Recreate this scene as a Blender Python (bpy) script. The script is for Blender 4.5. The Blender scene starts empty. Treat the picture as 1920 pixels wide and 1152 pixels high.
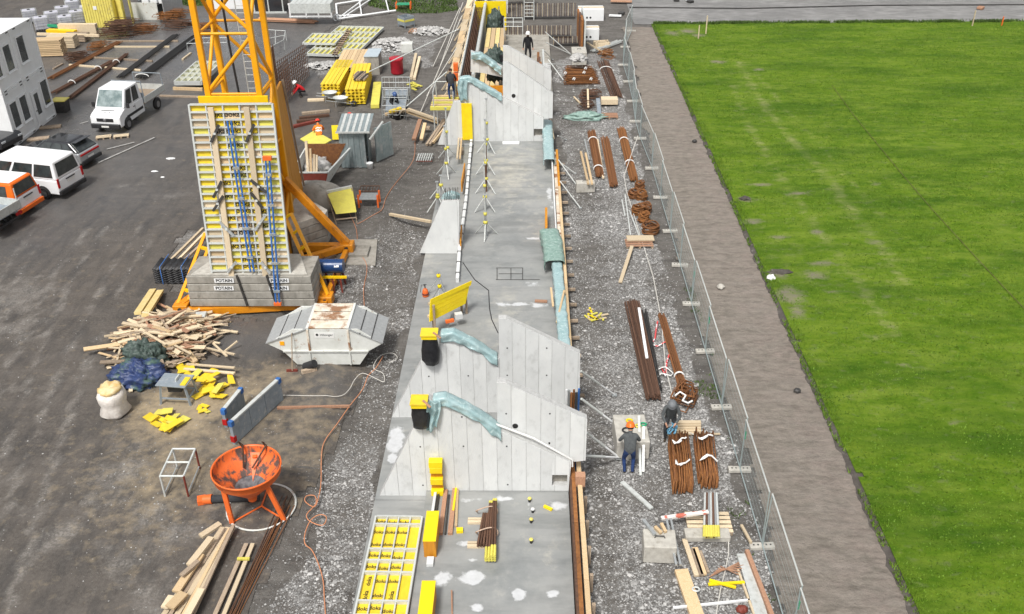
import bpy, bmesh, math, random
import numpy as np
from mathutils import Vector, Matrix, Euler, noise as mnoise
random.seed(7); np.random.seed(7)
sc = bpy.context.scene
C = sc.collection
R_ = math.radians
# ---------------------------------------------------------------- camera
CH, CF = 20.5, 1760.0
YAW, PIT, ROL = 1.25, 30.8, -0.7
cam = bpy.data.objects.new('camera', bpy.data.cameras.new('camera')); C.objects.link(cam)
cam.data.sensor_width = 36; cam.data.lens = 36*CF/1920; cam.data.clip_end = 1500; cam.data.clip_start = .5
CM = Matrix.Rotation(R_(YAW), 3, 'Z') @ Matrix.Rotation(R_(90-PIT), 3, 'X') @ Matrix.Rotation(R_(ROL), 3, 'Z')
cam.matrix_world = Matrix.Translation((0, 0, CH)) @ CM.to_4x4()
sc.camera = cam
# ---------------------------------------------------------------- world, sun, exposure
SUN_EL, SUN_AZ = 58, 200
w = bpy.data.worlds.new('World'); sc.world = w; w.use_nodes = True
nt = w.node_tree; nt.nodes.clear()
sky = nt.nodes.new('ShaderNodeTexSky'); sky.sky_type = 'NISHITA'; sky.sun_disc = False
sky.sun_elevation = R_(SUN_EL); sky.sun_rotation = R_(SUN_AZ); sky.air_density = 1.0; sky.dust_density = 4; sky.ozone_density = .6
hs = nt.nodes.new('ShaderNodeHueSaturation'); hs.inputs['Saturation'].default_value = .18
bg = nt.nodes.new('ShaderNodeBackground'); bg.inputs[1].default_value = .072
ow = nt.nodes.new('ShaderNodeOutputWorld')
nt.links.new(sky.outputs[0], hs.inputs['Color']); nt.links.new(hs.outputs[0], bg.inputs[0]); nt.links.new(bg.outputs[0], ow.inputs[0])
sl = bpy.data.lights.new('sun', 'SUN'); sl.energy = 1.5; sl.angle = R_(11); sl.color = (1, .97, .92)
so = bpy.data.objects.new('sun', sl); C.objects.link(so)
# Nishita: rotation 0 = +Y, clockwise
sd = Vector((math.sin(R_(SUN_AZ))*math.cos(R_(SUN_EL)), math.cos(R_(SUN_AZ))*math.cos(R_(SUN_EL)), math.sin(R_(SUN_EL))))
so.rotation_euler = sd.to_track_quat('Z', 'Y').to_euler()
sc.view_settings.view_transform = 'Standard'; sc.view_settings.look = 'None'
sc.view_settings.exposure = 1.06; sc.view_settings.gamma = 1; sc.view_settings.use_curve_mapping = False

# ---------------------------------------------------------------- survey: bearings taken from the photograph to real places
def P(px, py, z=0.0):
    d = CM @ Vector(((px-960)/CF, -(py-576)/CF, -1)); t = (z-CH)/d.z
    return Vector((d.x*t, d.y*t, z))
def V(px, py, Y):
    d = CM @ Vector(((px-960)/CF, -(py-576)/CF, -1)); t = Y/d.y
    return Vector((d.x*t, Y, CH+d.z*t))

# ---------------------------------------------------------------- materials
MATS = {}
def mat(name, c1, c2=None, scale=6, rough=.75, metal=0, bump=.15, bscale=None, stretch=(1, 1, 1), lo=.35, hi=.65, rnd=.0, detail=6, c3=None, s3=1.5, lo3=.55, hi3=.68, spec=.4, isl=0):
    if name in MATS: return MATS[name]
    m = bpy.data.materials.new(name); m.use_nodes = True; MATS[name] = m
    n = m.node_tree.nodes; L = m.node_tree.links; n.clear()
    out = n.new('ShaderNodeOutputMaterial'); b = n.new('ShaderNodeBsdfPrincipled'); L.new(b.outputs[0], out.inputs[0])
    b.inputs['Roughness'].default_value = rough; b.inputs['Metallic'].default_value = metal
    b.inputs['Specular IOR Level'].default_value = spec
    c2 = c2 or tuple(x*.72 for x in c1)
    tc = n.new('ShaderNodeTexCoord'); mp = n.new('ShaderNodeMapping'); mp.inputs['Scale'].default_value = stretch
    L.new(tc.outputs['Object'], mp.inputs[0])
    # shift by object so copies differ
    oi = n.new('ShaderNodeObjectInfo'); vm = n.new('ShaderNodeVectorMath'); vm.operation = 'ADD'
    ml = n.new('ShaderNodeMath'); ml.operation = 'MULTIPLY'; ml.inputs[1].default_value = 37
    L.new(oi.outputs['Random'], ml.inputs[0]); L.new(mp.outputs[0], vm.inputs[0]); L.new(ml.outputs[0], vm.inputs[1])
    def nz(s, d=detail):
        t = n.new('ShaderNodeTexNoise'); t.inputs['Scale'].default_value = s; t.inputs['Detail'].default_value = d; t.inputs['Roughness'].default_value = .65
        L.new(vm.outputs[0], t.inputs['Vector']); return t
    def ramp(src, a, z):
        r = n.new('ShaderNodeMapRange'); r.inputs[1].default_value = a; r.inputs[2].default_value = z; L.new(src, r.inputs[0]); return r.outputs[0]
    def mix(f, a, bb):
        x = n.new('ShaderNodeMix'); x.data_type = 'RGBA'
        if isinstance(f, float): x.inputs[0].default_value = f
        else: L.new(f, x.inputs[0])
        for k, s in ((6, a), (7, bb)):
            if isinstance(s, tuple): x.inputs[k].default_value = (*s, 1)
            else: L.new(s, x.inputs[k])
        return x.outputs[2]
    t = nz(scale); col = mix(ramp(t.outputs[0], lo, hi), c1, c2)
    if c3: t3 = nz(s3); col = mix(ramp(t3.outputs[0], lo3, hi3), col, c3)
    if rnd or isl:
        hv = n.new('ShaderNodeHueSaturation'); L.new(col, hv.inputs['Color'])
        src = oi.outputs['Random']
        if isl: g = n.new('ShaderNodeNewGeometry'); src = g.outputs['Random Per Island']; rnd = isl
        r = n.new('ShaderNodeMapRange'); r.inputs[3].default_value = 1-rnd; r.inputs[4].default_value = 1+rnd; L.new(src, r.inputs[0])
        L.new(r.outputs[0], hv.inputs['Value']); col = hv.outputs[0]
    L.new(col, b.inputs['Base Color'])
    if bump:
        bt = nz(bscale or scale*3); bp = n.new('ShaderNodeBump'); bp.inputs['Strength'].default_value = bump; bp.inputs['Distance'].default_value = .03
        L.new(bt.outputs[0], bp.inputs['Height']); L.new(bp.outputs[0], b.inputs['Normal'])
    rr = n.new('ShaderNodeMapRange'); rr.inputs[3].default_value = max(.03, rough-.1); rr.inputs[4].default_value = min(1, rough+.12)
    L.new(t.outputs[0], rr.inputs[0]); L.new(rr.outputs[0], b.inputs['Roughness'])
    return m
wallc = mat('pale_cast_concrete', (.66, .67, .66), (.585, .595, .59), 1.5, .8, bump=.2, bscale=26, c3=(.47, .475, .46), s3=3.0, lo3=.56, hi3=.8, stretch=(1, 1, .6), rnd=.06)
walltop = mat('rough_concrete_top', (.52, .52, .51), (.40, .40, .39), 9, .85, bump=.3)
oldc = mat('weathered_concrete', (.37, .35, .31), (.25, .235, .205), 2.2, .85, bump=.3, bscale=20, c3=(.15, .14, .12), s3=3, lo3=.56, hi3=.75, stretch=(1, 1, .6), rnd=.06)
blockc = mat('block_concrete', (.50, .48, .43), (.38, .36, .32), 5, .85, bump=.35, bscale=24, c3=(.25, .22, .17), s3=5, lo3=.6, hi3=.75)
wood = mat('fresh_timber', (.62, .47, .29), (.50, .35, .19), 5, .7, bump=.15, stretch=(6, 6, .8), rnd=.18)
woodp = mat('pale_timber', (.66, .55, .39), (.52, .41, .27), 5, .75, bump=.15, stretch=(6, 6, 1), rnd=.2)
woodo = mat('weathered_timber', (.37, .29, .21), (.24, .18, .13), 5, .85, bump=.3, stretch=(5, 5, 1), rnd=.25, c3=(.5, .42, .32), s3=3)
woodr = mat('reddish_timber', (.42, .24, .15), (.30, .16, .10), 6, .8, bump=.2, rnd=.2, stretch=(5, 5, 1))
ply = mat('yellow_formwork_ply', (.80, .60, .035), (.72, .50, .03), 3, .45, bump=.04, rnd=.06, c3=(.62, .45, .12), s3=4, lo3=.6, hi3=.75)
plyb = mat('bright_yellow_board', (.84, .66, .01), (.78, .56, .01), 2.5, .4, bump=.03, rnd=.04, c3=(.6, .42, .05), s3=7, lo3=.66, hi3=.8)
plyf = mat('faded_yellow_board', (.66, .60, .10), (.56, .50, .10), 4, .6, bump=.05, c3=(.35, .3, .15), s3=9, lo3=.68, hi3=.78, rnd=.08)
plyor = mat('orange_formwork_ply', (.62, .27, .02), (.50, .20, .015), 2.5, .55, bump=.06, stretch=(4, 4, .5), c3=(.33, .13, .02), s3=2, lo3=.55, hi3=.75)
galv = mat('galvanised_steel', (.52, .54, .54), (.40, .42, .42), 9, .45, .55, bump=.05, rnd=.08)
galvl = mat('pale_powder_steel', (.62, .64, .62), (.50, .52, .50), 6, .5, .2, bump=.05, c3=(.40, .38, .33), s3=6, lo3=.6, hi3=.75, rnd=.05)
steelg = mat('grey_painted_steel', (.30, .34, .38), (.24, .28, .31), 5, .5, .2, bump=.05, c3=(.42, .43, .43), s3=4)
steeld = mat('dark_steel', (.09, .085, .08), (.05, .05, .05), 6, .5, .5, bump=.1, rnd=.15)
rust = mat('rusty_steel', (.25, .105, .035), (.14, .06, .028), 8, .85, .1, bump=.25, rnd=.25)
rustd = mat('dark_rusty_steel', (.15, .075, .045), (.085, .05, .035), 8, .85, .15, bump=.25, rnd=.3)
rustb = mat('bright_rust', (.29, .12, .035), (.17, .07, .025), 7, .9, bump=.3, rnd=.2)
cy = mat('crane_yellow', (.86, .40, .008), (.82, .35, .008), 3, .4, bump=.03, c3=(.60, .24, .01), s3=2.5, lo3=.62, hi3=.8)
co = mat('crane_orange', (.70, .27, .012), (.58, .21, .012), 3, .45, bump=.05, c3=(.40, .15, .02), s3=3)
cyb = mat('crane_bright_yellow', (.90, .60, .01), (.85, .52, .01), 3, .4, bump=.03)
white = mat('white_paint', (.80, .81, .81), (.75, .76, .76), 2, .35, bump=.02)
carw = mat('white_car_paint', (.82, .83, .84), (.80, .81, .82), 1, .12, bump=0, spec=.6)
cars = mat('silver_car_paint', (.50, .51, .52), (.47, .48, .49), 1, .2, .5, bump=0)
carb = mat('black_car_paint', (.02, .022, .025), (.03, .03, .034), 1, .1, bump=0, spec=.7)
caro = mat('orange_car_paint', (.80, .16, .015), (.76, .14, .012), 1, .2, bump=0)
glass = mat('dark_window_glass', (.02, .025, .026), (.06, .07, .07), 1.3, .06, bump=0, spec=.8)
glassl = mat('windscreen_glass', (.10, .15, .15), (.28, .34, .34), 2.2, .06, bump=0, spec=.9)
plastd = mat('black_plastic', (.02, .02, .022), (.032, .032, .034), 5, .5, bump=.05)
tyre = mat('tyre_rubber', (.025, .025, .025), (.04, .04, .04), 9, .85, bump=.1)
rim = mat('wheel_rim', (.35, .35, .36), (.25, .25, .26), 5, .4, .6, bump=0)
redl = mat('red_lens', (.45, .01, .012), (.35, .008, .01), 4, .2, bump=0)
headl = mat('headlamp_lens', (.6, .62, .64), (.4, .42, .44), 12, .1, bump=0)
plate = mat('number_plate_white', (.75, .75, .72), (.7, .7, .68), 3, .4, bump=0)
dirtyw = mat('dirty_white_steel', (.66, .67, .64), (.56, .57, .53), 2.2, .55, bump=.1, c3=(.27, .13, .05), s3=3.2, lo3=.62, hi3=.72)
lidg = mat('grey_ribbed_lid', (.40, .41, .41), (.33, .34, .34), 8, .55, .2, bump=.1)
rustw = mat('rust_stained_white', (.72, .68, .60), (.60, .50, .38), 3, .65, bump=.15, c3=(.28, .15, .08), s3=1.6, lo3=.50, hi3=.60)
teal = mat('teal_plastic_sheet', (.36, .48, .49), (.24, .37, .38), 4, .28, bump=.3, bscale=5, c3=(.55, .68, .67), s3=7, lo3=.55, hi3=.7)
tealg = mat('green_plastic_sheet', (.27, .38, .34), (.16, .26, .22), 6, .4, bump=.5, bscale=9, c3=(.40, .52, .48), s3=8)
bluet = mat('blue_tarpaulin', (.04, .065, .17), (.02, .035, .10), 6, .4, bump=.5, bscale=10, c3=(.07, .12, .10), s3=1.4, lo3=.5, hi3=.6)
greent = mat('dark_green_tarpaulin', (.07, .10, .085), (.035, .05, .045), 6, .5, bump=.5, bscale=10)
blackb = mat('black_plastic_sack', (.012, .012, .014), (.025, .025, .028), 5, .3, bump=.6, bscale=12)
sack = mat('white_woven_sack', (.70, .66, .61), (.58, .53, .48), 8, .8, bump=.5, bscale=14)
orange = mat('orange_paint', (.80, .16, .03), (.70, .13, .025), 3, .45, bump=.08, c3=(.30, .10, .05), s3=5, lo3=.6, hi3=.72)
cemg = mat('cement_residue', (.20, .20, .20), (.32, .31, .30), 6, .8, bump=.4)
blue = mat('blue_paint', (.04, .15, .42), (.03, .11, .33), 5, .4, bump=.05, rnd=.1, c3=(.30, .38, .48), s3=9, lo3=.62, hi3=.7)
blued = mat('dark_blue_plastic', (.015, .05, .16), (.012, .04, .12), 4, .3, bump=.02)
red = mat('red_plastic', (.48, .02, .035), (.38, .015, .03), 4, .4, bump=.03)
redo = mat('dark_red_paint', (.20, .04, .025), (.14, .03, .02), 4, .6, bump=.1)
green = mat('green_paint', (.03, .34, .17), (.025, .28, .14), 4, .4, bump=.02)
cont_y = mat('faded_yellow_container', (.80, .70, .17), (.68, .58, .14), 2, .6, bump=.08, c3=(.50, .42, .16), s3=3)
shedm = mat('zinc_sheet', (.36, .42, .43), (.27, .33, .34), 3, .4, .45, bump=.06, c3=(.45, .47, .47), s3=2)
ibc = mat('milky_plastic', (.55, .55, .62), (.42, .42, .48), 3, .35, bump=.05)
black = mat('black_print', (.012, .012, .012), (.02, .02, .02), 5, .6, bump=0)
ropew = mat('pale_rope', (.62, .60, .55), (.5, .48, .44), 12, .8, bump=.1)
ropeo = mat('orange_cable', (.56, .25, .13), (.48, .20, .10), 12, .6, bump=0)
strap = mat('white_strap', (.80, .80, .78), (.7, .7, .68), 12, .7, bump=0)
patchm = mat('dried_slurry', (.62, .63, .63), (.50, .52, .53), 3, .7, bump=.05)
skin = mat('skin', (.50, .28, .19), (.45, .25, .17), 5, .6, bump=0)
cl_dark = mat('charcoal_fabric', (.045, .048, .052), (.03, .032, .036), 12, .9, bump=.3)
cl_grey = mat('grey_fabric', (.10, .11, .11), (.07, .075, .08), 12, .9, bump=.3)
cl_navy = mat('navy_work_trousers', (.02, .05, .16), (.015, .035, .11), 12, .9, bump=.3)
cl_or = mat('orange_hivis_fabric', (.90, .22, .02), (.82, .18, .02), 9, .8, bump=.3)
cl_red = mat('red_jacket_fabric', (.62, .015, .02), (.5, .012, .016), 9, .8, bump=.3)
cl_blk = mat('black_fabric', (.012, .012, .015), (.02, .02, .022), 9, .85, bump=.3)
cl_refl = mat('reflective_strip', (.75, .76, .74), (.7, .7, .7), 9, .5, bump=0)
hair = mat('brown_hair', (.05, .025, .015), (.03, .018, .01), 20, .8, bump=.2)
helo = mat('orange_helmet', (.85, .17, .02), (.8, .15, .02), 3, .3, bump=0)
helw = mat('white_helmet', (.82, .82, .80), (.78, .78, .76), 3, .3, bump=0)
helr = mat('red_helmet', (.72, .05, .03), (.66, .045, .03), 3, .3, bump=0)
helb = mat('blue_helmet', (.05, .10, .25), (.04, .08, .2), 3, .3, bump=0)
soil = mat('dark_soil', (.09, .08, .07), (.06, .052, .045), 3, .9, bump=.6, bscale=14, c3=(.17, .155, .14), s3=4)
stonem = mat('gravel_stone', (.33, .325, .315), (.20, .197, .19), 3, .85, bump=0, isl=.6)
rubblem = mat('pale_rubble', (.46, .45, .435), (.33, .325, .315), 3, .85, bump=.2, isl=.3)
leafm = mat('grass_blade', (.120, .205, .014), (.075, .150, .008), .5, .7, bump=0, isl=.3)
weedm = mat('weed_leaf', (.07, .12, .02), (.05, .09, .015), .5, .7, bump=0, isl=.4)

# ---------------------------------------------------------------- mesh helpers
Z = Vector((0, 0, 1))
def v3(p): return Vector(p) if len(p) == 3 else Vector((p[0], p[1], 0))
class MB:
    def __init__(s): s.v = []; s.f = []; s.sm = []
    def add(s, vs, fs, smooth=False):
        o = len(s.v); s.v += [tuple(x) for x in vs]; s.f += [tuple(i+o for i in f) for f in fs]; s.sm += [smooth]*len(fs); return s
    def box(s, c, d, rz=0, M=None):
        x, y, z = d[0]/2, d[1]/2, d[2]/2; c = Vector(c); M = M or Matrix.Rotation(rz, 3, 'Z')
        vs = [c+M@Vector((a*x, b*y, e*z)) for e in (-1, 1) for b in (-1, 1) for a in (-1, 1)]
        return s.add(vs, [(0, 2, 3, 1), (4, 5, 7, 6), (0, 1, 5, 4), (2, 6, 7, 3), (0, 4, 6, 2), (1, 3, 7, 5)])
    def beam(s, p, q, w, h, up=Z):
        p = v3(p); q = v3(q); d = q-p; L = d.length
        if L < 1e-5: return s
        d /= L; sd_ = d.cross(up)
        if sd_.length < 1e-3: sd_ = d.cross(Vector((1, 0, 0)))
        sd_.normalize(); u = sd_.cross(d)
        M = Matrix((d, sd_, u)).transposed()
        return s.box((p+q)/2, (L, w, h), M=M)
    def tube(s, p, q, r, r2=None, n=8, cap=True):
        return s.path([p, q], r, n, cap, r2)
    def path(s, pts, r, n=6, cap=True, r2=None):
        pts = [v3(p) for p in pts]; m = len(pts); vs = []
        prev = None
        for i, p in enumerate(pts):
            d = (pts[min(i+1, m-1)]-pts[max(i-1, 0)])
            if d.length < 1e-6: d = Z.copy()
            d.normalize()
            a = prev if prev is not None else (Vector((1, 0, 0)) if abs(d.z) > .9 else Z)
            x = (a-d*a.dot(d))
            if x.length < 1e-4: x = d.orthogonal()
            x.normalize(); y = d.cross(x); prev = x
            rr = r if r2 is None else r+(r2-r)*i/(m-1)
            for k in range(n):
                t = 2*math.pi*k/n; vs.append(p+x*(rr*math.cos(t))+y*(rr*math.sin(t)))
        fs = [(i*n+k, i*n+(k+1) % n, (i+1)*n+(k+1) % n, (i+1)*n+k) for i in range(m-1) for k in range(n)]
        s.add(vs, fs, True)
        if cap: s.add(vs[:n], [tuple(range(n))[::-1]]); s.add(vs[-n:], [tuple(range(n))])
        return s
    def lathe(s, prof, c=(0, 0, 0), n=24, smooth=True, sx=1, sy=1):
        c = Vector(c); vs = []
        for r, z in prof:
            for k in range(n):
                t = 2*math.pi*k/n; vs.append(c+Vector((r*sx*math.cos(t), r*sy*math.sin(t), z)))
        fs = [(i*n+k, i*n+(k+1) % n, (i+1)*n+(k+1) % n, (i+1)*n+k) for i in range(len(prof)-1) for k in range(n)]
        return s.add(vs, fs, smooth)
    def prism(s, pts, off):
        """closed polygon pts (3d, coplanar) extruded by vector off"""
        pts = [v3(p) for p in pts]; off = Vector(off); n = len(pts)
        s.add(pts+[p+off for p in pts], [tuple(range(n))[::-1], tuple(range(n, 2*n))]+[(i, (i+1) % n, n+(i+1) % n, n+i) for i in range(n)])
        return s
    def poly(s, xy, z0, z1):
        return s.prism([(p[0], p[1], z0) for p in xy], (0, 0, z1-z0))
    def mesh(s, name, m):
        me = bpy.data.meshes.new(name); me.from_pydata(s.v, [], s.f); me.materials.append(m)
        me.polygons.foreach_set('use_smooth', s.sm)
        bm = bmesh.new(); bm.from_mesh(me); bmesh.ops.recalc_face_normals(bm, faces=bm.faces); bm.to_mesh(me); bm.free()
        me.update(); return me
    def build(s, name, m, parent=None, world=False, bevel=0, seg=2, base=None):
        if parent is not None and world:
            inv = WM[parent.name].inverted(); s.v = [tuple(inv@Vector(v)) for v in s.v]
        loc = None
        if parent is None:
            a = np.array(s.v); loc = Vector(((a[:, 0].min()+a[:, 0].max())/2, (a[:, 1].min()+a[:, 1].max())/2, a[:, 2].min()))
            s.v = [tuple(Vector(v)-loc) for v in s.v]
        o = bpy.data.objects.new(name, s.mesh(name, m)); C.objects.link(o)
        if parent is not None: o.parent = parent; WM[o.name] = WM[parent.name]
        else: o.location = loc; WM[o.name] = Matrix.Translation(loc)
        if bevel:
            b = o.modifiers.new('bevel', 'BEVEL'); b.width = bevel; b.segments = seg; b.limit_method = 'ANGLE'; b.angle_limit = R_(35)
            o.data.polygons.foreach_set('use_smooth', [True]*len(o.data.polygons))
            wn = o.modifiers.new('wn', 'WEIGHTED_NORMAL'); wn.keep_sharp = False
        return o
WM = {}
def tag(o, label=None, cat=None, group=None, kind=None):
    if label: o['label'] = label
    if cat: o['category'] = cat
    if group: o['group'] = group
    if kind: o['kind'] = kind
    return o
def thing(name, label, cat, loc, rz=0, group=None):
    o = bpy.data.objects.new(name, None); C.objects.link(o); o.empty_display_size = .2
    o.location = v3(loc); o.rotation_euler = (0, 0, rz)
    WM[o.name] = Matrix.Translation(v3(loc)) @ Matrix.Rotation(rz, 4, 'Z')
    return tag(o, label, cat, group)
def inst(parent, name, me, M=None, world=True):
    """another object sharing mesh me, at world matrix M"""
    o = bpy.data.objects.new(name, me); C.objects.link(o); o.parent = parent
    M = M or Matrix.Identity(4)
    o.matrix_local = (WM[parent.name].inverted() @ M) if world else M
    WM[o.name] = WM[parent.name] @ o.matrix_local
    return o
def axisM(p, q, sx=1, sy=1, up=Z):
    """unit mesh along +X from 0..1 -> from p to q"""
    p = v3(p); q = v3(q); d = q-p; L = d.length; d = d/L; s_ = up.cross(d)
    if s_.length < 1e-3: s_ = Vector((0, 1, 0)).cross(d)
    s_.normalize(); u = d.cross(s_)
    M = Matrix((d*L, s_*sx, u*sy)).transposed().to_4x4(); M.translation = p; return M
def copy_tree(root, loc, rz=0, label=None, group=None):
    r = root.copy(); C.objects.link(r); r.location = v3(loc); r.rotation_euler = (0, 0, rz)
    WM[r.name] = Matrix.Translation(v3(loc)) @ Matrix.Rotation(rz, 4, 'Z')
    if label: r['label'] = label
    if group: r['group'] = group
    for ch in list(root.children):
        c = ch.copy(); C.objects.link(c); c.parent = r
        for g in ch.children: d = g.copy(); C.objects.link(d); d.parent = c
    return r
UB = {}
def ubox(m):   # unit bar along x
    k = ('b', m.name)
    if k not in UB: UB[k] = MB().box((.5, 0, 0), (1, 1, 1)).mesh('bar_'+m.name, m)
    return UB[k]
def ugir(m):   # I-shaped formwork beam, unit
    k = ('g', m.name)
    if k not in UB:
        mb = MB(); mb.box((.5, 0, .4), (1, 1, .2)); mb.box((.5, 0, 0), (1, .38, .6)); mb.box((.5, 0, -.4), (1, 1, .2)); UB[k] = mb.mesh('girder_'+m.name, m)
    return UB[k]
def utube(m, n=6):
    k = ('t', m.name, n)
    if k not in UB: UB[k] = MB().tube((0, 0, 0), (1, 0, 0), 1, n=n).mesh('tube_'+m.name, m)
    return UB[k]
def bar(parent, name, p, q, w, h, m, up=Z): return inst(parent, name, ubox(m), axisM(p, q, w, h, up))
def rod(parent, name, p, q, r, m, n=6): return inst(parent, name, utube(m, n), axisM(p, q, r, r))
def onebar(name, label, cat, p, q, w, h, m, group=None):
    return tag(MB().beam(p, q, w, h).build(name, m), label, cat, group)
def mid(a, b): return (v3(a)+v3(b))/2
def text(parent, s, M, size, m, name='lettering', bold=0):
    cu = bpy.data.curves.new('t', 'FONT'); cu.body = s; cu.size = size; cu.align_x = 'CENTER'; cu.align_y = 'CENTER'; cu.extrude = .002; cu.offset = bold; cu.resolution_u = 2
    ob = bpy.data.objects.new('t', cu); C.objects.link(ob)
    dg = bpy.context.evaluated_depsgraph_get(); me = bpy.data.meshes.new_from_object(ob.evaluated_get(dg)); bpy.data.objects.remove(ob)
    me.materials.clear(); me.materials.append(m)
    return inst(parent, name, me, M)
def frame(x, y, o):   # matrix with x axis, y axis, origin
    x = v3(x).normalized(); z = x.cross(v3(y)).normalized(); y = z.cross(x)
    M = Matrix((x, y, z)).transposed().to_4x4(); M.translation = v3(o); return M
def fbm(x, y, z=0, s=1): return mnoise.fractal(Vector((x*s, y*s, z)), 1, 2, 4)
def lump(c, r, m, name, parent=None, amp=.25, s=2.0, seed=0, flat=True, n=20, world=True, crease=0):
    mb = MB(); vs = []; c = v3(c)
    for i in range(n+1):
        for k in range(2*n):
            th = math.pi*i/n; ph = math.pi*k/n
            d = Vector((math.sin(th)*math.cos(ph), math.sin(th)*math.sin(ph), math.cos(th)))
            q = 1+amp*mnoise.fractal(d*s+Vector((seed*7.1, seed, 0)), 1, 2, 4)-crease*(abs(mnoise.noise(d*s*2.2+Vector((seed, 3, 1))))+.6*abs(mnoise.noise(d*s*5+Vector((seed, 9, 4))))-.3)
            p = Vector((d.x*r[0]*q, d.y*r[1]*q, d.z*r[2]*q))
            if flat: p.z = max(p.z, -.25*r[2])
            vs.append(c+p+Vector((0, 0, .25*r[2] if flat else 0)))
    m2 = 2*n
    mb.add(vs, [(i*m2+k, (i+1)*m2+k, (i+1)*m2+(k+1) % m2, i*m2+(k+1) % m2) for i in range(n) for k in range(m2)], True)
    return mb.build(name, m, parent, world=world)
def drape(ridge, wl, dl, wr, dr, m, name, parent=None, amp=.05, seed=0, nu=60, nv=18, up=.04):
    """sheet hung over a ridge line: falls dl/dr (m) on the left/right, out wl/wr"""
    ridge = [v3(p) for p in ridge]; seg = [0]
    for a, b in zip(ridge, ridge[1:]): seg.append(seg[-1]+(b-a).length)
    T = seg[-1]; vs = []
    for i in range(nu+1):
        t = T*i/nu; j = max(k for k in range(len(seg)-1) if seg[k] <= t+1e-9); f = (t-seg[j])/(seg[j+1]-seg[j]); p = ridge[j].lerp(ridge[j+1], f)
        d = (ridge[j+1]-ridge[j]).normalized(); sdv = d.cross(Z).normalized()
        for k in range(nv+1):
            u = 2*k/nv-1; side = wr if u > 0 else wl; dp = dr if u > 0 else dl; a = abs(u)
            out_ = min(a*3, 1)*side*(1 if u > 0 else -1); fall = max(0, a-.22)/.78*dp*(1+.4*fbm(t*1.1+seed, u*.6, seed))
            wv = amp*(.9*mnoise.noise(Vector((t*2.6+u*1.5+seed, u*.9, seed)))+.55*math.sin(t*9+3*mnoise.noise(Vector((t*1.5, u*2, seed)))+u*2.5)*a+.35*mnoise.noise(Vector((t*2, u*7, seed+4))))
            vs.append(p+sdv*(out_+wv*(1 if u > 0 else -1)*(.5+a))+Vector((0, 0, up-fall+wv*.6)))
    mb = MB(); W_ = nv+1
    mb.add(vs, [(i*W_+k, i*W_+k+1, (i+1)*W_+k+1, (i+1)*W_+k) for i in range(nu) for k in range(nv)], True)
    o = mb.build(name, m, parent, world=parent is not None)
    sdm = o.modifiers.new('thickness', 'SOLIDIFY'); sdm.thickness = .012
    return o
def inpoly(X, Y, poly):
    ins = np.zeros(X.shape, bool); n = len(poly)
    for i in range(n):
        x1, y1 = poly[i][0], poly[i][1]; x2, y2 = poly[(i+1) % n][0], poly[(i+1) % n][1]
        c = ((y1 > Y) != (y2 > Y)) & (X < (x2-x1)*(Y-y1)/((y2-y1) if abs(y2-y1) > 1e-9 else 1e-9)+x1); ins ^= c
    return ins
def vnoise(X, Y, s, seed=0):
    """cheap value noise on arrays"""
    rs = np.random.RandomState(seed); T = rs.rand(256, 256); x = X*s+1000; y = Y*s+1000
    xi = np.floor(x).astype(int); yi = np.floor(y).astype(int); fx = x-xi; fy = y-yi; fx = fx*fx*(3-2*fx); fy = fy*fy*(3-2*fy)
    g = lambda a, b: T[a % 256, b % 256]
    return (g(xi, yi)*(1-fx)+g(xi+1, yi)*fx)*(1-fy)+(g(xi, yi+1)*(1-fx)+g(xi+1, yi+1)*fx)*fy
def fnoise(X, Y, s, seed=0, o=4): return sum(vnoise(X, Y, s*2**k, seed+k)/2**k for k in range(o))/sum(1/2**k for k in range(o))
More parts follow.
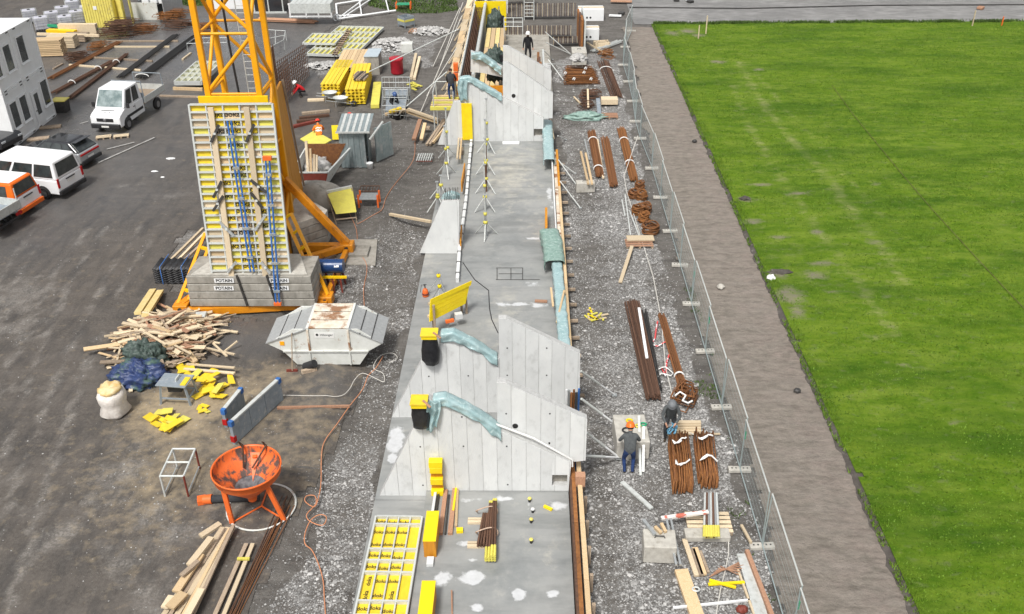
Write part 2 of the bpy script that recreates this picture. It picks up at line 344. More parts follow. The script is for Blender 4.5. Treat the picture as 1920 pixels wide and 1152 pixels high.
# ================================================================ GROUND
def gmat(name, cols, attr, cols2, fine, attr3=None, col3=None, rough=.9, bump=.5, bdist=.04, vor=0, big=.15, stretch=(1, 1, 1), wet=None, spec=.3, streak=None, streak2=None):
    m = bpy.data.materials.new(name); m.use_nodes = True; n = m.node_tree.nodes; L = m.node_tree.links; n.clear(); MATS[name] = m
    out = n.new('ShaderNodeOutputMaterial'); b = n.new('ShaderNodeBsdfPrincipled'); L.new(b.outputs[0], out.inputs[0]); b.inputs['Specular IOR Level'].default_value = spec
    tc = n.new('ShaderNodeNewGeometry'); mp = n.new('ShaderNodeMapping'); mp.inputs['Scale'].default_value = stretch; L.new(tc.outputs['Position'], mp.inputs[0])
    def nz(s, d=6, r=.65):
        t = n.new('ShaderNodeTexNoise'); t.inputs['Scale'].default_value = s; t.inputs['Detail'].default_value = d; t.inputs['Roughness'].default_value = r; L.new(mp.outputs[0], t.inputs['Vector']); return t.outputs[0]
    def rmp(s, a, z, c=0, d=1):
        r = n.new('ShaderNodeMapRange'); r.inputs[1].default_value = a; r.inputs[2].default_value = z; r.inputs[3].default_value = c; r.inputs[4].default_value = d; L.new(s, r.inputs[0]); return r.outputs[0]
    def mix(f, a, bb, mode='MIX'):
        x = n.new('ShaderNodeMix'); x.data_type = 'RGBA'; x.blend_type = mode
        if isinstance(f, float): x.inputs[0].default_value = f
        else: L.new(f, x.inputs[0])
        for k, s in ((6, a), (7, bb)):
            if isinstance(s, tuple): x.inputs[k].default_value = (*s, 1)
            else: L.new(s, x.inputs[k])
        return x.outputs[2]
    def mth(op, a, bb):
        x = n.new('ShaderNodeMath'); x.operation = op
        for k, s in ((0, a), (1, bb)):
            if isinstance(s, (int, float)): x.inputs[k].default_value = s
            else: L.new(s, x.inputs[k])
        return x.outputs[0]
    def at(nm): a = n.new('ShaderNodeAttribute'); a.attribute_name = nm; return a.outputs['Fac']
    f1 = rmp(nz(fine), .35, .65); f2 = rmp(nz(big), .35, .65)
    A = mix(f1, mix(f2, cols[0], cols[1]), cols[2])
    col = A
    if attr:
        B = mix(rmp(nz(fine*1.3), .4, .6), cols2[0], cols2[1])
        if vor:
            v = n.new('ShaderNodeTexVoronoi'); v.inputs['Scale'].default_value = vor; L.new(mp.outputs[0], v.inputs['Vector'])
            sh = n.new('ShaderNodeSeparateColor'); L.new(v.outputs['Color'], sh.inputs[0])
            B = mix(rmp(sh.outputs[0], .2, .9), B, cols2[2]); 
        w_ = mth('ADD', at(attr), rmp(nz(1.3, 9, .72), .32, .68, -.5, .5)); w_ = rmp(w_, .3, .9)
        if vor: w_ = mth('MULTIPLY', w_, rmp(nz(9, 3), .38, .58))
        col = mix(w_, A, B)
    if streak:
        for ang, sc3, colr, amt in (streak, streak2):
            m3 = n.new('ShaderNodeMapping'); m3.inputs['Rotation'].default_value = (0, 0, R_(ang)); m3.inputs['Scale'].default_value = sc3; L.new(tc.outputs['Position'], m3.inputs[0])
            t3 = n.new('ShaderNodeTexNoise'); t3.inputs['Scale'].default_value = 1; t3.inputs['Detail'].default_value = 7; t3.inputs['Roughness'].default_value = .62; L.new(m3.outputs[0], t3.inputs['Vector'])
            col = mix(mth('MULTIPLY', rmp(t3.outputs[0], .46, .66), amt), col, colr)
    if attr3:
        w3 = mth('MULTIPLY', rmp(mth('ADD', at(attr3), rmp(nz(2.3, 5, .6), .3, .7, -.35, .35)), *((.36, .60) if attr3 == 'pud' else (.15, .95))), rmp(nz(5), .2, .6, .6 if attr3 == 'pud' else .45, 1))
        col = mix(w3, col, col3)
    L.new(col, b.inputs['Base Color'])
    rr = rmp(nz(.5), .35, .65, rough-.2, rough)
    L.new(rr, b.inputs['Roughness'])
    if wet:
        L.new(mth('SUBTRACT', rr, mth('MULTIPLY', at(wet), .42)), b.inputs['Roughness'])
        sky_sheen = mix(mth('MULTIPLY', at(wet), .5), col, (.125, .130, .138)); L.new(sky_sheen, b.inputs['Base Color'])  # pale blue-grey in the base colour paints sky reflected off the wet ground
    bp = n.new('ShaderNodeBump'); bp.inputs['Strength'].default_value = bump; bp.inputs['Distance'].default_value = bdist
    L.new(nz(fine*2.2, 8, .75), bp.inputs['Height']); L.new(bp.outputs[0], b.inputs['Normal'])
    return m
def sheet(name, xs, ys, mask=None, hfun=None, attrs=None, m=None, kind='structure', skirt=0):
    X, Y = np.meshgrid(xs, ys); nx, ny = len(xs), len(ys)
    Zc = hfun(X, Y) if hfun else np.zeros_like(X)
    idx = np.arange(nx*ny).reshape(ny, nx)
    q = np.stack([idx[:-1, :-1], idx[:-1, 1:], idx[1:, 1:], idx[1:, :-1]], -1).reshape(-1, 4)
    if mask is not None:
        cx = (X[:-1, :-1]+X[1:, 1:])/2; cyy = (Y[:-1, :-1]+Y[1:, 1:])/2
        q = q[mask(cx, cyy).reshape(-1)]
    used, inv = np.unique(q, return_inverse=True); q = inv.reshape(-1, 4)
    co_ = np.stack([X.ravel(), Y.ravel(), Zc.ravel()], -1)[used]
    me = bpy.data.meshes.new(name); me.from_pydata(co_.tolist(), [], q.tolist()); me.materials.append(m)
    me.polygons.foreach_set('use_smooth', [True]*len(q))
    for k, fn in (attrs or {}).items():
        a = me.attributes.new(k, 'FLOAT', 'POINT'); a.data.foreach_set('value', fn(co_[:, 0], co_[:, 1]).astype(np.float32))
    o = bpy.data.objects.new(name, me); C.objects.link(o); o['kind'] = kind; return o
def blobs(L):
    L2 = []
    for px, py, rx, ry, s in L:
        c = P(px, py); ex = abs(P(px+rx, py).x-c.x); ey = abs(P(px, py-ry).y-P(px, py+ry).y)/2; L2.append((c.x, c.y, ex, ey, s))
    def f(x, y):
        r = np.zeros_like(x)
        for cx, cy_, ex, ey, s in L2: r = np.maximum(r, s*np.exp(-(((x-cx)/ex)**2+((y-cy_)/ey)**2)))
        return r
    return f
S = .25      # top of the inner footing slab
T = .03      # top of the outer strip
stepA = P(800, 925, S); stepB = P(862, 462, S)
XI = (stepA.x+stepB.x)/2          # x of the step between strip and slab
XL, XR = -4.92, 1.22
# ---- earth and gravel
gpoly = [[P(x, y).xy for x, y in q] for q in (
    [(1080, 1400), (1065, 900), (1080, 600), (1060, 400), (1045, 200), (1040, 110), (1160, 95), (1180, 200), (1200, 330), (1230, 450), (1290, 620), (1350, 800), (1400, 950), (1470, 1152), (1560, 1400)],
    [(700, 1400), (690, 1152), (715, 920), (760, 620), (790, 470), (760, 380), (700, 440), (640, 480), (600, 560), (700, 590), (690, 690), (650, 800), (600, 960), (500, 1152), (450, 1400)],
    [(300, 440), (370, 420), (380, 560), (320, 590), (290, 500)], [(690, 110), (720, 75), (790, 50), (830, 70), (800, 130), (740, 110)], [(570, 110), (640, 112), (640, 140), (580, 140)])]
mudb = blobs([(1125, 900, 38, 330, 1), (1215, 930, 50, 45, .9), (1090, 330, 30, 160, .9), (1240, 1090, 50, 60, .6), (1290, 620, 20, 80, .7), (700, 780, 30, 70, .9), (650, 960, 50, 60, .7), (740, 400, 40, 60, .8)])
def gw(x, y):
    r = np.zeros_like(x)
    xx = x+(fnoise(x, y, .6, 3)-.5)*1.4; yy = y+(fnoise(x, y, .6, 9)-.5)*1.4
    for i, q in enumerate(gpoly): r = np.maximum(r, inpoly(xx, yy, q)*(.78 if i in (0, 3, 4) else .46))
    return r*np.clip(-.25+2.5*fnoise(x, y, .33, 5), .1, 1.6)*(1-.72*np.clip(mudb(x, y), 0, 1))
def gh(X, Y):
    # shallow trench and churned soil left of the footing, gentle lumps elsewhere
    r = (fnoise(X, Y, 1.2, 11)-.5)*.10*np.clip(gw(X, Y)+.2, 0, 1)
    tr = np.exp(-((X+6.2)/.9)**2)*((Y > 20) & (Y < 52)); r = r-.22*tr
    mound = np.exp(-((X+7.6)/.7)**2)*((Y > 24) & (Y < 50)); r = r+.14*mound*fnoise(X, Y, .7, 21)
    inside = (X > XL-.2) & (X < XR+.3) & (Y < 60); r = np.where(inside, np.minimum(r, -.05)-.03, r)
    far = np.clip((np.abs(X)-40)/20, 0, 1); return r*(1-far)-.02
xs = np.concatenate([np.linspace(-500, -62, 12), np.arange(-60, -12, .6), np.arange(-12, 10.2, .14), np.arange(10.4, 60, 1.2), np.linspace(62, 500, 12)])
ys = np.concatenate([np.linspace(-150, 11, 8), np.arange(12, 60, .16), np.arange(60.2, 100, .5), np.linspace(102, 700, 14)])
gm = gmat('earth_and_gravel', ((.080, .072, .064), (.120, .110, .098), (.150, .140, .128)), 'gravel', ((.25, .246, .24), (.15, .146, .14), (.46, .455, .45)), 5, None, None, bump=1, bdist=.06, vor=16, streak=(88, (.5, 3, 1), (.055, .05, .046), .6), streak2=(0, (.9, .9, .9), (.20, .19, .175), .35))
ground = sheet('ground', xs, ys, None, gh, {'gravel': gw}, gm)
# ---- asphalt yard on the left
apoly = [P(x, y).xy for x, y in [(-900, 1500), (-1500, -60), (570, -60), (560, 20), (640, 40), (590, 75), (575, 120), (640, 190), (640, 235), (570, 300), (540, 430), (350, 430), (320, 470), (300, 500), (340, 560), (420, 590), (480, 600), (700, 640), (690, 700), (655, 760), (640, 830), (590, 900), (545, 960), (470, 1152), (430, 1500)]]
def amask(x, y):
    xx = x+(fnoise(x, y, 1.5, 31)-.5)*.9; yy = y+(fnoise(x, y, 1.5, 37)-.5)*.9
    return inpoly(xx, yy, apoly)
dust0 = blobs([(40, 560, 60, 45, 1), (30, 620, 60, 30, .8), (110, 1010, 60, 45, .9), (60, 960, 40, 25, .7), (250, 870, 50, 60, .8), (230, 1050, 60, 60, .7), (280, 960, 60, 40, .7), (470, 950, 70, 30, 1), (440, 1000, 60, 30, .7), (370, 470, 45, 30, .9), (300, 200, 20, 6, .3), (240, 348, 50, 6, .8), (320, 368, 50, 6, .8), (150, 700, 50, 60, .35), (550, 1050, 60, 90, .7), (300, 1100, 100, 60, .9), (180, 930, 90, 60, .7), (480, 900, 80, 60, .6), (350, 1010, 80, 40, .8), (600, 760, 30, 90, .3), (330, 890, 30, 30, .9), (20, 730, 50, 20, .4), (560, 810, 90, 4, .6), (570, 775, 8, 40, .3)])
saw0 = blobs([(420, 850, 230, 120, .42), (300, 900, 120, 120, .35), (560, 800, 80, 120, .38), (360, 755, 95, 42, 1.25), (330, 800, 90, 30, .9), (290, 765, 70, 30, .7), (440, 740, 60, 40, .7), (520, 700, 60, 25, .4), (490, 900, 50, 60, .35), (560, 930, 25, 60, .35), (360, 745, 40, 18, 1.4)])
def track(pts, w_, s_):
    q = sorted([tuple(P(*p).xy) for p in pts], key=lambda t: t[1]); qy = [t[1] for t in q]; qx = [t[0] for t in q]
    return lambda x, y: s_*np.exp(-((x-np.interp(y, qy, qx))/w_)**2)*((y > qy[0]) & (y < qy[-1]))*np.clip(-.2+1.9*fnoise(x, y, .7, 98), 0, 1.3)
trk = [track([(px+o, 1200), (px+90+o, 900), (px+170+o*.8, 700), (px+260+o*.6, 520), (px+330+o*.5, 420)], .18, .95) for px, o in ((-160, 0), (-160, 62), (-60, 0), (-60, 60), (-260, 0), (-260, 58))]+[track([(205, 1152), (208, 1000), (212, 850), (225, 720)], .10, .8)]
def dust(x, y): return np.maximum.reduce([dust0(x, y)*np.clip(-.1+1.8*fnoise(x, y, 1.1, 99), 0, 1.4)]+[f(x, y) for f in trk])
def saw(x, y): return np.clip(saw0(x, y)*1.25, 0, 1.5)*(.55+.9*fnoise(x, y, .9, 93))
wet_sheen_b = blobs([(330, 90, 280, 80, 1.25), (180, 230, 150, 60, 1), (250, 300, 120, 60, .6), (520, 120, 120, 90, 1), (120, 380, 200, 60, .7), (470, 640, 120, 30, .8), (420, 620, 70, 40, .9), (600, 730, 60, 40, .5), (40, 450, 120, 50, .6)])  # wet areas: smoother, and tinted with the painted sky reflection
am = gmat('asphalt', ((.054, .047, .041), (.092, .078, .065), (.108, .095, .082)), 'dust', ((.23, .212, .19), (.13, .118, .105)), 9, 'saw', (.34, .27, .175), rough=.75, bump=.7, bdist=.03, big=.22, wet='wet', spec=.5, streak=(-38, (.18, 1.5, 1), (.120, .105, .092), .62), streak2=(12, (1.6, .5, 1), (.036, .034, .033), .6))
sheet('asphalt_yard', np.arange(-110, -6, .28), np.arange(8, 104, .28), amask, lambda X, Y: .03+gh(X, Y), {'dust': dust, 'saw': saw, 'wet': wet_sheen_b}, am)
# ---- soil path between fence and lawn
pm_ = gmat('raked_soil', ((.205, .180, .150), (.178, .158, .132), (.265, .232, .198)), 'pale', ((.27, .225, .195), (.205, .172, .147)), 3.4, None, None, bump=1, bdist=.08, big=.3, stretch=(.9, 1.2, 1), streak=(4, (1.6, 4.5, 1), (.095, .083, .068), .5), streak2=(80, (.4, 3, 1), (.30, .265, .235), .35))
def pmask(x, y):
    xl = np.interp(y, [17, 20, 30, 40, 50, 60, 70, 81], [7.2, 7.2, 7.1, 7.0, 7.0, 7.3, 7.8, 8.0])+(fnoise(x, y, .8, 41)-.5)*.9
    return (x > xl) & (x < 10.62+(fnoise(x, y, .5, 43)-.5)*.16) & (y < 80.6+(fnoise(x, y, .7, 44)-.5)*1.2)
sheet('soil_path', np.arange(6.2, 11, .12), np.arange(8, 82.5, .16), pmask, lambda X, Y: .035+(fnoise(X, Y*1.6, 1.7, 46)-.5)*.11, {'pale': lambda x, y: (x-7)/4*.8}, pm_)
# ---- lawn
holes = [(1455, 520, 26, 9), (1480, 560, 34, 20), (1495, 590, 18, 14), (1395, 379, 18, 6), (1410, 420, 24, 6), (1425, 352, 30, 4), (1495, 367, 24, 4), (1525, 522, 26, 10), (1560, 552, 20, 4), (1635, 460, 20, 6), (1652, 482, 16, 4), (1640, 640, 14, 5), (1310, 70, 16, 4), (1345, 120, 20, 4), (1690, 690, 16, 5), (1785, 800, 18, 6), (1422, 134, 12, 3), (1660, 560, 12, 4), (1530, 440, 14, 5), (1290, 62, 20, 6), (1540, 500, 30, 6), (1460, 450, 20, 5), (1260, 66, 16, 6), (1580, 700, 12, 5), (1640, 350, 12, 4), (1790, 230, 8, 3)]
bare = blobs([(a, b, c*.8, d*.8, .7) for a, b, c, d in holes]+[(1480, 470, 80, 60, .3), (1560, 520, 120, 50, .3), (1420, 200, 50, 60, .3), (1700, 730, 120, 50, .22)])
def rutline(pts, w_, s_):
    q = sorted([tuple(P(*p).xy) for p in pts], key=lambda t: t[1]); qy = [t[1] for t in q]; qx = [t[0] for t in q]
    return lambda x, y: s_*np.exp(-((x-np.interp(y, qy, qx))/w_)**2)*((y > qy[0]) & (y < qy[-1]))*(.55+.9*(fnoise(x, y, .5, 97)-.2))
rut_ = [rutline([(1385, 120), (1440, 215), (1500, 285), (1560, 350), (1620, 430), (1700, 540)], .45, .75), rutline([(1365, 150), (1410, 250), (1470, 350), (1530, 430), (1600, 520), (1680, 640)], .4, .6), rutline([(1400, 120), (1465, 200), (1530, 270), (1600, 350), (1680, 440)], .3, .5)]
ruts = lambda x, y: np.maximum.reduce([bare(x, y)]+[f(x, y) for f in rut_])
lm = gmat('lawn', ((.048, .112, .004), (.082, .155, .006), (.125, .195, .014)), 'bare', ((.25, .27, .10), (.18, .21, .06)), 2.2, 'spots', (.19, .17, .13), bump=1, bdist=.06, big=.10, stretch=(.8, 1.3, 1), spec=.12, streak=(8, (.45, 1.5, 1), (.165, .225, .03), .6), streak2=(-75, (.12, .5, 1), (.032, .085, .004), .75))
fr_ = None
def lmask(x, y): return (x > 10.62+(fnoise(x, y, .5, 43)-.5)*.16+(fnoise(x, y, 2.5, 48)-.5)*.28) & (y < 81.4+(fnoise(x, y, .8, 49)-.5)*.9)
lh = lambda X, Y: .15+(fnoise(X, Y, .9, 51)-.5)*.10
sheet('grass_field', np.arange(10.2, 62, .2), np.arange(6, 82.6, .2), lmask, lh, {'bare': ruts, 'spots': blobs([(a, b, c*.8, d*.8, .95 if a < 1550 else .5) for a, b, c, d in holes])}, lm)
# cut turf edge: a low bank of dark soil along the lawn
mb = MB(); vs = []; N = 420
for i in range(N+1):
    y = 8+i*(81.2-8)/N; x = 10.62+float((fnoise(np.array([10.6]), np.array([y]), .5, 43)[0]-.5)*.16); j = float(fnoise(np.array([x]), np.array([y]), 3, 77)[0]-.5)*.2
    vs += [(x-.32+j, y, -.01), (x-.10+j*.4, y, .10), (x+.22, y, .125)]
mb.add(vs, [(i*3+k, i*3+k+1, (i+1)*3+k+1, (i+1)*3+k) for i in range(N) for k in range(2)], True)
tag(mb.build('turf_edge', soil), kind='structure')
# ---- far gravel road
rm = gmat('gravel_road', ((.14, .14, .138), (.17, .17, .165), (.20, .195, .19)), 'light', ((.30, .295, .29), (.22, .217, .21)), 4, None, None, bump=.8, bdist=.04, big=.3, stretch=(.6, 1.3, 1))
sheet('gravel_road', np.arange(9, 70, .4), np.arange(81.6, 120, .3), lambda x, y: (y > 81.7+(fnoise(x, y, .8, 49)-.5)*.9) & (x > 8.4+(fnoise(x, y, .6, 50)-.5)*2), lambda X, Y: .02+(fnoise(X, Y, 1.5, 52)-.5)*.06, {'light': lambda x, y: .35+.9*fnoise(x*.4, y, .8, 53)-.3}, rm)
# ---- stones
def scatter(name, n, test, zf, smin, smax, m, seed, xr, yr, flat=.6, power=2.2):
    rs = np.random.RandomState(seed); x = rs.uniform(*xr, n*8); y = rs.uniform(*yr, n*8)
    k = test(x, y) > rs.rand(len(x)); x = x[k][:n]; y = y[k][:n]; n = len(x)
    s = smin+(smax-smin)*rs.rand(n)**power
    base = np.array([(1, 0, 0), (0, 1, 0), (-1, 0, 0), (0, -1, 0), (0, 0, 1), (0, 0, -.6)]); fc = np.array([(0, 1, 4), (1, 2, 4), (2, 3, 4), (3, 0, 4)])
    vs = base[None]*s[:, None, None]*(1+(rs.rand(n, 6, 3)-.5)*.7); vs[:, :, 2] *= flat
    a = rs.rand(n)*6.283; ca, sa = np.cos(a)[:, None], np.sin(a)[:, None]
    vx = vs[:, :, 0]*ca-vs[:, :, 1]*sa; vy = vs[:, :, 0]*sa+vs[:, :, 1]*ca
    co_ = np.stack([vx+x[:, None], vy+y[:, None], vs[:, :, 2]+zf(x, y)[:, None]], -1).reshape(-1, 3)
    f = (fc[None]+(np.arange(n)*6)[:, None, None]).reshape(-1, 3)
    me = bpy.data.meshes.new(name); me.vertices.add(len(co_)); me.vertices.foreach_set('co', co_.ravel())
    me.loops.add(f.size); me.loops.foreach_set('vertex_index', f.ravel()); me.polygons.add(len(f))
    me.polygons.foreach_set('loop_start', np.arange(0, f.size, 3)); me.polygons.foreach_set('loop_total', np.full(len(f), 3)); me.update(); me.materials.append(m)
    o = bpy.data.objects.new(name, me); C.objects.link(o); return o
offslab = lambda x, y: ~((x > XL-.05) & (x < XR+.35) & (y < 59))
gz = lambda x, y: gh(x, y)+.01
tag(scatter('gravel_stones', 105000, lambda x, y: np.clip(gw(x, y)*1.1+.07*(x > -9)+.2*np.clip(fnoise(x, y, .9, 91)-.5, 0, 1)*(x > -10), 0, 1)*offslab(x, y)*np.clip(1.25-y/75, .15, 1), gz, .011, .042, stonem, 3, (-12, 10), (14, 60)), 'loose grey gravel stones covering the strips beside the footing', kind='stuff')
tag(scatter('crushed_stones', 4200, lambda x, y: np.clip(gw(x, y), 0, 1)**2*offslab(x, y), gz, .03, .085, rubblem, 4, (-12, 10), (14, 70)), 'larger pale broken stones lying among the gravel', kind='stuff')
tag(scatter('yard_pebbles', 6000, lambda x, y: (np.clip(saw(x, y)+dust(x, y)*.6, .03, 1))*offslab(x, y)*(x < -5), lambda x, y: x*0+.012, .01, .035, stonem, 5, (-34, -5), (14, 62), power=4), 'scattered pebbles and crumbs on the asphalt yard', kind='stuff')
# ---- grass blades
def blades(name, n, xr, yr, test, zf, h, wd, m, seed):
    rs = np.random.RandomState(seed); x = rs.uniform(*xr, n); y = rs.uniform(*yr, n); k = test(x, y) > rs.rand(n); x = x[k]; y = y[k]; n = len(x)
    a = rs.rand(n)*6.283; hh = h*(.5+rs.rand(n)); ww = wd*(.6+.8*rs.rand(n)); lx = (rs.rand(n)-.5)*h*1.6; ly = (rs.rand(n)-.5)*h*1.6; z = zf(x, y)
    p0 = np.stack([x-np.cos(a)*ww, y-np.sin(a)*ww, z], -1); p1 = np.stack([x+np.cos(a)*ww, y+np.sin(a)*ww, z], -1); p2 = np.stack([x+lx, y+ly, z+hh], -1)
    co_ = np.stack([p0, p1, p2], 1).reshape(-1, 3); me = bpy.data.meshes.new(name); me.vertices.add(len(co_)); me.vertices.foreach_set('co', co_.ravel())
    me.loops.add(n*3); me.loops.foreach_set('vertex_index', np.arange(n*3)); me.polygons.add(n); me.polygons.foreach_set('loop_start', np.arange(0, n*3, 3)); me.polygons.foreach_set('loop_total', np.full(n, 3)); me.update(); me.materials.append(m)
    o = bpy.data.objects.new(name, me); C.objects.link(o); return o
tag(blades('grass_blades', 300000, (10.5, 48), (16, 81.5), lambda x, y: lmask(x, y)*np.clip(1.0-ruts(x, y)*1.35, .0, 1)*(x < 14+y*.58)*np.clip(-.3+fnoise(x*.6, y*1.4, .5, 61)*2.2, 0, 1), lh, .045, .026, leafm, 6), 'short mown green grass of the playing field', kind='stuff')
tag(blades('turf_fringe', 16000, (10.4, 10.95), (16, 81.3), lambda x, y: (fnoise(x, y, 1.2, 63) > .45)*1., lambda x, y: x*0+.08, .13, .02, leafm, 8), 'ragged grass fringe hanging over the cut lawn edge', kind='stuff')
tag(blades('far_fringe', 26000, (10.6, 48), (81.0, 81.7), lambda x, y: np.clip(fnoise(x, y, .7, 67)*2-.4, 0, 1), lambda x, y: x*0+.1, .16, .05, weedm, 12), 'taller dark grass along the far edge of the lawn', kind='stuff')
weedz = [P(x, y).xy for x, y in [(700, -30), (850, -30), (860, 20), (790, 30), (740, 22), (690, 12)]]; weedz2 = [P(x, y).xy for x, y in [(300, -30), (420, -30), (400, 12), (330, 12)]]
tag(blades('weeds', 60000, (-40, -2), (86, 98), lambda x, y: (inpoly(x, y, weedz)*fnoise(x, y, .8, 71)+inpoly(x, y, weedz2))*1.2, lambda x, y: x*0+.0, .16, .05, weedm, 9), 'rough green weeds at the far edge of the yard', kind='stuff')
tag(blades('verge_weeds', 9000, (5.8, 7.4), (14, 36), lambda x, y: (fnoise(x, y, 1.1, 73) > .60)*.9*(np.abs(x-6.7) < .5), lambda x, y: x*0+.0, .09, .02, weedm, 10), 'sparse weeds growing along the foot of the site fence', kind='stuff')
# ================================================================ FOOTING
def slabmat():
    return gmat('wet_footing_concrete', ((.20, .212, .212), (.31, .312, .302), (.27, .276, .27)), 'dry', ((.45, .43, .37), (.36, .35, .315)), 2.6, 'pud', (.55, .56, .57), rough=.62, bump=.14, bdist=.02, big=.45, spec=.5, streak=(85, (.35, 1.6, 1), (.15, .158, .155), .6), streak2=(20, (.7, .7, 1), (.36, .36, .345), .45))
sm_ = slabmat()
def SP(x, y): return P(x, y, S)
dryb = blobs([(960, 330, 60, 60, .8), (920, 310, 60, 30, .6), (950, 600, 60, 60, .5), (800, 700, 30, 60, .6), (1010, 420, 25, 60, .5), (1030, 1030, 60, 60, .3), (800, 500, 30, 40, .5), (900, 1130, 60, 30, .3)])
pudb = blobs([(975, 580, 40, 3, .9), (1010, 583, 20, 4, .9), (1000, 456, 18, 3, .9), (888, 1093, 22, 12, 1.3), (828, 1098, 16, 14, 1.2), (972, 1128, 12, 12, 1.2), (1036, 1125, 13, 9, 1), (895, 1152, 14, 8, 1), (1050, 960, 20, 10, .8), (880, 950, 26, 6, .7), (950, 947, 20, 4, .8), (870, 1030, 16, 4, .8), (890, 1061, 20, 4, .7), (742, 826, 14, 26, 1.3), (735, 860, 10, 10, 1), (1000, 540, 18, 6, .5), (990, 960, 6, 20, .5), (1030, 370, 5, 18, .8), (1035, 395, 5, 12, .6)])
f_ = thing('footing_slab', 'long wet grey concrete footing slab with a step, running up the middle under the fin walls', 'concrete slab', (-1.8, 16, 0))
f_['kind'] = 'structure'; del f_['category']
def slabpiece(x0, x1, y0, y1, z0, z1, nm):
    nx = max(2, int((x1-x0)/.12)); ny = max(2, int((y1-y0)/.12)); X, Y = np.meshgrid(np.linspace(x0, x1, nx), np.linspace(y0, y1, ny))
    mb = MB(); zz = z1+(fnoise(X, Y, .5, 81)-.5)*.012
    vs = np.stack([X, Y, zz], -1).reshape(-1, 3).tolist(); idx = np.arange(nx*ny).reshape(ny, nx)
    fs = np.stack([idx[:-1, :-1], idx[:-1, 1:], idx[1:, 1:], idx[1:, :-1]], -1).reshape(-1, 4).tolist(); mb.add(vs, fs, True)
    e = .004; mb.add([(x0, y0, z0), (x1, y0, z0), (x1, y1, z0), (x0, y1, z0), (x0, y0, z1-e), (x1, y0, z1-e), (x1, y1, z1-e), (x0, y1, z1-e)], [(0, 1, 5, 4), (1, 2, 6, 5), (2, 3, 7, 6), (3, 0, 4, 7)])
    inv = WM[f_.name].inverted(); wv = np.array(mb.v); mb.v = [tuple(inv@Vector(v)) for v in mb.v]
    me = bpy.data.meshes.new(nm); me.from_pydata(mb.v, [], mb.f); me.materials.append(sm_); me.polygons.foreach_set('use_smooth', mb.sm)
    for k, fn in (('dry', dryb), ('pud', pudb)):
        a = me.attributes.new(k, 'FLOAT', 'POINT'); a.data.foreach_set('value', fn(wv[:, 0], wv[:, 1]).astype(np.float32))
    o = bpy.data.objects.new(nm, me); C.objects.link(o); o.parent = f_
yj = [10, P(790, 921, S).y, P(790, 655, S).y, P(940, 352, S).y, 58.5]
for a, b in zip(yj, yj[1:]): slabpiece(XI, XR, a+.006, b-.006, -.3, S, 'slab_bay')
yj = [10, P(760, 938, T).y, P(790, 478, T).y, 57]
for a, b in zip(yj, yj[1:]): slabpiece(XL, XI-.004, a+.006, b-.006, -.3, T, 'strip_bay')
# ================================================================ FIN WALLS
def clipx(poly, a, sgn):
    out = []; n = len(poly)
    for i in range(n):
        p, q = poly[i], poly[(i+1) % n]; dp = (p[0]-a)*sgn; dq = (q[0]-a)*sgn
        if dp >= 0: out.append(p)
        if (dp > 0 > dq) or (dp < 0 < dq): t = dp/(dp-dq); out.append((a, p[1]+(q[1]-p[1])*t))
    return out
def clipz(poly, a, sgn): return [(y, x) for x, y in clipx([(z, x) for x, z in poly], a, sgn)]
def finparts(root, prof, Y, th, x0, pitch, hole=None):
    """prof: list of (x,z); board-marked face made of full-height strips with open joints in front of a solid core"""
    def put(pl, y, t, nm, m, sh=0):
        if len(pl) < 3: return
        mb = MB().prism([(x, y, z) for x, z in pl], (0, t, 0)); return mb.build(nm, m, root, world=True)
    xs_ = [p[0] for p in prof]; lo, hi = min(xs_), max(xs_)
    regs = [(prof, lo, hi)]
    def holesplit(pl):
        if not hole: return [pl]
        a, b, c, d = hole; R = [clipx(pl, a, -1), clipx(pl, b, 1)]; M_ = clipx(clipx(pl, a, 1), b, -1); R += [clipz(M_, c, -1), clipz(M_, d, 1)]
        return [r for r in R if len(r) > 2]
    for r in holesplit(prof): put(r, Y+.012, th-.012, 'wall_core', walltop)
    x = x0
    while x > lo: x -= pitch
    while x < hi:
        pl = clipx(clipx(prof, x+.007, 1), x+pitch-.007, -1)
        if len(pl) > 2:
            for r in holesplit(pl):
                w_ = max(p[0] for p in r)-min(p[0] for p in r)
                if w_ > .03: put(r, Y+random.uniform(-.003, .002), .0135, 'panel', wallc)
        x += pitch
    if hole:
        a, b, c, d = hole; put([(a, c), (b, c), (b, d), (a, d)], Y+th*.8, .02, 'recess_back', oldc)
def xz(l, Y, zmin=None):
    r = []
    for p in l:
        q = V(p[0], p[1], Y); r.append((q.x, max(q.z, zmin) if zmin is not None else q.z))
    return r
def ties(root, l, Y):
    for p in l:
        q = V(p[0], p[1], Y); MB().tube((q.x, Y-.006, q.z), (q.x, Y+.01, q.z), .028, n=8).build('tie_hole', plastd, root, world=True)
YA = P(900, 920, S).y; YB = P(745, 783, T).y; YC = P(900, 265, S).y; YD = YC+3.9
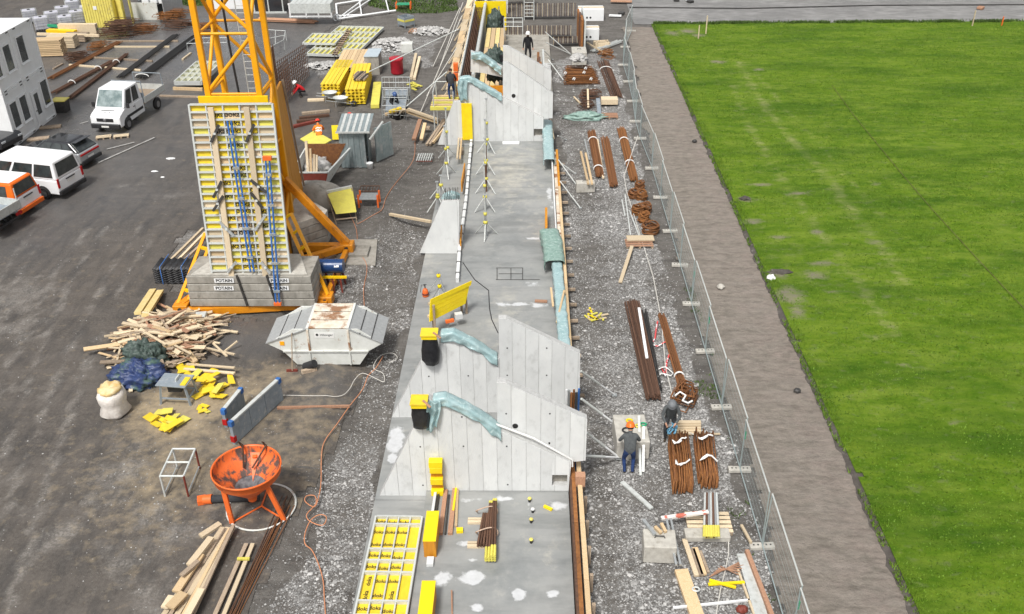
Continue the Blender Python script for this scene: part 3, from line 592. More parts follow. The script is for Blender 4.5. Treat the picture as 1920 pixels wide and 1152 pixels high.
# wall A
t = thing('fin_wall', 'nearest pale board-marked concrete fin wall with a small square recess at its lower right corner', 'concrete wall', (-1.6, YA, T), 0, 'concrete fin walls of the grandstand')
pr = xz([(713, 937), (775, 803), (797, 800), (803, 748), (1071, 868), (1066, 921), (713, 937)][:-1], YA); pr[0] = (pr[0][0], T); pr[5-0] = (pr[5][0], S-.01)
h1, h2 = V(1035, 911, YA), V(1064, 891, YA)
finparts(t, [pr[0], pr[1], pr[2], pr[3], pr[4], pr[5], (pr[5][0], T)], YA, .26, V(932, 850, YA).x, .45, (h1.x, h2.x, h1.z, h2.z))
ties(t, [(788, 838), (869, 837), (950, 837), (1030, 831), (866, 782), (793, 910), (952, 909)], YA)
t2 = thing('fin_wall', 'pale concrete wall piece rising directly behind the nearest fin wall, pierced by one black round hole', 'concrete wall', (.4, YA+.26, 1.3), 0, 'concrete fin walls of the grandstand')
YA2 = YA+.262
pr = xz([(932.5, 717), (948, 719), (1101, 787), (1098, 864), (1077, 866), (932.5, 806)], YA2)
finparts(t2, pr, YA2, .25, V(932, 850, YA).x, .45)
ties(t2, [(949, 776), (1031, 776), (1030, 832)], YA2)
q = V(966, 799, YA2); MB().tube((q.x, YA2-.01, q.z), (q.x, YA2+.02, q.z), .09, n=14).build('round_hole', black, t2, world=True)
MB().path([V(934+8*math.sin(a), 724-7*math.cos(a)+0, YA2+.1) for a in [-.3, .3, .9, 1.5, 2.1, 2.7]], .02).build('lifting_loop', strap, t2, world=True)
pts = [V(925, 794, YA+.1), V(1000, 822, YA+.1), V(1073, 862, YA+.1), V(1073, 875, YA+.1)]
tag(MB().path(pts, .035, 8).build('white_hose', strap), 'white hose lying down the sloping top of the nearest fin wall', 'hose')
# wall B
t = thing('fin_wall', 'second pale concrete fin wall from the front, full height at right with rows of tie holes', 'concrete wall', (-.2, YB, T), 0, 'concrete fin walls of the grandstand')
pr = xz([(934.5, 597.5), (949, 598), (1088, 664), (1087, 735), (1066, 738)], YB); xr_ = pr[-1][0]
finparts(t, [pr[0], pr[1], pr[2], pr[3], pr[4], (xr_, T), (pr[0][0], T)], YB, .25, pr[0][0], .45)
ties(t, [(951, 653), (1025, 653), (951, 704), (1025, 704)], YB)
t = thing('fin_wall', 'sloping left half of the second fin wall, its top under a teal sheet and its foot on the outer strip', 'concrete wall', (-3, YB, T), 0, 'concrete fin walls of the grandstand')
pr2 = xz([(735, 783), (790, 678), (822, 676), (824, 628), (934, 674)], YB)
finparts(t, [(pr2[0][0], T), pr2[1], pr2[2], pr2[3], (pr[0][0]-.006, pr2[4][1]), (pr[0][0]-.006, T)], YB+.02, .25, pr[0][0], .45)
ties(t, [(804, 706), (878, 705)], YB+.02)
# wall C
t = thing('fin_wall', 'third pale concrete fin wall, the one with a yellow board leaning on it and a square recess lower right', 'concrete wall', (-2, YC, T), 0, 'concrete fin walls of the grandstand')
pr = xz([(820, 268), (850, 192), (866, 190), (870, 146), (1019, 222), (1018, 262)], YC); h1, h2 = V(1001, 256, YC), V(1017, 242, YC)
finparts(t, [(pr[0][0], T), pr[1], pr[2], pr[3], pr[4], (pr[5][0], T)], YC, .3, V(943, 200, YC).x, .45, (h1.x, h2.x, h1.z, h2.z))
t = thing('fin_wall', 'pale concrete wall piece rising directly behind the third fin wall with a small round hole', 'concrete wall', (0, YC+.3, 1.4), 0, 'concrete fin walls of the grandstand')
pr = xz([(943, 117), (953, 118), (1037, 176), (1036, 222), (1020, 223), (943, 182)], YC+.302)
finparts(t, pr, YC+.302, .3, V(943, 200, YC).x, .45)
q = V(963, 180, YC+.3); MB().tube((q.x, YC+.285, q.z), (q.x, YC+.32, q.z), .12, n=12).build('round_hole', black, t, world=True)
# wall D
t = thing('fin_wall', 'rearmost pale concrete fin wall, in front of the worker in black', 'concrete wall', (0, YD, T), 0, 'concrete fin walls of the grandstand')
pr = xz([(943, 87), (953, 87.5), (1034, 134), (1033, 169), (1018, 170)], YD)
finparts(t, [pr[0], pr[1], pr[2], pr[3], pr[4], (pr[4][0], T), (pr[0][0], T)], YD, .3, pr[0][0], .5)
t = thing('fin_wall', 'rearmost sloping wall half left of the stair gap, dull grey under a teal sheet', 'concrete wall', (-3, YD, 2), 0, 'concrete fin walls of the grandstand')
pr = xz([(882, 98), (942, 128), (942, 148), (905, 140), (882, 138)], YD)
finparts(t, pr, YD+.3, .25, pr[0][0], .5)
# cut-off wedge wall on the strip
YW = P(825, 475, T).y
t = thing('wedge_wall', 'small free-standing concrete wedge wall on the outer strip with bare bars sticking up behind it', 'concrete wall', (-4, YW, T))
pr = xz([(787, 476), (829, 378), (861, 377), (861, 474)], YW); pr[0] = (pr[0][0], T); pr[3] = (pr[3][0], T)
finparts(t, pr, YW, .24, pr[3][0], 2.2)
for i in range(9):
    a = V(834+i*3.2, 378, YW+.12); b = a+Vector((random.uniform(-.04, .04), .05, random.uniform(.5, .7))); rod(t, 'starter_bar', a, b, .014, steeld)
a = V(845, 345, YW+.6); b = V(845, 375, YW+.6)
tag(MB().box((a.x, YW+.5, 1.3), (.5, .35, 2.5)).build('concrete_post', wallc), 'pale squared concrete post behind the wedge wall under a teal cap', 'concrete post')
lump((a.x, YW+.5, 2.55), (.42, .3, .33), teal, 'plastic_bag', amp=.25, seed=4); tag(bpy.data.objects['plastic_bag'], 'teal plastic bag tied over the post behind the wedge wall', 'plastic sheet')
# ---- teal sheets over the walls
def sheetover(lbl, pts, Y, dl=.3, dr=.3, m=teal, seed=0, w=.2, amp=.06):
    o = drape([V(x, y, Y) for x, y in pts], w, dl, w, dr, m, 'plastic_sheet', amp=amp, seed=seed); return tag(o, lbl, 'plastic sheet', 'plastic sheets covering fresh concrete')
sheetover('teal plastic sheet wrapped along the sloping top of the nearest fin wall', [(812, 744), (835, 741), (880, 762), (930, 795), (940, 806)], YA+.12, .22, .34, seed=1, w=.2, amp=.045)
sheetover('teal plastic sheet wrapped along the sloping top of the second fin wall', [(827, 622), (850, 620), (890, 640), (933, 668)], YB+.14, .22, .3, seed=2, w=.2, amp=.045)
sheetover('teal plastic sheet wrapped along the sloping top of the third fin wall', [(862, 146), (880, 143), (910, 160), (941, 178)], YC+.15, .25, .36, seed=3, w=.22, amp=.05)
sheetover('teal plastic sheet bunched over the rearmost sloping wall half', [(884, 98), (900, 99), (920, 112), (940, 127)], YD+.4, .3, .4, seed=5, w=.3, amp=.12)
def hang(lbl, top, wd, h, Y, m=teal, seed=0):   # folds hanging down
    mb = MB(); nu, nv = 14, 22; vs = []; tp = V(top[0], top[1], Y)
    for j in range(nv+1):
        for i in range(nu+1):
            u = i/nu; v = j/nv; ww = wd*(1+.25*v-.5*v*v); x = tp.x+(u-.5)*ww+.05*math.sin(v*4+seed); y = Y-.1-.07*math.sin(u*11+seed+v*2)-.04*mnoise.noise(Vector((u*4, v*5, seed)))
            vs.append((x, y, tp.z-v*h*(1+.12*math.sin(u*3+seed))))
    W_ = nu+1; mb.add(vs, [(j*W_+i, j*W_+i+1, (j+1)*W_+i+1, (j+1)*W_+i) for j in range(nv) for i in range(nu)], True)
    o = mb.build('plastic_sheet', m); s_ = o.modifiers.new('thickness', 'SOLIDIFY'); s_.thickness = .012
    return tag(o, lbl, 'plastic sheet', 'plastic sheets covering fresh concrete')
hang('teal plastic sheet end hanging in folds down the face of the nearest fin wall', (810, 750), .42, 1.0, YA-.05, seed=1)
hang('teal plastic sheet end hanging in folds at the left of the third fin wall', (868, 150), .55, 1.3, YC-.05, seed=3)
# yellow capped black sacks
def capbag(lbl, px, py, bw, bh, Y, two):
    c = V(px, py, Y); r = thing('covered_column', lbl, 'covered column', (c.x, Y, c.z-bh-.1), 0, 'starter bars under black sacks with yellow caps')
    mb = MB(); prof = [(.01, 0), (bw*.42, .02), (bw*.52, bh*.18), (bw*.56, bh*.45), (bw*.46, bh*.75), (bw*.34, bh), (.01, bh)]
    mb.lathe(prof, (c.x, Y, c.z-bh), 18, sy=.6)
    mb.v = [tuple(Vector(v)+Vector((.05*mnoise.noise(Vector(v)*6), .05*mnoise.noise(Vector(v)*5+Vector((9, 0, 0))), 0))) for v in mb.v]
    mb.build('sack', blackb, r, world=True)
    MB().box((c.x, Y, c.z+.03), (bw*1.0, .5, .06)).build('cap_board', ply, r, world=True, bevel=.006)
    MB().box((c.x, Y-.2, c.z-.06), (bw*.9, .06, .12)).build('cap_edge', plyb, r, world=True)
    onm = MB().beam((c.x+bw*.25, Y-.1, c.z+.09), (c.x+bw*.7, Y-.35, c.z+.02), .07, .03).build('cap_batten', woodr, r, world=True)
capbag('black sack with a yellow board cap at the left of the nearest fin wall', 786, 752, .52, 1.0, YA-.12, 0)
capbag('black sack with a yellow board cap at the left of the second fin wall', 805, 625, .58, 1.25, YB-.12, 0)
# ================================================================ THINGS ON THE FOOTING
# yellow stepped box leaning on wall A
r = thing('formwork_insert', 'tall yellow formwork insert with two slots standing against the nearest fin wall', 'formwork box', (*V(820, 925, YA-.2).xy, S))
a = V(808, 924, YA-.18); b = V(833, 924, YA-.18); top = V(820, 862, YA-.12); W0 = b.x-a.x; zs = np.linspace(S, top.z+.02, 7); xm = (a.x+b.x)/2
for i in range(6):
    dd = .0 if i in (1, 3) else .1
    if i in (1, 3): MB().box((xm, YA-.10, (zs[i]+zs[i+1])/2), (W0*.86, .08, zs[i+1]-zs[i])).build('slot', plyor, r, world=True)
    else: MB().box((xm, YA-.16, (zs[i]+zs[i+1])/2), (W0*(1 if i % 2 else .92), .24, (zs[i+1]-zs[i])-.01)).build('board', plyb, r, world=True, bevel=.008)
# yellow vertical board on wall C
a = V(877, 262, YC-.12); b = V(877, 194, YC-.12)
tag(MB().box((a.x, YC-.14, (a.z+b.z)/2), (.62, .1, b.z-a.z)).build('yellow_board', plyb, bevel=.01), 'tall narrow bright yellow board standing against the third fin wall', 'board')
# stop-end boxes along the step
def postbox(lbl, p0, p1, w_, h_, x=None):
    a = SP(*p0); b = SP(*p1); r = thing('stop_end_box', lbl, 'formwork box', mid(a, b), 0, 'yellow stop end boxes standing on the step of the footing')
    MB().box(((a.x+b.x)/2, (a.y+b.y)/2, S+h_/2), (w_, abs(b.y-a.y), h_)).build('box_body', plyor, r, world=True, bevel=.006)
    MB().box(((a.x+b.x)/2, (a.y+b.y)/2, S+h_+.012), (w_+.02, abs(b.y-a.y)+.01, .022)).build('lid_board', plyb, r, world=True)
postbox('yellow stop end box beside the framed formwork panel, nearer the fin wall', (809, 1045), (812, 988), .36, .62)
postbox('yellow stop end box at the bottom edge of the picture beside the framed panel', (802, 1190), (803, 1120), .36, .62)
bx = SP(807, 1056); tag(MB().box((bx.x, bx.y, S+.06), (.2, .3, .12)).build('white_block', wallc, bevel=.01), 'small white block at the foot of the yellow stop end box', 'block')
# boards by wall
g = 'planks lying on the footing beside the nearest fin wall'
for (a, b, w_, h_, m, l) in [((826, 1004), (836, 922), .13, .1, woodr, 'reddish plank lying leftmost beside the fin wall'), ((835, 1004), (842, 930), .05, .06, steeld, 'thin dark strip lying between the reddish planks'), ((844, 1004), (853, 917), .14, .1, woodr, 'reddish plank with a yellow edge lying in the middle beside the fin wall'), ((850, 962), (856, 916), .06, .12, plyb, 'short bright yellow strip lying on the middle plank'), ((855, 990), (858, 918), .08, .08, wood, 'short plank lying rightmost beside the fin wall')]:
    onebar('plank', l, 'plank', SP(*a)+Z*(h_/2), SP(*b)+Z*(h_/2), w_, h_, m, g)
c = SP(862, 997); tag(MB().box((c.x, c.y, S+.05), (.2, .16, .1), .1).build('yellow_block', plyb), 'small yellow block lying near the prop bundle', 'block')
c0, c1 = SP(1020, 951), SP(1035, 958); onebar('yellow_offcut', 'short yellow stick lying on the wet slab in front of the nearest wall', 'offcut', c0+Z*.04, c1+Z*.04, .09, .07, plyb)
for i, (x, y) in enumerate([(993, 941), (999, 961), (996, 980), (996, 1018)]):
    c = SP(x, y); r = thing('capped_sleeve', ['furthest', 'second', 'third', 'nearest'][i]+' pale capped sleeve standing in the row on the wet slab', 'sleeve', c, 0, 'row of capped sleeves on the wet slab')
    MB().tube((0, 0, 0), (0, 0, .12), .045, n=10).build('sleeve', plastd, r); MB().lathe([(.001, .17), (.05, .165), (.062, .14), (.062, .12), (.001, .12)], n=12).build('cap', cont_y if i != 1 else strap, r)
onebar('thin_post', 'thin brown rod standing at the lower edge of the slab', 'rod', SP(848, 1160), SP(847, 1112)+Z*.1, .04, .04, woodr)
# prop bundle
r = thing('prop_bundle', 'strapped bundle of rusty steel props with yellow ends lying on battens on the slab', 'steel props', SP(913, 1005))
a, b = SP(903, 1040), SP(897, 975)
for i in range(7):
    for k in range(2 if i < 5 else 3):
        x = -.24+i*.085; z = S+.16+k*.085
        if i < 3: p, q = SP(906+0, 1032), SP(904, 975)
        else: p, q = SP(918, 1058), SP(921, 952)
        p = Vector((p.x*0+q.x*0+SP(913, 1005).x+x, p.y, z)); q = Vector((SP(913, 1005).x+x*.7+.05, q.y, z+.02)); rod(r, 'prop', p, q, .036, rustd, 8)
        if i >= 3:
            rod(r, 'prop_end', p-Vector((0, .02, 0)), p+Vector((0, .75, 0))*.55, .043, plyf, 8); rod(r, 'prop_end', q, q-Vector((0, .1, 0)), .043, plyf, 8)
for y in (1035, 990): 
    c = SP(905, y-8)
    for k in range(2): bar(r, 'bearer', (c.x-.45, c.y+k*.12, S+.05), (c.x+.4, c.y+k*.12, S+.05), .09, .09, woodp)
for y in (1008, 968):
    c = SP(913, y); r2 = MB().path([(c.x+.33*math.cos(t_), c.y+.06*math.sin(t_*2), S+.2+.17*math.sin(t_)) for t_ in np.linspace(-.5, 3.7, 16)], .022, 6).build('strap', mat('tan_strap', (.55, .40, .30)), r, world=True)
# framed formwork panel helper : local frame x across, y along, z up (face up)
def framepanel(name, lbl, M, W_, H_, cols, rows, frm, plm, cat='formwork panel', group=None, writing=None, th=.12, uneven=None, bw=.06, plates=True, letters=30):
    r = thing(name, lbl, cat, M.translation, 0, group)
    def b(nm, p, q, w2, h2, m): 
        p = M@Vector(p); q = M@Vector(q); up = (M.to_3x3()@Z).normalized(); bar(r, nm, p, q, w2, h2, m, up)
    z = th/2
    for s_ in (-1, 1): b('frame_edge', (s_*W_/2, -H_/2, z), (s_*W_/2, H_/2, z), bw, th, frm)
    ysx = uneven or [-H_/2+H_*i/rows for i in range(rows+1)]
    for i, y in enumerate(ysx): b('frame_edge' if i in (0, len(ysx)-1) else 'cross_rib', (-W_/2+bw/2+.002, y, z), (W_/2-bw/2-.002, y, z), bw, th*.98, frm)
    for i in range(1, cols):
        x = -W_/2+W_*i/cols
        for y0, y1 in zip(ysx, ysx[1:]): b('rib', (x, y0+bw/2+.002, z-.01), (x, y1-bw/2-.002, z-.01), bw*.7, th*.8, frm)
    if plates:
        cw = W_/cols
        for i in range(cols):
            for y0, y1 in zip(ysx, ysx[1:]):
                b('ply_face', (-W_/2+cw*i+bw/2+.003, (y0+y1)/2, .01), (-W_/2+cw*(i+1)-bw/2-.003, (y0+y1)/2, .01), y1-y0-bw-.01, .02, plm if rows < 20 or random.random() < (.75 if 0 < i < cols-1 else .25) else random.choice([plyf, plyf, wood, woodp]))
    if writing:
        rr = random.Random(len(lbl)); n_ = 0
        for i in range(cols):
            for y0, y1 in zip(ysx, ysx[1:]):
                if n_ >= letters: break
                if rows > 20 and (i in (0, cols-1) or rr.random() < .5): continue
                cx = -W_/2+W_/cols*(i+.5); f = y1-y0 > W_/cols*1.6
                for k in range(2 if f else 1):
                    rot = rr.choice([0, 0, math.pi/2]) if f else 0
                    MM = M@Matrix.Translation((cx+rr.uniform(-.02, .02), y0+(y1-y0)*((k+.5)/2 if f else rr.uniform(.4, .65)), .0225))@Matrix.Rotation(rot, 4, 'Z')
                    text(r, writing, MM, W_/cols*.5, black, 'printed_word', .004); n_ += 1
    return r
a, b_, c_, d_ = SP(683, 1152), SP(778, 1152), SP(792, 975), SP(705, 975)
xax = (b_-a).normalized(); M = frame((1, .02, 0), (0.02, 1, 0), ((d_.x+c_.x)/2-.04, 19.3, S+.02)); hh = 4.4
q0 = [.0, .27, 1.05, 1.5, 1.93, 2.75, 3.3, 4.4]; topy = (c_.y)
M = frame((1, -.015, 0), (.015, 1, 0), ((d_.x+c_.x)/2-.03, topy-hh/2, S+.02))
framepanel('framed_panel', 'grey framed formwork panel with yellow printed plates lying on the slab at bottom left', M, 1.42, hh, 4, 7, galvl, ply, writing='doka', th=.14, uneven=[hh/2-v for v in [0, .33, 1.35, 1.8, 2.25, 3.3, 3.8, 4.4]][::-1], bw=.055)
# gauge strip along the step, standing boards
pts = [(858, 530), (862, 470), (874, 380), (884, 268)]
r = thing('step_formwork', 'long low white stop board with dark clamps standing along the footing step', 'formwork board', SP(870, 400))
for (p, q) in zip(pts, pts[1:]):
    a, b = SP(*p), SP(*q); bar(r, 'board', a+Z*.1, b-Vector((0, .01, 0))+Z*.1, .14, .26, wallc)
    n_ = int((b-a).length/.8)
    for i in range(n_): c = a.lerp(b, (i+.5)/n_); MB().box((c.x, c.y, c.z+.2), (.19, .07, .08)).build('clamp', steeld, r, world=True)
r = thing('step_formwork', 'short steel channel stop board with dark rail leading up to the yellow insert', 'formwork board', SP(812, 950))
a, b = SP(802, 1030), SP(817, 930); bar(r, 'board', a+Z*.08, b+Z*.08, .08, .2, wallc); bar(r, 'rail', a+Vector((.1, 0, .06)), b+Vector((.1, 0, .06)), .05, .1, steeld)
# orange planks by the step
for l, a, b, z in [('orange plank standing beside the white stop board, nearer one', (864, 470), (866, 440), .5), ('orange plank standing beside the white stop board, further one', (866, 360), (872, 325), .6)]:
    A, B_ = SP(*a), SP(*b); onebar('plank', l, 'plank', A+Z*z/2, B_+Z*z/2, .06, z, plyor, 'orange planks along the step')
for l, a, b in [('two pale battens side by side just below the third fin wall', (863, 310), (866, 268))]:
    A, B_ = P(*a, T), P(*b, T); r = thing('batten_pair', l, 'timber', mid(A, B_)); bar(r, 'batten', A+Z*.4, B_+Z*.4, .1, .1, wood); bar(r, 'batten', A+Vector((-.16, 0, .4)), B_+Vector((-.16, 0, .4)), .1, .1, woodp); MB().box((A.x-.08, (A.y+B_.y)/2, .19), (.3, .5, .3)).build('support', woodo, r, world=True)
# prop with tripod
def prop(lbl, foot, h, z0, yc=plyf, lean=0, rust_=False):
    c = P(foot[0], foot[1], z0); r = thing('steel_prop', lbl, 'steel prop', c, 0, 'telescopic steel props on tripods')
    m1 = rustd if rust_ else galv
    MB().tube((0, 0, 0), (0, 0, h*.55), .05, n=8).build('outer_tube', m1, r); MB().tube((0, 0, h*.55), (lean, 0, h), .036, n=8).build('inner_tube', galvl, r)
    MB().box((lean, 0, h), (.16, .16, .015)).build('head_plate', galv, r); MB().box((0, 0, .006), (.16, .16, .012)).build('foot_plate', galv, r)
    MB().lathe([(.05, -.08), (.085, -.06), (.085, .06), (.05, .08)], (0, 0, h*.55), 10).build('collar', yc, r)
    MB().lathe([(.05, -.06), (.11, -.04), (.11, .07), (.05, .09)], (0, 0, .75), 8).build('tripod_hub', yc, r)
    for k in range(3):
        a = 2.1*k+.5+foot[0]; e = Vector((.62*math.cos(a), .62*math.sin(a), .02)); MB().tube((.04*math.cos(a), .04*math.sin(a), .74), e, .032, n=6).build('leg', galvl, r)
prop('prop nearest the middle of the long bay, standing on a yellow tripod', (911, 444), 2.2, S)
prop('second prop up the bay with a yellow tripod head', (910, 395), 2.5, S)
prop('rusty prop with a reddish bracket further up the bay', (912, 360), 3.0, S, rust_=True)
prop('rusty prop in front of the third fin wall', (912, 325), 3.1, S, rust_=True)
prop('furthest prop, standing close to the third fin wall', (914, 285), 3.2, S)
prop('prop on the outer strip left of the orange plank with a yellow collar', (838, 330), 2.9, T)
prop('prop on the outer strip close below the third fin wall', (840, 300), 3.1, T)
prop('thin prop standing left of the wedge wall', (822, 395), 1.6, T)
prop('short prop with a yellow head above the wedge wall slope', (828, 372), 1.3, T)
for i, (f, tp) in enumerate([((838, 568), (813, 521)), ((836, 548), (808, 511))]):
    c = P(f[0]-12, f[1], T); r = thing('tripod', ['near', 'far'][i]+' empty tripod with yellow clamp head on the strip by the tilted yellow panel', 'tripod', c)
    for k in range(3): a = 2.1*k+.3+i; MB().tube((0, 0, .8), (.5*math.cos(a), .5*math.sin(a), .015), .02, n=6).build('leg', galv, r)
    MB().lathe([(.03, .74), (.09, .76), (.09, .88), (.04, .9)], n=8).build('clamp_head', plyb, r)
# tilted yellow panel
r = thing('tilted_panel', 'bright yellow panel of joined boards propped up at a slant on the step', 'formwork panel', P(842, 600, T))
q = [P(806, 608, 1.0), P(874, 570, 1.0), P(882, 530, 1.55), P(808, 560, 1.55)]
pa = [P(806, 604, .85), P(808, 562, 1.75), P(882, 527, 1.75), P(873, 570, .85)]
n_ = 5
for i in range(n_):
    u0, u1 = i/n_+.004, (i+1)/n_-.004; e = .06 if i == n_-1 else 0
    A, B_, D, E_ = pa[0].lerp(pa[1], u0), pa[0].lerp(pa[1], u1), pa[3].lerp(pa[2], u1)+Vector((e, 0, 0)), pa[3].lerp(pa[2], u0)+Vector((e, 0, 0))
    nn = (B_-A).cross(D-A).normalized(); nn *= .05 if nn.z < 0 else -.05; MB().prism([A, B_, D, E_], nn).build('board', plyb, r, world=True)
nu_ = (pa[1]-pa[0]).cross(pa[3]-pa[0]).normalized(); nu_ = nu_ if nu_.z < 0 else -nu_
for t_ in (.2, .75): bar(r, 'bearer', pa[0].lerp(pa[1], t_)+nu_*.12, pa[3].lerp(pa[2], t_)+nu_*.12, .12, .1, woodp)
for p in (pa[0], pa[3]): bar(r, 'leg', (p.x+.1*(1 if p is pa[0] else -2), p.y+.3, T), (p.x+.1*(1 if p is pa[0] else -2), p.y+.3, .95), .09, .09, woodo)
for p in (pa[1], pa[2]): bar(r, 'leg', (p.x+.1*(1 if p is pa[1] else -2), p.y-.1, T), (p.x+.1*(1 if p is pa[1] else -2), p.y-.1, 1.55), .09, .09, woodo)
c = P(860, 598, .6); MB().box((c.x, c.y, .75), (.3, .22, .22), .3).build('bracket', wallc, r, world=True); c = P(848, 606, .5); MB().box((c.x-.1, c.y, .6), (.35, .12, .12), .4).build('orange_marker', orange, r, world=True)
# lantern / sprayer
c = P(798, 556, T); r = thing('pressure_sprayer', 'small red and orange pressure sprayer with black handle standing on the outer strip', 'sprayer', c)
MB().lathe([(.001, 0), (.12, 0), (.14, .05), (.13, .2), (.12, .3), (.05, .4), (.001, .41)], n=16).build('tank', orange, r); MB().tube((0, 0, .4), (0, 0, .58), .025).build('pump', plastd, r)
MB().path([(-.08, 0, .58), (0, 0, .6), (.08, 0, .58)], .015).build('handle', plastd, r); MB().lathe([(.135, .1), (.147, .11), (.147, .17), (.135, .18)], n=16).build('band', redo, r); MB().path([(0, .02, .5), (-.15, .05, .55), (-.22, 0, .2)], .012).build('hose', plastd, r)
tag(MB().path([SP(868, 493)+Z*.01, SP(890, 525)+Z*.01, SP(916, 545)+Z*.01, SP(918, 580)+Z*.01, SP(922, 600)+Z*.01, SP(934, 625)+Z*.01], .02).build('black_cable', plastd), 'thin black cable trailing across the slab behind the second fin wall', 'cable')
tag(MB().box((*SP(958, 270).xy, S+.06), (1.0, .3, .1)).build('white_sheet', white, bevel=.01), 'small white flat board lying at the foot of the third fin wall', 'board')
c0, c1 = SP(1003, 566), SP(1026, 567); onebar('offcut', 'short brown offcut lying on the slab by the right edge', 'offcut', c0+Z*.04, c1+Z*.04, .14, .07, woodr)
onebar('long_pole', 'long pale round pole lying from the dirt across onto the wedge wall', 'pole', P(731, 402, .1), P(808, 416, .6), .13, .12, woodp)
# grid printed rectangle is chalk on the slab
mb = MB()
for a, b in [((930, 503), (980, 503)), ((935, 514), (980, 514)), ((930, 525), (1012, 525)), ((932, 503), (932, 525)), ((958, 503), (958, 525)), ((980, 503), (980, 525))]:
    A, B_ = SP(*a), SP(*b); mb.beam(A+Z*.012, B_+Z*.012, .03, .006)
tag(mb.build('chalk_lines', steeld), kind='structure')
# ---- edge formwork on the right side of the footing
r = thing('edge_formwork', 'rusty steel edge form with a long light timber at the near right slab edge', 'edge formwork', (XR+.2, 20, 0))
yy = [14, 16.2, 18.4, 20.6, YA+1.4]
for a, b in zip(yy, yy[1:]):
    MB().box((XR+.06, (a+b)/2, .38), (.06, b-a-.012, .86)).build('form_panel', rustd, r, world=True)
    MB().box((XR+.15, (a+b)/2, .76), (.12, b-a-.012, .08)).build('top_flange', rustb, r, world=True)
    MB().box((XR+.34, (a+b)/2, .70), (.14, b-a-.012, .16)).build('timber', wood, r, world=True)
for i in range(9): y = 14.5+i*1.05; MB().box((XR+.5, y, .33), (.1, .1, .66)).build('stake', woodo, r, world=True); 
MB().box((XR+.35, YA-.2, .9), (.3, .25, .4)).build('timber', woodr, r, world=True)
r = thing('edge_formwork', 'low white-topped edge form with timber props along the middle right edge of the slab', 'edge formwork', (XR+.2, 34, 0))
yy = list(np.arange(YB+.6, YC-.5, 2.6))
for a, b in zip(yy, yy[1:]):
    MB().box((XR+.04, (a+b)/2, .42), (.07, b-a-.012, .78)).build('form_panel', wallc, r, world=True)
    MB().box((XR+.34, (a+b)/2, .72), (.12, b-a-.012, .1)).build('timber', wood if b < 46 else plyor, r, world=True)
    MB().box((XR+.2, (a+b)/2, .6), (.16, b-a-.012, .05)).build('walk_board', rustw, r, world=True)
    for k in (.2, .7): MB().box((XR+.55, a+(b-a)*k, .18), (.45, .12, .1)).build('stake', woodo, r, world=True)
a, b = P(1024, 440, .75), P(1024, 396, .75); tag(MB().beam(a-Z*.2, b-Z*.2, .12, .8).build('orange_board', plyor), 'upright orange board at the right slab edge above the draped sheet', 'board')
def edgesheet(lbl, pts, dl, dr, seed, m=teal, z=.85, w=.22):
    o = drape([P(x, y, z) for x, y in pts], w, dl, w, dr, m, 'plastic_sheet', amp=.04, seed=seed); tag(o, lbl, 'plastic sheet', 'plastic sheets covering fresh concrete')
edgesheet('long teal plastic sheet over the right edge form behind the second fin wall', [(1044, 490), (1049, 540), (1054, 600), (1059, 650)], .25, .35, 11)
edgesheet('green plastic sheet bunched and hanging into the slab at the middle of the right edge', [(1030, 430), (1036, 450), (1040, 490)], .7, .5, 12, tealg, 1.0, .45)
edgesheet('teal plastic sheet hanging over the right slab edge beside the third fin wall', [(1026, 226), (1028, 262), (1030, 300)], .6, .4, 13, teal, 1.0, .3)
tag(MB().path([P(1032, 225, .9), P(1038, 260, .7)], .06).build('white_pole', woodp), 'pale pole leaning on the edge form beside the third fin wall', 'pole')
for i, (a, b) in enumerate([((1044, 605), (1058, 545)), ((1037, 575), (1033, 540))]): onebar('batten', ['long', 'short'][i]+' batten leaning on the teal sheeted edge form', 'batten', P(*a, .8), P(*b, 1.0), .08, .06, wood)
# vertical props behind wall A right end
r = thing('prop_group', 'tight group of upright steel posts between the two nearest fin walls at right', 'steel props', P(1072, 790, 0))
for i in range(6):
    c = V(1061+i*4.6, 745, YA+1.1+.15*(i % 2)); rod(r, 'post', (c.x, c.y, .1), (c.x+.02, c.y, V(1060, 738, YA+1.1).z+random.uniform(0, .15)), .035, [wallc, galv, rustb, rustb, steeld, blue][i], 8)
# raking props to the right of the walls
g = 'raking steel props holding the walls'
for i, (a, za, b, l) in enumerate([((1089, 696), 2.0, (1152, 740), 'upper raking prop from the second fin wall down to the gravel'), ((1090, 748), 1.6, (1160, 800), 'raking prop running from the wall end to the concrete block, upper one'), ((1100, 812), 1.5, (1160, 857), 'raking prop running from the nearest wall end to the block, middle one'), ((1100, 855), 1.0, (1160, 858), 'lowest raking prop, almost level, from the nearest wall end to the block')]):
    A = P(*a, za); B_ = P(*b, .08); r = thing('raking_prop', l, 'steel prop', B_, 0, g); rod(r, 'tube', A, A.lerp(B_, .55), .045, galvl, 8); rod(r, 'inner_tube', A.lerp(B_, .55), B_, .034, white, 8); MB().box(B_-Z*.02, (.18, .18, .03)).build('foot_plate', galv, r, world=True)
for i, (a, za, b, l) in enumerate([((1047, 300), .8, (1083, 350), 'thin raking prop reaching the small concrete block'), ((1050, 340), .8, (1088, 390), 'thin raking prop ending in the open gravel'), ((1046, 255), .8, (1060, 262), 'dark stubby prop beside the teal sheet'), ((1050, 305), .7, (1078, 325), 'thin raking prop above the small concrete block')]):
    A = P(*a, za); B_ = P(*b, .05); r = thing('raking_prop', l, 'steel prop', B_, 0, g); rod(r, 'tube', A, B_, .034, galvl, 6); MB().box(B_, (.15, .15, .03)).build('foot_plate', galv, r, world=True)
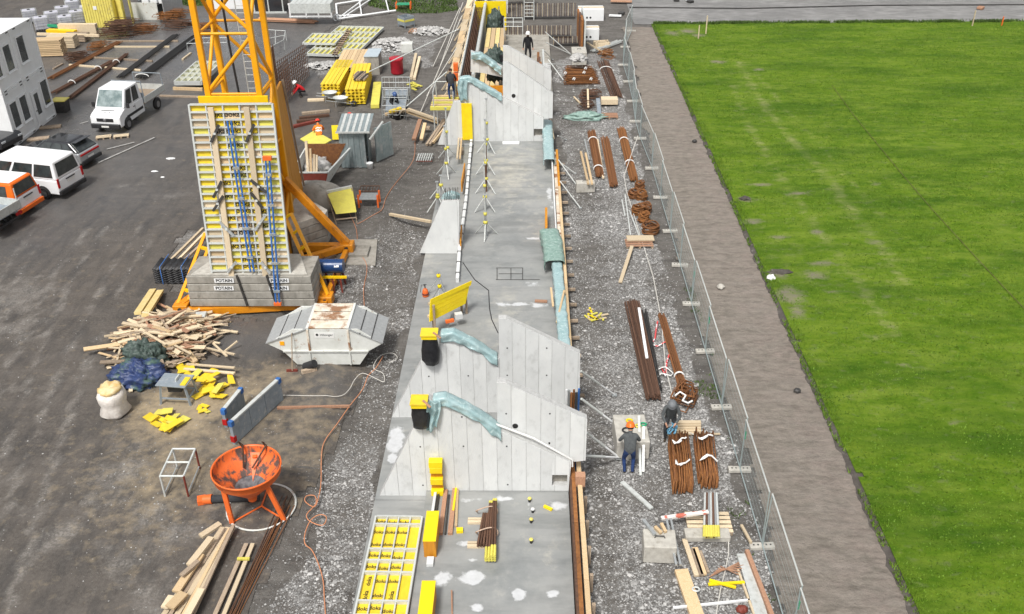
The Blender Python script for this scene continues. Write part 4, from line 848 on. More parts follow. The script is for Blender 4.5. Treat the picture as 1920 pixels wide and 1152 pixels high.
# ================================================================ TOWER CRANE
mY0, mY1 = 38.0, 40.15
xl0 = V(393, 188, mY0).x; xr0 = V(489, 188, mY0).x; mcx = (xl0+xr0)/2; hw = (xr0-xl0)/2
r = thing('tower_crane', 'yellow lattice crane mast rising out of the picture above its ballast and raking struts', 'crane', (mcx, (mY0+mY1)/2, 0))
ct = (mY0+mY1)/2; hw2 = (mY1-mY0)/2
LEG = [(mcx-hw, mY0), (mcx+hw, mY0), (mcx+hw, mY1), (mcx-hw, mY1)]
for (x, y) in LEG: MB().box((x, y, 9.6), (.24, .24, 18.6)).build('mast_leg', cy, r, world=True, bevel=.03)
def br(a, b, w=.14, m=cy, nm='brace'): MB().tube(a, b, w/2, n=8).build(nm, m, r, world=True)
zs = [.6, 3.0, 5.5, 8.2, 10.7, 13.2, 15.7, 18.2]
for k in range(7):
    z0, z1 = zs[k]+.1, zs[k+1]-.1
    for i in range(4):
        a, b = LEG[i], LEG[(i+1) % 4]; off = (k+i) % 2
        p, q = ((a, b) if off else (b, a)); br((p[0], p[1], z0), (q[0], q[1], z1), .16)
        if (k+i) % 3 != 1: br((a[0], a[1], zs[k+1]), (b[0], b[1], zs[k+1]), .12)
MB().box((mcx, mY0-.22, V(440, 189, mY0-.2).z+.05), (2.9, .12, .3)).build('front_beam', cyb, r, world=True)
MB().box((mcx, ct, 7.2), (1.9, 1.9, .05)).build('platform', steelg, r, world=True)
lad = thing('mast_ladder', 'galvanised ladder standing inside the crane mast', 'ladder', (mcx+.1, ct, 7.3))
for s_ in (-1, 1): rod(lad, 'rail', (mcx+.35+s_*.18, ct+.4, 7.25), (mcx+.35+s_*.18, ct+.4, 18), .025, galvl)
for i in range(36): rod(lad, 'rung', (mcx+.17, ct+.4, 7.4+i*.29), (mcx+.53, ct+.4, 7.4+i*.29), .014, galvl)
tag(MB().path([(mcx-.3, ct+.2, 18), (mcx-.28, ct+.2, 10), (mcx-.15, ct+.1, 7.3)], .05, 8).build('power_cable', plastd), 'thick black power cable running down inside the crane mast', 'cable')
# cross base and raking struts
FA, FB, FC = P(652, 468, .25), P(612, 566, .15), P(343, 582, .15); FD = Vector((FC.x+.3, FA.y+.4, .2))
def isec(p, q, w_, h_, m, nm):
    d = (Vector(q)-Vector(p)).normalized(); up = Z if abs(d.z) < .9 else Vector((0, 1, 0)); s_ = d.cross(up).normalized(); u = s_.cross(d)
    for k in (-1, 1): MB().beam(Vector(p)+u*k*h_/2, Vector(q)+u*k*h_/2, w_, .04).build(nm, m, r, world=True)
    MB().beam(p, q, .05, h_-.05).build(nm, m, r, world=True)
MC = Vector((mcx, ct, .45))
for F in (FA, FB, FC, FD):
    MB().beam(Vector((F.x, F.y, .38)), MC, .34, .36).build('base_beam', co, r, world=True, bevel=.02)
MB().beam((FC.x+.35, FC.y-.25, .24), (FB.x+.1, FB.y-.3, .24), .3, .3).build('front_base_beam', co, r, world=True)
MB().beam((FB.x, FB.y, .3), (FA.x, FA.y, .3), .2, .26).build('side_tie', co, r, world=True)
topA = V(537, 336, mY1-.4); topA = Vector((topA.x-.1, topA.y, topA.z))
MB().beam(topA, FA+Z*.3, .3, .34).build('raking_strut', co, r, world=True, bevel=.03)
MB().beam(P(572, 486, .6), FA+Z*.15, .3, .3).build('lower_strut', co, r, world=True, bevel=.03)
def laddered(a, b, w_=.36):
    a = Vector(a); b = Vector(b); d = (b-a).normalized(); s_ = d.cross(Vector((0, 1, 0))).normalized()
    for k in (-1, 1): MB().beam(a+s_*k*w_/2, b+s_*k*w_/2, .12, .12, Vector((0, 1, 0))).build('strut_chord', cy, r, world=True)
    n = 5
    for i in range(n+1):
        c = a.lerp(b, i/n); MB().beam(c-s_*w_*.33, c+s_*w_*.33, .1, .14, Vector((0, 1, 0))).build('strut_batten', cyb, r, world=True)
laddered(V(541, 405, 37.6), FB+Vector((-.02, -.05, .25))); laddered(V(392, 440, 36.9), FC+Vector((0, 0, .25)))
for F, nm in ((FA, 0), (FB, 1), (FC, 2)):
    MB().box((F.x, F.y, F.z+.16), (.62, .6, .42)).build('corner_shoe', co, r, world=True, bevel=.04); MB().tube((F.x, F.y-.34, F.z+.2), (F.x, F.y+.34, F.z+.2), .09, n=10).build('pin', steeld, r, world=True)
# pads under the feet
c = P(672, 482, 0); tag(MB().box((FA.x+.25, FA.y, .12), (1.5, 1.0, .24)).build('foot_block', oldc, bevel=.02), 'concrete pad block under the right rear corner of the crane base', 'concrete block')
tag(MB().poly([P(x, y).xy for x, y in [(640, 452), (708, 452), (704, 500), (600, 498)]], .03, .09).build('ground_slab', oldc), 'flat concrete plate lying under the crane foot at right', 'concrete plate')
# ballast: front stack
yb = P(480, 578, .35).y; x0, x1 = V(356, 560, yb).x, V(592, 560, yb).x
r = thing('ballast_stack', 'stack of long grey concrete crane ballast blocks with black and white lettering plates', 'crane ballast', ((x0+x1)/2, yb, .4))
hb = .36; zt = .42
for i in range(4):
    e = i*.035; z0 = zt+i*hb
    MB().box(((x0+x1)/2-.05, yb+.95, z0+hb/2), (x1-x0-e, 1.9-.02*i, hb-.02)).build('ballast_block', oldc, r, world=True, bevel=.03)
ztop = zt+4*hb
MB().prism([(x0+.2, yb+.1, ztop), (x1-.25, yb+.1, ztop), (x1-.9, yb+1.9, ztop+.02), (x0+.9, yb+1.9, ztop+.02)], (0, 0, .05)).build('block_top', blockc, r, world=True)
for i, (zz) in enumerate((3, 2)):
    for px, wr in ((421, 'POTAIN'), (524, 'POTAIN')):
        c = V(px, 532 if zz == 3 else 548, yb-.02); zc = zt+zz*hb+hb*.5
        MB().box((c.x, yb-.012, zc), (.82, .012, .2)).build('name_plate', white, r, world=True)
        text(r, wr, frame((1, 0, 0), (0, 0, 1), (c.x, yb-.022, zc)), .19, black, 'plate_lettering', .006)
for px, py in ((447, 535), (503, 535)):
    c = V(px, py, yb-.05); MB().beam((c.x, yb-.06, ztop+.1), (c.x+.22, yb-.06, zt+.1), .07, .09, Vector((0, 1, 0))).build('clamp_bar', steeld, r, world=True)
# ballast: second stack to the right rear
r = thing('ballast_stack', 'stack of rounded concrete ballast blocks stored behind the right rear crane strut', 'crane ballast', P(598, 470))
p0, p1 = P(545, 492, 0), P(645, 455, 0); d = (p1-p0); d.z = 0; L_ = d.length; d.normalize(); nrm = Vector((-d.y, d.x, 0))
for i in range(4):
    q = p0+d*(.25)+nrm*.1; L = L_-.7; D = 2.5
    pts = [q, q+d*(L*.86), q+d*L+nrm*.3, q+d*(L+.02)+nrm*(D*.55), q+d*(L*.86)+nrm*D, q+nrm*D]
    MB().prism([(p.x, p.y, .25+i*.38) for p in pts], (0, 0, .365)).build('ballast_block', oldc if i < 3 else blockc, r, world=True, bevel=.03)
tag(lump(P(600, 386), (1.5, 1.0, 1.1), oldc, 'boulder_block', amp=.12, s=1.2, seed=3), 'large rounded grey concrete lump beneath the dark red skip', 'concrete block')
# ================================================================ TALL FORMWORK PANEL LEANING ON CRANE
bl, br_ = V(392, 519, yb+.3), V(539, 518, yb+.3); wd = (br_-bl).length
tl, tr_ = V(364, 196, yb+1.45), V(519, 194, yb+1.45)
bm_ = (bl+br_)/2; tm = (tl+tr_)/2; yv = (tm-bm_); H_ = yv.length; xv = (br_-bl).normalized()
M = frame(xv, yv, (bm_+tm)/2); M3 = M
wd = ((br_-bl).length+(tr_-tl).length)/2
framepanel('tall_formwork', 'tall pale framed formwork panel with yellow plates leaning upright on the crane', M, wd, H_, 5, 24, galvl, ply, writing='doka', th=.13, bw=.07, letters=26)
tf = bpy.data.objects['tall_formwork']
def lb(nm, p, q, w2, h2, m):
    up = (M.to_3x3()@Z).normalized(); bar(tf, nm, M@Vector(p), M@Vector(q), w2, h2, m, up)
for px in (-.78, .62):
    lb('timber_waler', (px, -H_/2+.05, .20), (px+.02, H_/2-.1, .20), .22, .1, woodp)
for x, y in [(-.78, -.16), (-.5, .28), (-.8, .05), (.62, .33), (.62, -.08)]:
    pass
for (px, py), a in [((413, 245), 60), ((478, 245), 60), ((412, 347), 58), ((412, 373), 52), ((489, 342), -42), ((484, 368), -58), ((426, 422), -50), ((488, 411), 52), ((432, 496), 48), ((495, 498), -58), ((0, 0), 0)][:-1]:
    u = (px-(364+28*(py-194)/325))/(155-9*(py-194)/325)-.5; v_ = .5-(py-195)/325; cx, cy_ = u*wd, v_*H_+.15*(1-abs(v_))*0
    L = .78 if py < 480 else .6; ca, sa = math.cos(R_(a))*L/2, math.sin(R_(a))*L/2
    lb('steel_waler', (cx-ca, cy_-sa, .30), (cx+ca, cy_+sa, .30), .10, .08, steeld if py < 400 else galv); lb('waler_clamp', (cx-.05, cy_, .36), (cx+.05, cy_, .36), .08, .05, galvl)
for i, (f, tp, lblx) in enumerate([((470, 505), (441, 222), 'long blue adjustable prop fixed up the middle of the tall formwork panel'), ((521, 572), (508, 292), 'blue adjustable prop down the right side of the tall formwork panel')]):
    def onp(px, py, z): 
        u = (px-(364+28*(py-194)/325))/(155-9*(py-194)/325)-.5; v_ = .5-(py-195)/325; return M@Vector((u*wd, v_*H_, z))
    A = onp(*f, .33) if i == 0 else V(521, 572, yb-.25); B_ = onp(*tp, .33)
    rr_ = thing('push_pull_prop', lblx, 'steel prop', A, 0, 'blue push-pull props on the tall panel')
    for k in (-.075, .075): rod(rr_, 'tube', A+xv*k, B_+xv*k, .038, blue, 8)
    for k in range(5): c = A.lerp(B_, (k+.5)/5); MB().box(c, (.26, .14, .1)).build('coupler', galv if k % 2 else steelg, rr_, world=True)
    if i: MB().box(A+Z*.05, (.3, .14, .12)).build('red_foot', orange, rr_, world=True); MB().box(B_+Z*.05, (.34, .14, .16)).build('head', orange, rr_, world=True)
# orange ply-faced panel standing at right of the mast, seen along its face
A0 = P(545, 492, .25); A1 = P(576, 392, .0); tz = 7.6
T0, T1 = V(521, 155, A0.y), V(528, 155, A1.y)
r = thing('orange_formwork', 'very tall formwork panel with orange plywood face standing on edge right of the crane mast', 'formwork panel', mid(A0, A1))
tz = V(527, 152, A1.y).z
n_ = 3
for i in range(n_):
    a, b = A0.lerp(A1, i/n_+.003), A0.lerp(A1, (i+1)/n_-.003)
    dn = Vector((-(A1-A0).y, (A1-A0).x, 0)).normalized()
    for k in range(2):
        z0, z1 = .1+(tz-.1)*k/2+.004, .1+(tz-.1)*(k+1)/2-.004
        lx = (T1.x-A1.x)/tz; MB().prism([(a.x+lx*z0, a.y, z0), (b.x+lx*z0, b.y, z0), (b.x+lx*z1, b.y, z1), (a.x+lx*z1, a.y, z1)], dn*.1).build('ply_sheet', plyor, r, world=True)
bar(r, 'edge_beam', (A1.x+.05, A1.y+.08, .1), (A1.x+.05+T1.x-A1.x, A1.y+.08, tz+.03), .09, .09, woodo); bar(r, 'edge_beam', (A0.x-.0, A0.y-.1, .1), (A0.x+T1.x-A1.x, A0.y-.1, tz), .14, .14, cy)
# ================================================================ MINI SKIP with ribbed lids
ys0 = P(600, 686).y; 
def sk(px, py, y=None): return V(px, py, y or ys0)
zr = V(500, 646, ys0).z; xL_, xR_ = V(502, 640, ys0+.1).x, V(716, 640, ys0+.1).x; b0, b1 = V(558, 684, ys0).x, V(675, 684, ys0).x; D = 1.75
r = thing('lidded_skip', 'dirty white steel skip with grey ribbed lids and a rusty white middle hatch', 'skip', ((xL_+xR_)/2, ys0, 0))
mb = MB(); zb = .06; zm = V(600, 658, ys0).z; zt_ = V(580, 619, ys0).z
mL = xL_+.55; mR = xR_-.5
for y0, nm in ((ys0, 'front_side'), (ys0+D, 'rear_side')):
    MB().prism([(b0, y0, zb), (b1, y0, zb), (mR, y0, zm), (xR_, y0, zr+.02), (b1+.05, y0, zt_+.02), (b0+.0, y0, zt_+.02), (xL_, y0, zr+.02), (mL, y0, zm)], (0, .06 if y0 == ys0 else -.06, 0)).build(nm, dirtyw, r, world=True)
for a, b, c_, d_ in (((xL_, zr), (mL, zm), 0, 0), ((mL, zm), (b0, zb), 0, 0), ((mR, zm), (xR_, zr), 0, 0), ((b1, zb), (mR, zm), 0, 0), ((b0, zb), (b1, zb), 0, 0)):
    MB().prism([(a[0], ys0+.06, a[1]), (b[0], ys0+.06, b[1]), (b[0], ys0+.06, b[1]+.05), (a[0], ys0+.06, a[1]+.05)], (0, D-.12, 0)).build('skip_shell', dirtyw, r, world=True)
xm0, xm1 = V(577, 619, ys0).x-.02, V(651, 619, ys0).x+.02
for x0_, x1_, n_ in ((xL_-.06, xm0-.03, 3), (xm1+.03, xR_+.06, 3)):
    for i in range(n_):
        a, b = x0_+(x1_-x0_)*i/n_+.012, x0_+(x1_-x0_)*(i+1)/n_-.012
        def zz(x): t_ = (x-(xL_-.06))/(xm0-.03-(xL_-.06)) if x < (xm0+xm1)/2 else ((xR_+.06)-x)/((xR_+.06)-(xm1+.03)); return zr+.04+(zt_-zr)*t_
        MB().prism([(a, ys0-.05, zz(a)), (b, ys0-.05, zz(b)), (b, ys0-.05, zz(b)+.035), (a, ys0-.05, zz(a)+.035)], (0, D+.1, 0)).build('lid_panel', lidg, r, world=True)
        if i < 2: MB().beam((b+.012, ys0-.05, zz(b)+.03), (b+.012, ys0+D+.05, zz(b)+.03), .03, .05).build('lid_rib', steeld, r, world=True)
for k in range(3):
    a = ys0-.02+k*D/3+.01; MB().box(((xm0+xm1)/2, a+D/6, zt_+.07+.03*k), (xm1-xm0-.06, D/3-.03, .06)).build('hatch_panel', rustw, r, world=True, bevel=.02)
for x in (xm0, xm1):
    MB().beam((x, ys0-.04, zt_+.06), (x, ys0+D, zt_+.1), .1, .1).build('hatch_rail', dirtyw, r, world=True)
    MB().box((x, ys0-.03, (zm+zt_)/2+.02), (.07, .06, zt_-zm)).build('side_post', rustw, r, world=True); MB().box((x-.02, ys0-.03, (zb+zm)/2), (.05, .05, zm-zb)).build('side_post', dirtyw, r, world=True)
MB().box(((mL+mR)/2, ys0-.035, zm), (mR-mL-.05, .06, .06)).build('side_rail', dirtyw, r, world=True)
c = V(608, 629, ys0); MB().box((c.x, ys0-.008, c.z), (.75, .01, .22)).build('name_label', plate, r, world=True); text(r, '\u25cf Hilzinger', frame((1, 0, 0), (0, 0, 1), (c.x, ys0-.016, c.z+.02)), .14, black, 'label_lettering')
c = V(529, 644, ys0); MB().box((c.x, ys0-.012, c.z), (.17, .02, .17)).build('orange_sticker', cy, r, world=True)
c = V(577, 690, ys0-.3); r = thing('broom', 'broom with reddish head leaning on the left half of the lidded skip', 'broom', P(548, 697)); rod(r, 'handle', P(548, 695, .08), V(547, 625, ys0-.08), .02, woodo); MB().box((*P(548, 697).xy, .05), (.42, .08, .09), .05).build('head', redo, r, world=True)
tag(MB().path([P(572, 688, .1), P(590, 682, .35)], .16, 12).build('black_bucket', plastd), 'black bucket lying under the front of the lidded skip', 'bucket')
onebar('timber_block', 'short squared timber lying in front of the lidded skip', 'timber', P(565, 698, .08), P(594, 692, .08), .14, .14, woodo)
# ================================================================ WOOD WASTE HEAP
r = thing('wood_heap', 'large heap of broken planks and battens in front of the crane ballast', 'wood heap', P(320, 650))
rr_ = random.Random(3); c0 = P(318, 640)
ex, ey = 1.95, 2.2
for i in range(270):
    a = rr_.uniform(0, 6.283); q = rr_.random()**.55; x = c0.x+ex*q*math.cos(a); y = c0.y+ey*q*math.sin(a)
    hz = 1.05*(1-q**1.4)*rr_.uniform(.35, 1); L = rr_.uniform(.4, 1.9) if i > 24 else rr_.uniform(1.8, 2.8)
    an = rr_.choice([rr_.gauss(.5, .35), rr_.gauss(-.55, .35), rr_.gauss(.1, .5)]); dz = rr_.uniform(-.12, .12)
    d = Vector((math.cos(an), math.sin(an), dz))*L/2; c = Vector((x, y, .05+hz+abs(dz)*L/2*.6))
    bar(r, 'plank', c-d, c+d, rr_.choice([.05, .08, .1, .14, .18]), rr_.uniform(.02, .06), rr_.choice([woodp, woodp, woodo, wood, woodo, woodr, woodp]), Vector((rr_.uniform(-.4, .4), rr_.uniform(-.4, .4), 1)))
for a, b, w_ in [((214, 660), (250, 612), .07), ((222, 710), (262, 640), .08), ((245, 735), (250, 688), .14), ((345, 692), (440, 700), .12), ((350, 683), (440, 690), .1), ((300, 715), (305, 690), .1), ((210, 712), (228, 645), .08), ((420, 660), (445, 640), .07), ((395, 640), (425, 668), .08), ((330, 640), (440, 665), .09)]:
    bar(r, 'plank', P(*a, .08), P(*b, .35), w_, .05, woodp)
g = 'long planks on the wood heap'
for i, (a, b) in enumerate([((258, 588), (287, 544)), ((272, 592), (301, 546))]): onebar('yellow_plank', ['left', 'right'][i]+' one of two wide pale yellow planks sticking up behind the wood heap', 'plank', P(*a, .7), P(*b, .2), .28, .12, mat('clean_yellow_timber', (.72, .58, .28), (.64, .49, .2), 4, .6, bump=.1, rnd=.05), 'wide planks by the wood heap')
lump(P(262, 712), (1.1, .75, .62), bluet, 'tarpaulin', amp=.3, s=2.2, seed=8, n=36, crease=.35); tag(bpy.data.objects['tarpaulin'], 'crumpled blue tarpaulin heap at the lower left of the broken planks', 'tarpaulin')
lump(P(275, 680), (.85, .55, .75), greent, 'tarpaulin', amp=.3, s=2.2, seed=9, n=36, crease=.35); tag(bpy.data.objects['tarpaulin.001'], 'dark green tarpaulin bunched just above the blue tarpaulin', 'tarpaulin')
# corrugated black sheets stack
p = P(325, 535); r = thing('roof_sheets', 'stack of wavy black roofing sheets with blue straps beside the ballast', 'roof sheets', p)
for k in range(7):
    mb = MB(); vs = []; nx = 24
    for j in range(2):
        for i in range(nx+1): vs.append((p.x-.85+1.7*i/nx, p.y+.1+j*1.1, .08+k*.11+.045*math.sin(i*1.55)))
    mb.add(vs, [(i, i+1, nx+2+i, nx+1+i) for i in range(nx)], True); o = mb.build('sheet', plastd, r, world=True); s_ = o.modifiers.new('thickness', 'SOLIDIFY'); s_.thickness = .05
for x in (-.45, .5): MB().path([(p.x+x, p.y+.02, .04), (p.x+x, p.y+.03, .9), (p.x+x, p.y+1.25, .9)], .02, 6).build('strap', blue, r, world=True)
for i, (a, b) in enumerate([((318, 490), (381, 428)), ((330, 492), (385, 436)), ((335, 498), (380, 456))]): onebar('long_batten', ['upper', 'middle', 'lower'][i]+' one of three long battens lying left of the tall formwork panel', 'batten', P(*a, .1), P(*b, .6), .12, .08, woodp if i < 2 else woodo, 'long battens left of the crane')
# table saw
c = P(336, 748); r = thing('table_saw', 'grey steel construction table saw on four legs amid sawdust and yellow offcuts', 'table saw', c)
MB().box((0, 0, .82), (1.15, .8, .05), -.12).build('table_top', steelg, r, bevel=.01); MB().box((.1, .05, .9), (.04, .35, .14), -.12).build('blade_guard', galvl, r); MB().box((.42, -.1, .86), (.2, .5, .03), -.1).build('yellow_board', ply, r)
for x, y in ((-.5, -.3), (.5, -.38), (-.42, .38), (.55, .3)): bar(r, 'leg', c+Vector((x*1.12, y*1.12, 0)), c+Vector((x*.9, y*.9, .8)), .07, .07, steelg)
for a, b in (((-.5, -.3), (.5, -.38)), ((-.42, .38), (.55, .3)), ((.5, -.38), (.55, .3))): bar(r, 'brace', c+Vector((*a, .25)), c+Vector((*b, .25)), .05, .05, steelg)
MB().box((0, 0, .62), (.5, .4, .35)).build('motor_box', plastd, r)
# yellow offcuts (each separate thing)
rr_ = random.Random(5); k = 0
PILE = {}
for zone, n_, nmz in (((305, 795, 42, 20), 13, 'lower pile near the table saw'), ((395, 728, 38, 28), 17, 'upper pile right of the table saw'), ((360, 690, 40, 8), 3, 'strip lying at the foot of the wood heap'), ((385, 765, 18, 10), 4, 'few small bits just below the saw')):
    for i in range(n_):
        x, y = zone[0]+rr_.gauss(0, zone[2]*.42), zone[1]+rr_.gauss(0, zone[3]*.42); c = P(x, y, 0); a = rr_.uniform(0, 3.14); w_, l_ = (rr_.uniform(.18, .4), rr_.uniform(.35, .8)) if 'small' not in nmz else (.18, .35)
        mb = MB(); pl = [(-l_/2, -w_/2), (l_/2, -w_/2*rr_.uniform(.4, 1)), (l_/2*rr_.uniform(.7, 1), w_/2), (-l_/2*rr_.uniform(.7, 1), w_/2)]
        M_ = Matrix.Rotation(a, 3, 'Z')@Matrix.Rotation(rr_.uniform(-.15, .15), 3, 'X'); pts = [M_@Vector((*q, 0)) for q in pl]
        mb.prism([c+Z*(.03+i*.018)+q for q in pts], (0, 0, .025)); PILE.setdefault(nmz, []).append((c, tag(mb.build('board_offcut', ply if rr_.random() < .8 else plyf), 'yellow board offcut in the '+nmz, 'offcut', 'yellow board offcuts: '+nmz)))
for nm_, L_ in PILE.items():
    used_ = set()
    for w_, key in (('leftmost', lambda t: t[0].x), ('rightmost', lambda t: -t[0].x), ('nearest', lambda t: t[0].y), ('furthest', lambda t: -t[0].y), ('topmost', lambda t: -t[0].z)):
        o_ = min((t for t in L_ if id(t[1]) not in used_), key=key, default=None)
        if o_: used_.add(id(o_[1])); o_[1]['label'] = w_+' yellow board offcut of the '+nm_
# white sack / big bag
c = P(218, 775); r = thing('bulk_bag', 'crumpled whitish bulk bag standing alone left of the yellow offcuts', 'bulk bag', c)
mb = MB(); mb.lathe([(.001, 0), (.42, .02), (.52, .15), (.42, .4), (.46, .6), (.5, .85), (.42, 1.02), (.001, 1.08)], n=28); mb.v = [tuple(Vector(v)*(1+.14*mnoise.fractal(Vector(v)*3.5, 1, 2, 3))) for v in mb.v]; mb.build('bag', sack, r)
mb = MB(); mb.lathe([(.001, .97), (.36, 1.0), (.44, 1.1), (.34, 1.16), (.001, 1.12)], n=24); mb.v = [tuple(Vector(v)*(1+.1*mnoise.fractal(Vector(v)*4, 1, 2, 3))) for v in mb.v]; mb.build('bag_top', mat('stained_sack', (.68, .58, .36), (.6, .4, .14), 3, .7, bump=.4), r)
# two grey formwork panels standing on edge
def standpanel(lbl, a, b, h, col=steelg, ends=blue):
    A, B_ = P(*a), P(*b); r = thing('stood_panel', lbl, 'formwork panel', mid(A, B_), 0, 'grey formwork panels stood on edge'); d = (B_-A).normalized(); n2 = Vector((-d.y, d.x, 0))
    nseg = 3
    for i in range(nseg): MB().beam(A.lerp(B_, i/nseg+.004)+Z*(h/2), A.lerp(B_, (i+1)/nseg-.004)+Z*(h/2), .1, h-.06).build('panel', col, r, world=True)
    MB().beam(A+Z*(h), B_+Z*(h), .14, .06).build('top_rail', galvl, r, world=True)
    for p in (A-d*.03, B_+d*.03): MB().box((p.x, p.y, h/2), (.1, .12, h+.04), math.atan2(d.y, d.x)).build('end_rail', steelg, r, world=True); MB().box((p.x, p.y, h-.06), (.14, .16, .2), math.atan2(d.y, d.x)).build('corner_cap', ends, r, world=True)
    MB().box((A.x-d.x*.05, A.y-d.y*.05, .25), (.14, .16, .22), math.atan2(d.y, d.x)).build('red_mark', redl, r, world=True)
standpanel('longer grey formwork panel stood on edge, in front of its shorter twin', (442, 832), (527, 752), .95)
standpanel('shorter dark grey formwork panel stood on edge behind the longer one', (426, 800), (456, 762), .75)
onebar('thin_timber', 'long thin reddish timber lying level right of the grey panels', 'timber', P(520, 765, .05), P(656, 762, .05), .1, .08, woodr)
# steel trestle frame
r = thing('steel_stand', 'galvanised open rectangular frame with red legs standing left of the orange bucket', 'steel frame', P(338, 905))
pt = [P(300, 893, .85), P(344, 893, .85), P(366, 842, .85), P(324, 842, .85)]
for i in range(4): rod(r, 'top_rail', pt[i], pt[(i+1) % 4], .035, galvl, 8)
m0, m1 = pt[0].lerp(pt[3], .5), pt[1].lerp(pt[2], .5); rod(r, 'cross_tube', m0, m1, .035, galvl, 8)
for i in range(4): rod(r, 'leg', pt[i], (pt[i].x, pt[i].y, 0), .035, redo if i in (1, 2) else galvl, 8)
for i in range(4): rod(r, 'foot_rail', (pt[i].x, pt[i].y, .12), (pt[(i+1) % 4].x, pt[(i+1) % 4].y, .12), .025, galv, 8) if i % 2 else None
# ================================================================ ORANGE CONCRETE BUCKET
c = P(478, 955); r = thing('concrete_bucket', 'orange conical concrete pouring bucket on three legs inside a round base hoop', 'concrete bucket', c)
rt = 1.02; zt2 = 1.75; cz = V(460, 865, c.y-.1)
ox = V(460, 868, c.y).x-c.x; off = Vector((ox, 0, 0))
MB().lathe([(.13, .40), (.16, .58), (.30, .72), (rt*.93, 1.40), (rt, 1.5), (rt, zt2), (rt+.04, zt2), (rt+.04, zt2-.06), (rt+.015, zt2-.06)], off, 40).build('bowl', orange, r)
MB().lathe([(rt-.02, zt2-.02), (rt-.03, 1.52), (rt*.88, 1.40), (.53, 1.09), (.46, 1.0)], off, 40).build('bowl_inside', mat('cement_streaked_orange', (.78, .17, .04), (.7, .14, .03), 3, .6, bump=.3, c3=(.10, .07, .06), s3=3.5, lo3=.45, hi3=.55, stretch=(1, 1, .4)), r)
MB().lathe([(.50, 1.02), (.3, .84), (.15, .66), (.001, .62)], off, 32).build('cement_lining', mat('cement_lining_with_shade', (.05, .05, .055), (.22, .22, .23), 3, .9, bump=.5), r)  # cement residue, its colour darkened to paint the shade deep in the bowl
MB().lathe([(rt+.04, 0), (rt+.08, .03), (rt+.04, .06), (rt, .03), (rt+.04, 0)], off+Vector((.2, .1, 0)), 44).build('base_hoop', dirtyw, r)
hc = off+Vector((.2, .1, 0))
for a in (-2.35, -.62, 1.57):
    e = hc+Vector(((rt+.02)*math.cos(a), (rt+.02)*math.sin(a), 0)); tp_ = off+Vector((.85*math.cos(a), .85*math.sin(a), 1.45))
    MB().beam(c+e+Z*.03, c+tp_, .15, .1, Vector((0, 1, 0))).build('leg', orange, r, world=True, bevel=.015)
    MB().prism([c+off+Vector((rt*.95*math.cos(a+s_*.16), rt*.95*math.sin(a+s_*.16), 1.5)) for s_ in (-1, 1)]+[c+off+Vector((.3*math.cos(a), .3*math.sin(a), .88))], (0, 0, -.05)).build('gusset', orange, r, world=True)
    rod(r, 'hoop_spoke', c+hc+Z*.04, c+e+Z*.04, .03, orange, 6)
for a in (1.2, 1.95):
    e = off+Vector((rt*math.cos(a), rt*math.sin(a), zt2)); MB().path([c+e, c+e+Vector((-.04, -.1, .25)), c+e+Vector((.05, -.05, .1)), c+off+Vector((.4*math.cos(a+.4), .5, 1.25))], .03, 6).build('chain', rustd, r, world=True)
r = thing('discharge_hose', 'thick dark hose with an orange coupling lying under the concrete bucket', 'hose', P(430, 938))
MB().path([P(398, 936, .14), P(440, 934, .14), P(486, 932, .14)], .13, 12).build('hose', cl_dark, r, world=True); MB().path([P(382, 937, .12), P(398, 936, .14)], .15, 12, r2=.16).build('coupling', orange, r, world=True); MB().box(P(378, 938, .1), (.25, .3, .16), .3).build('coupling_flange', orange, r, world=True)
# ---- timber stacks lower left
def loosestack(nm, lbl, rows, m, cat='timber stack', h=.06, mm=None):
    r = thing(nm, lbl, cat, P(*rows[0][0]))
    for i, (a, b, w_, z, *mm_) in enumerate(rows): bar(r, 'plank', P(*a, z), P(*b, z), w_, h, mm_[0] if mm_ else m)
    return r
loosestack('board_pile', 'pile of long pale boards running out of the lower left edge below the bucket', [((300, 1165), (418, 990), .16, .08), ((312, 1165), (424, 992), .12, .14, woodo), ((326, 1165), (428, 990), .16, .14), ((338, 1165), (432, 992), .12, .2, wood), ((348, 1165), (436, 990), .14, .2), ((356, 1165), (438, 985), .10, .28, woodo), ((330, 1110), (376, 1040), .24, .3, wood), ((318, 1140), (345, 1112), .3, .36, wood), ((355, 1060), (396, 1008), .2, .36), ((345, 1165), (378, 1105), .2, .42), ((340, 1080), (372, 1052), .15, .42, woodo), ((308, 1140), (322, 1118), .2, .3, woodp)], woodp, h=.07)
loosestack('board_pair', 'two narrow long boards tied with a yellow strap beside the rusty bars', [((398, 1165), (462, 1020), .12, .1, woodo), ((415, 1165), (474, 1020), .12, .12), ((445, 1048), (468, 1048), .08, .2, plyf)], woodp)
onebar('short_board', 'short pale board lying just above the big board pile', 'board', P(376, 1006, .05), P(413, 982, .05), .2, .08, woodp)
r = thing('rusty_bars', 'long thin rusty bars lying diagonally below the orange bucket', 'steel bars', P(490, 1030))
for i in range(10): rod(r, 'bar', P(420+i*2.2, 1170, .03+.03*(i % 3)), P(538+i*1.6-(i % 3)*6, 930+i % 2*18, .03+.03*(i % 2)), .014, rust if i % 2 else rustd)
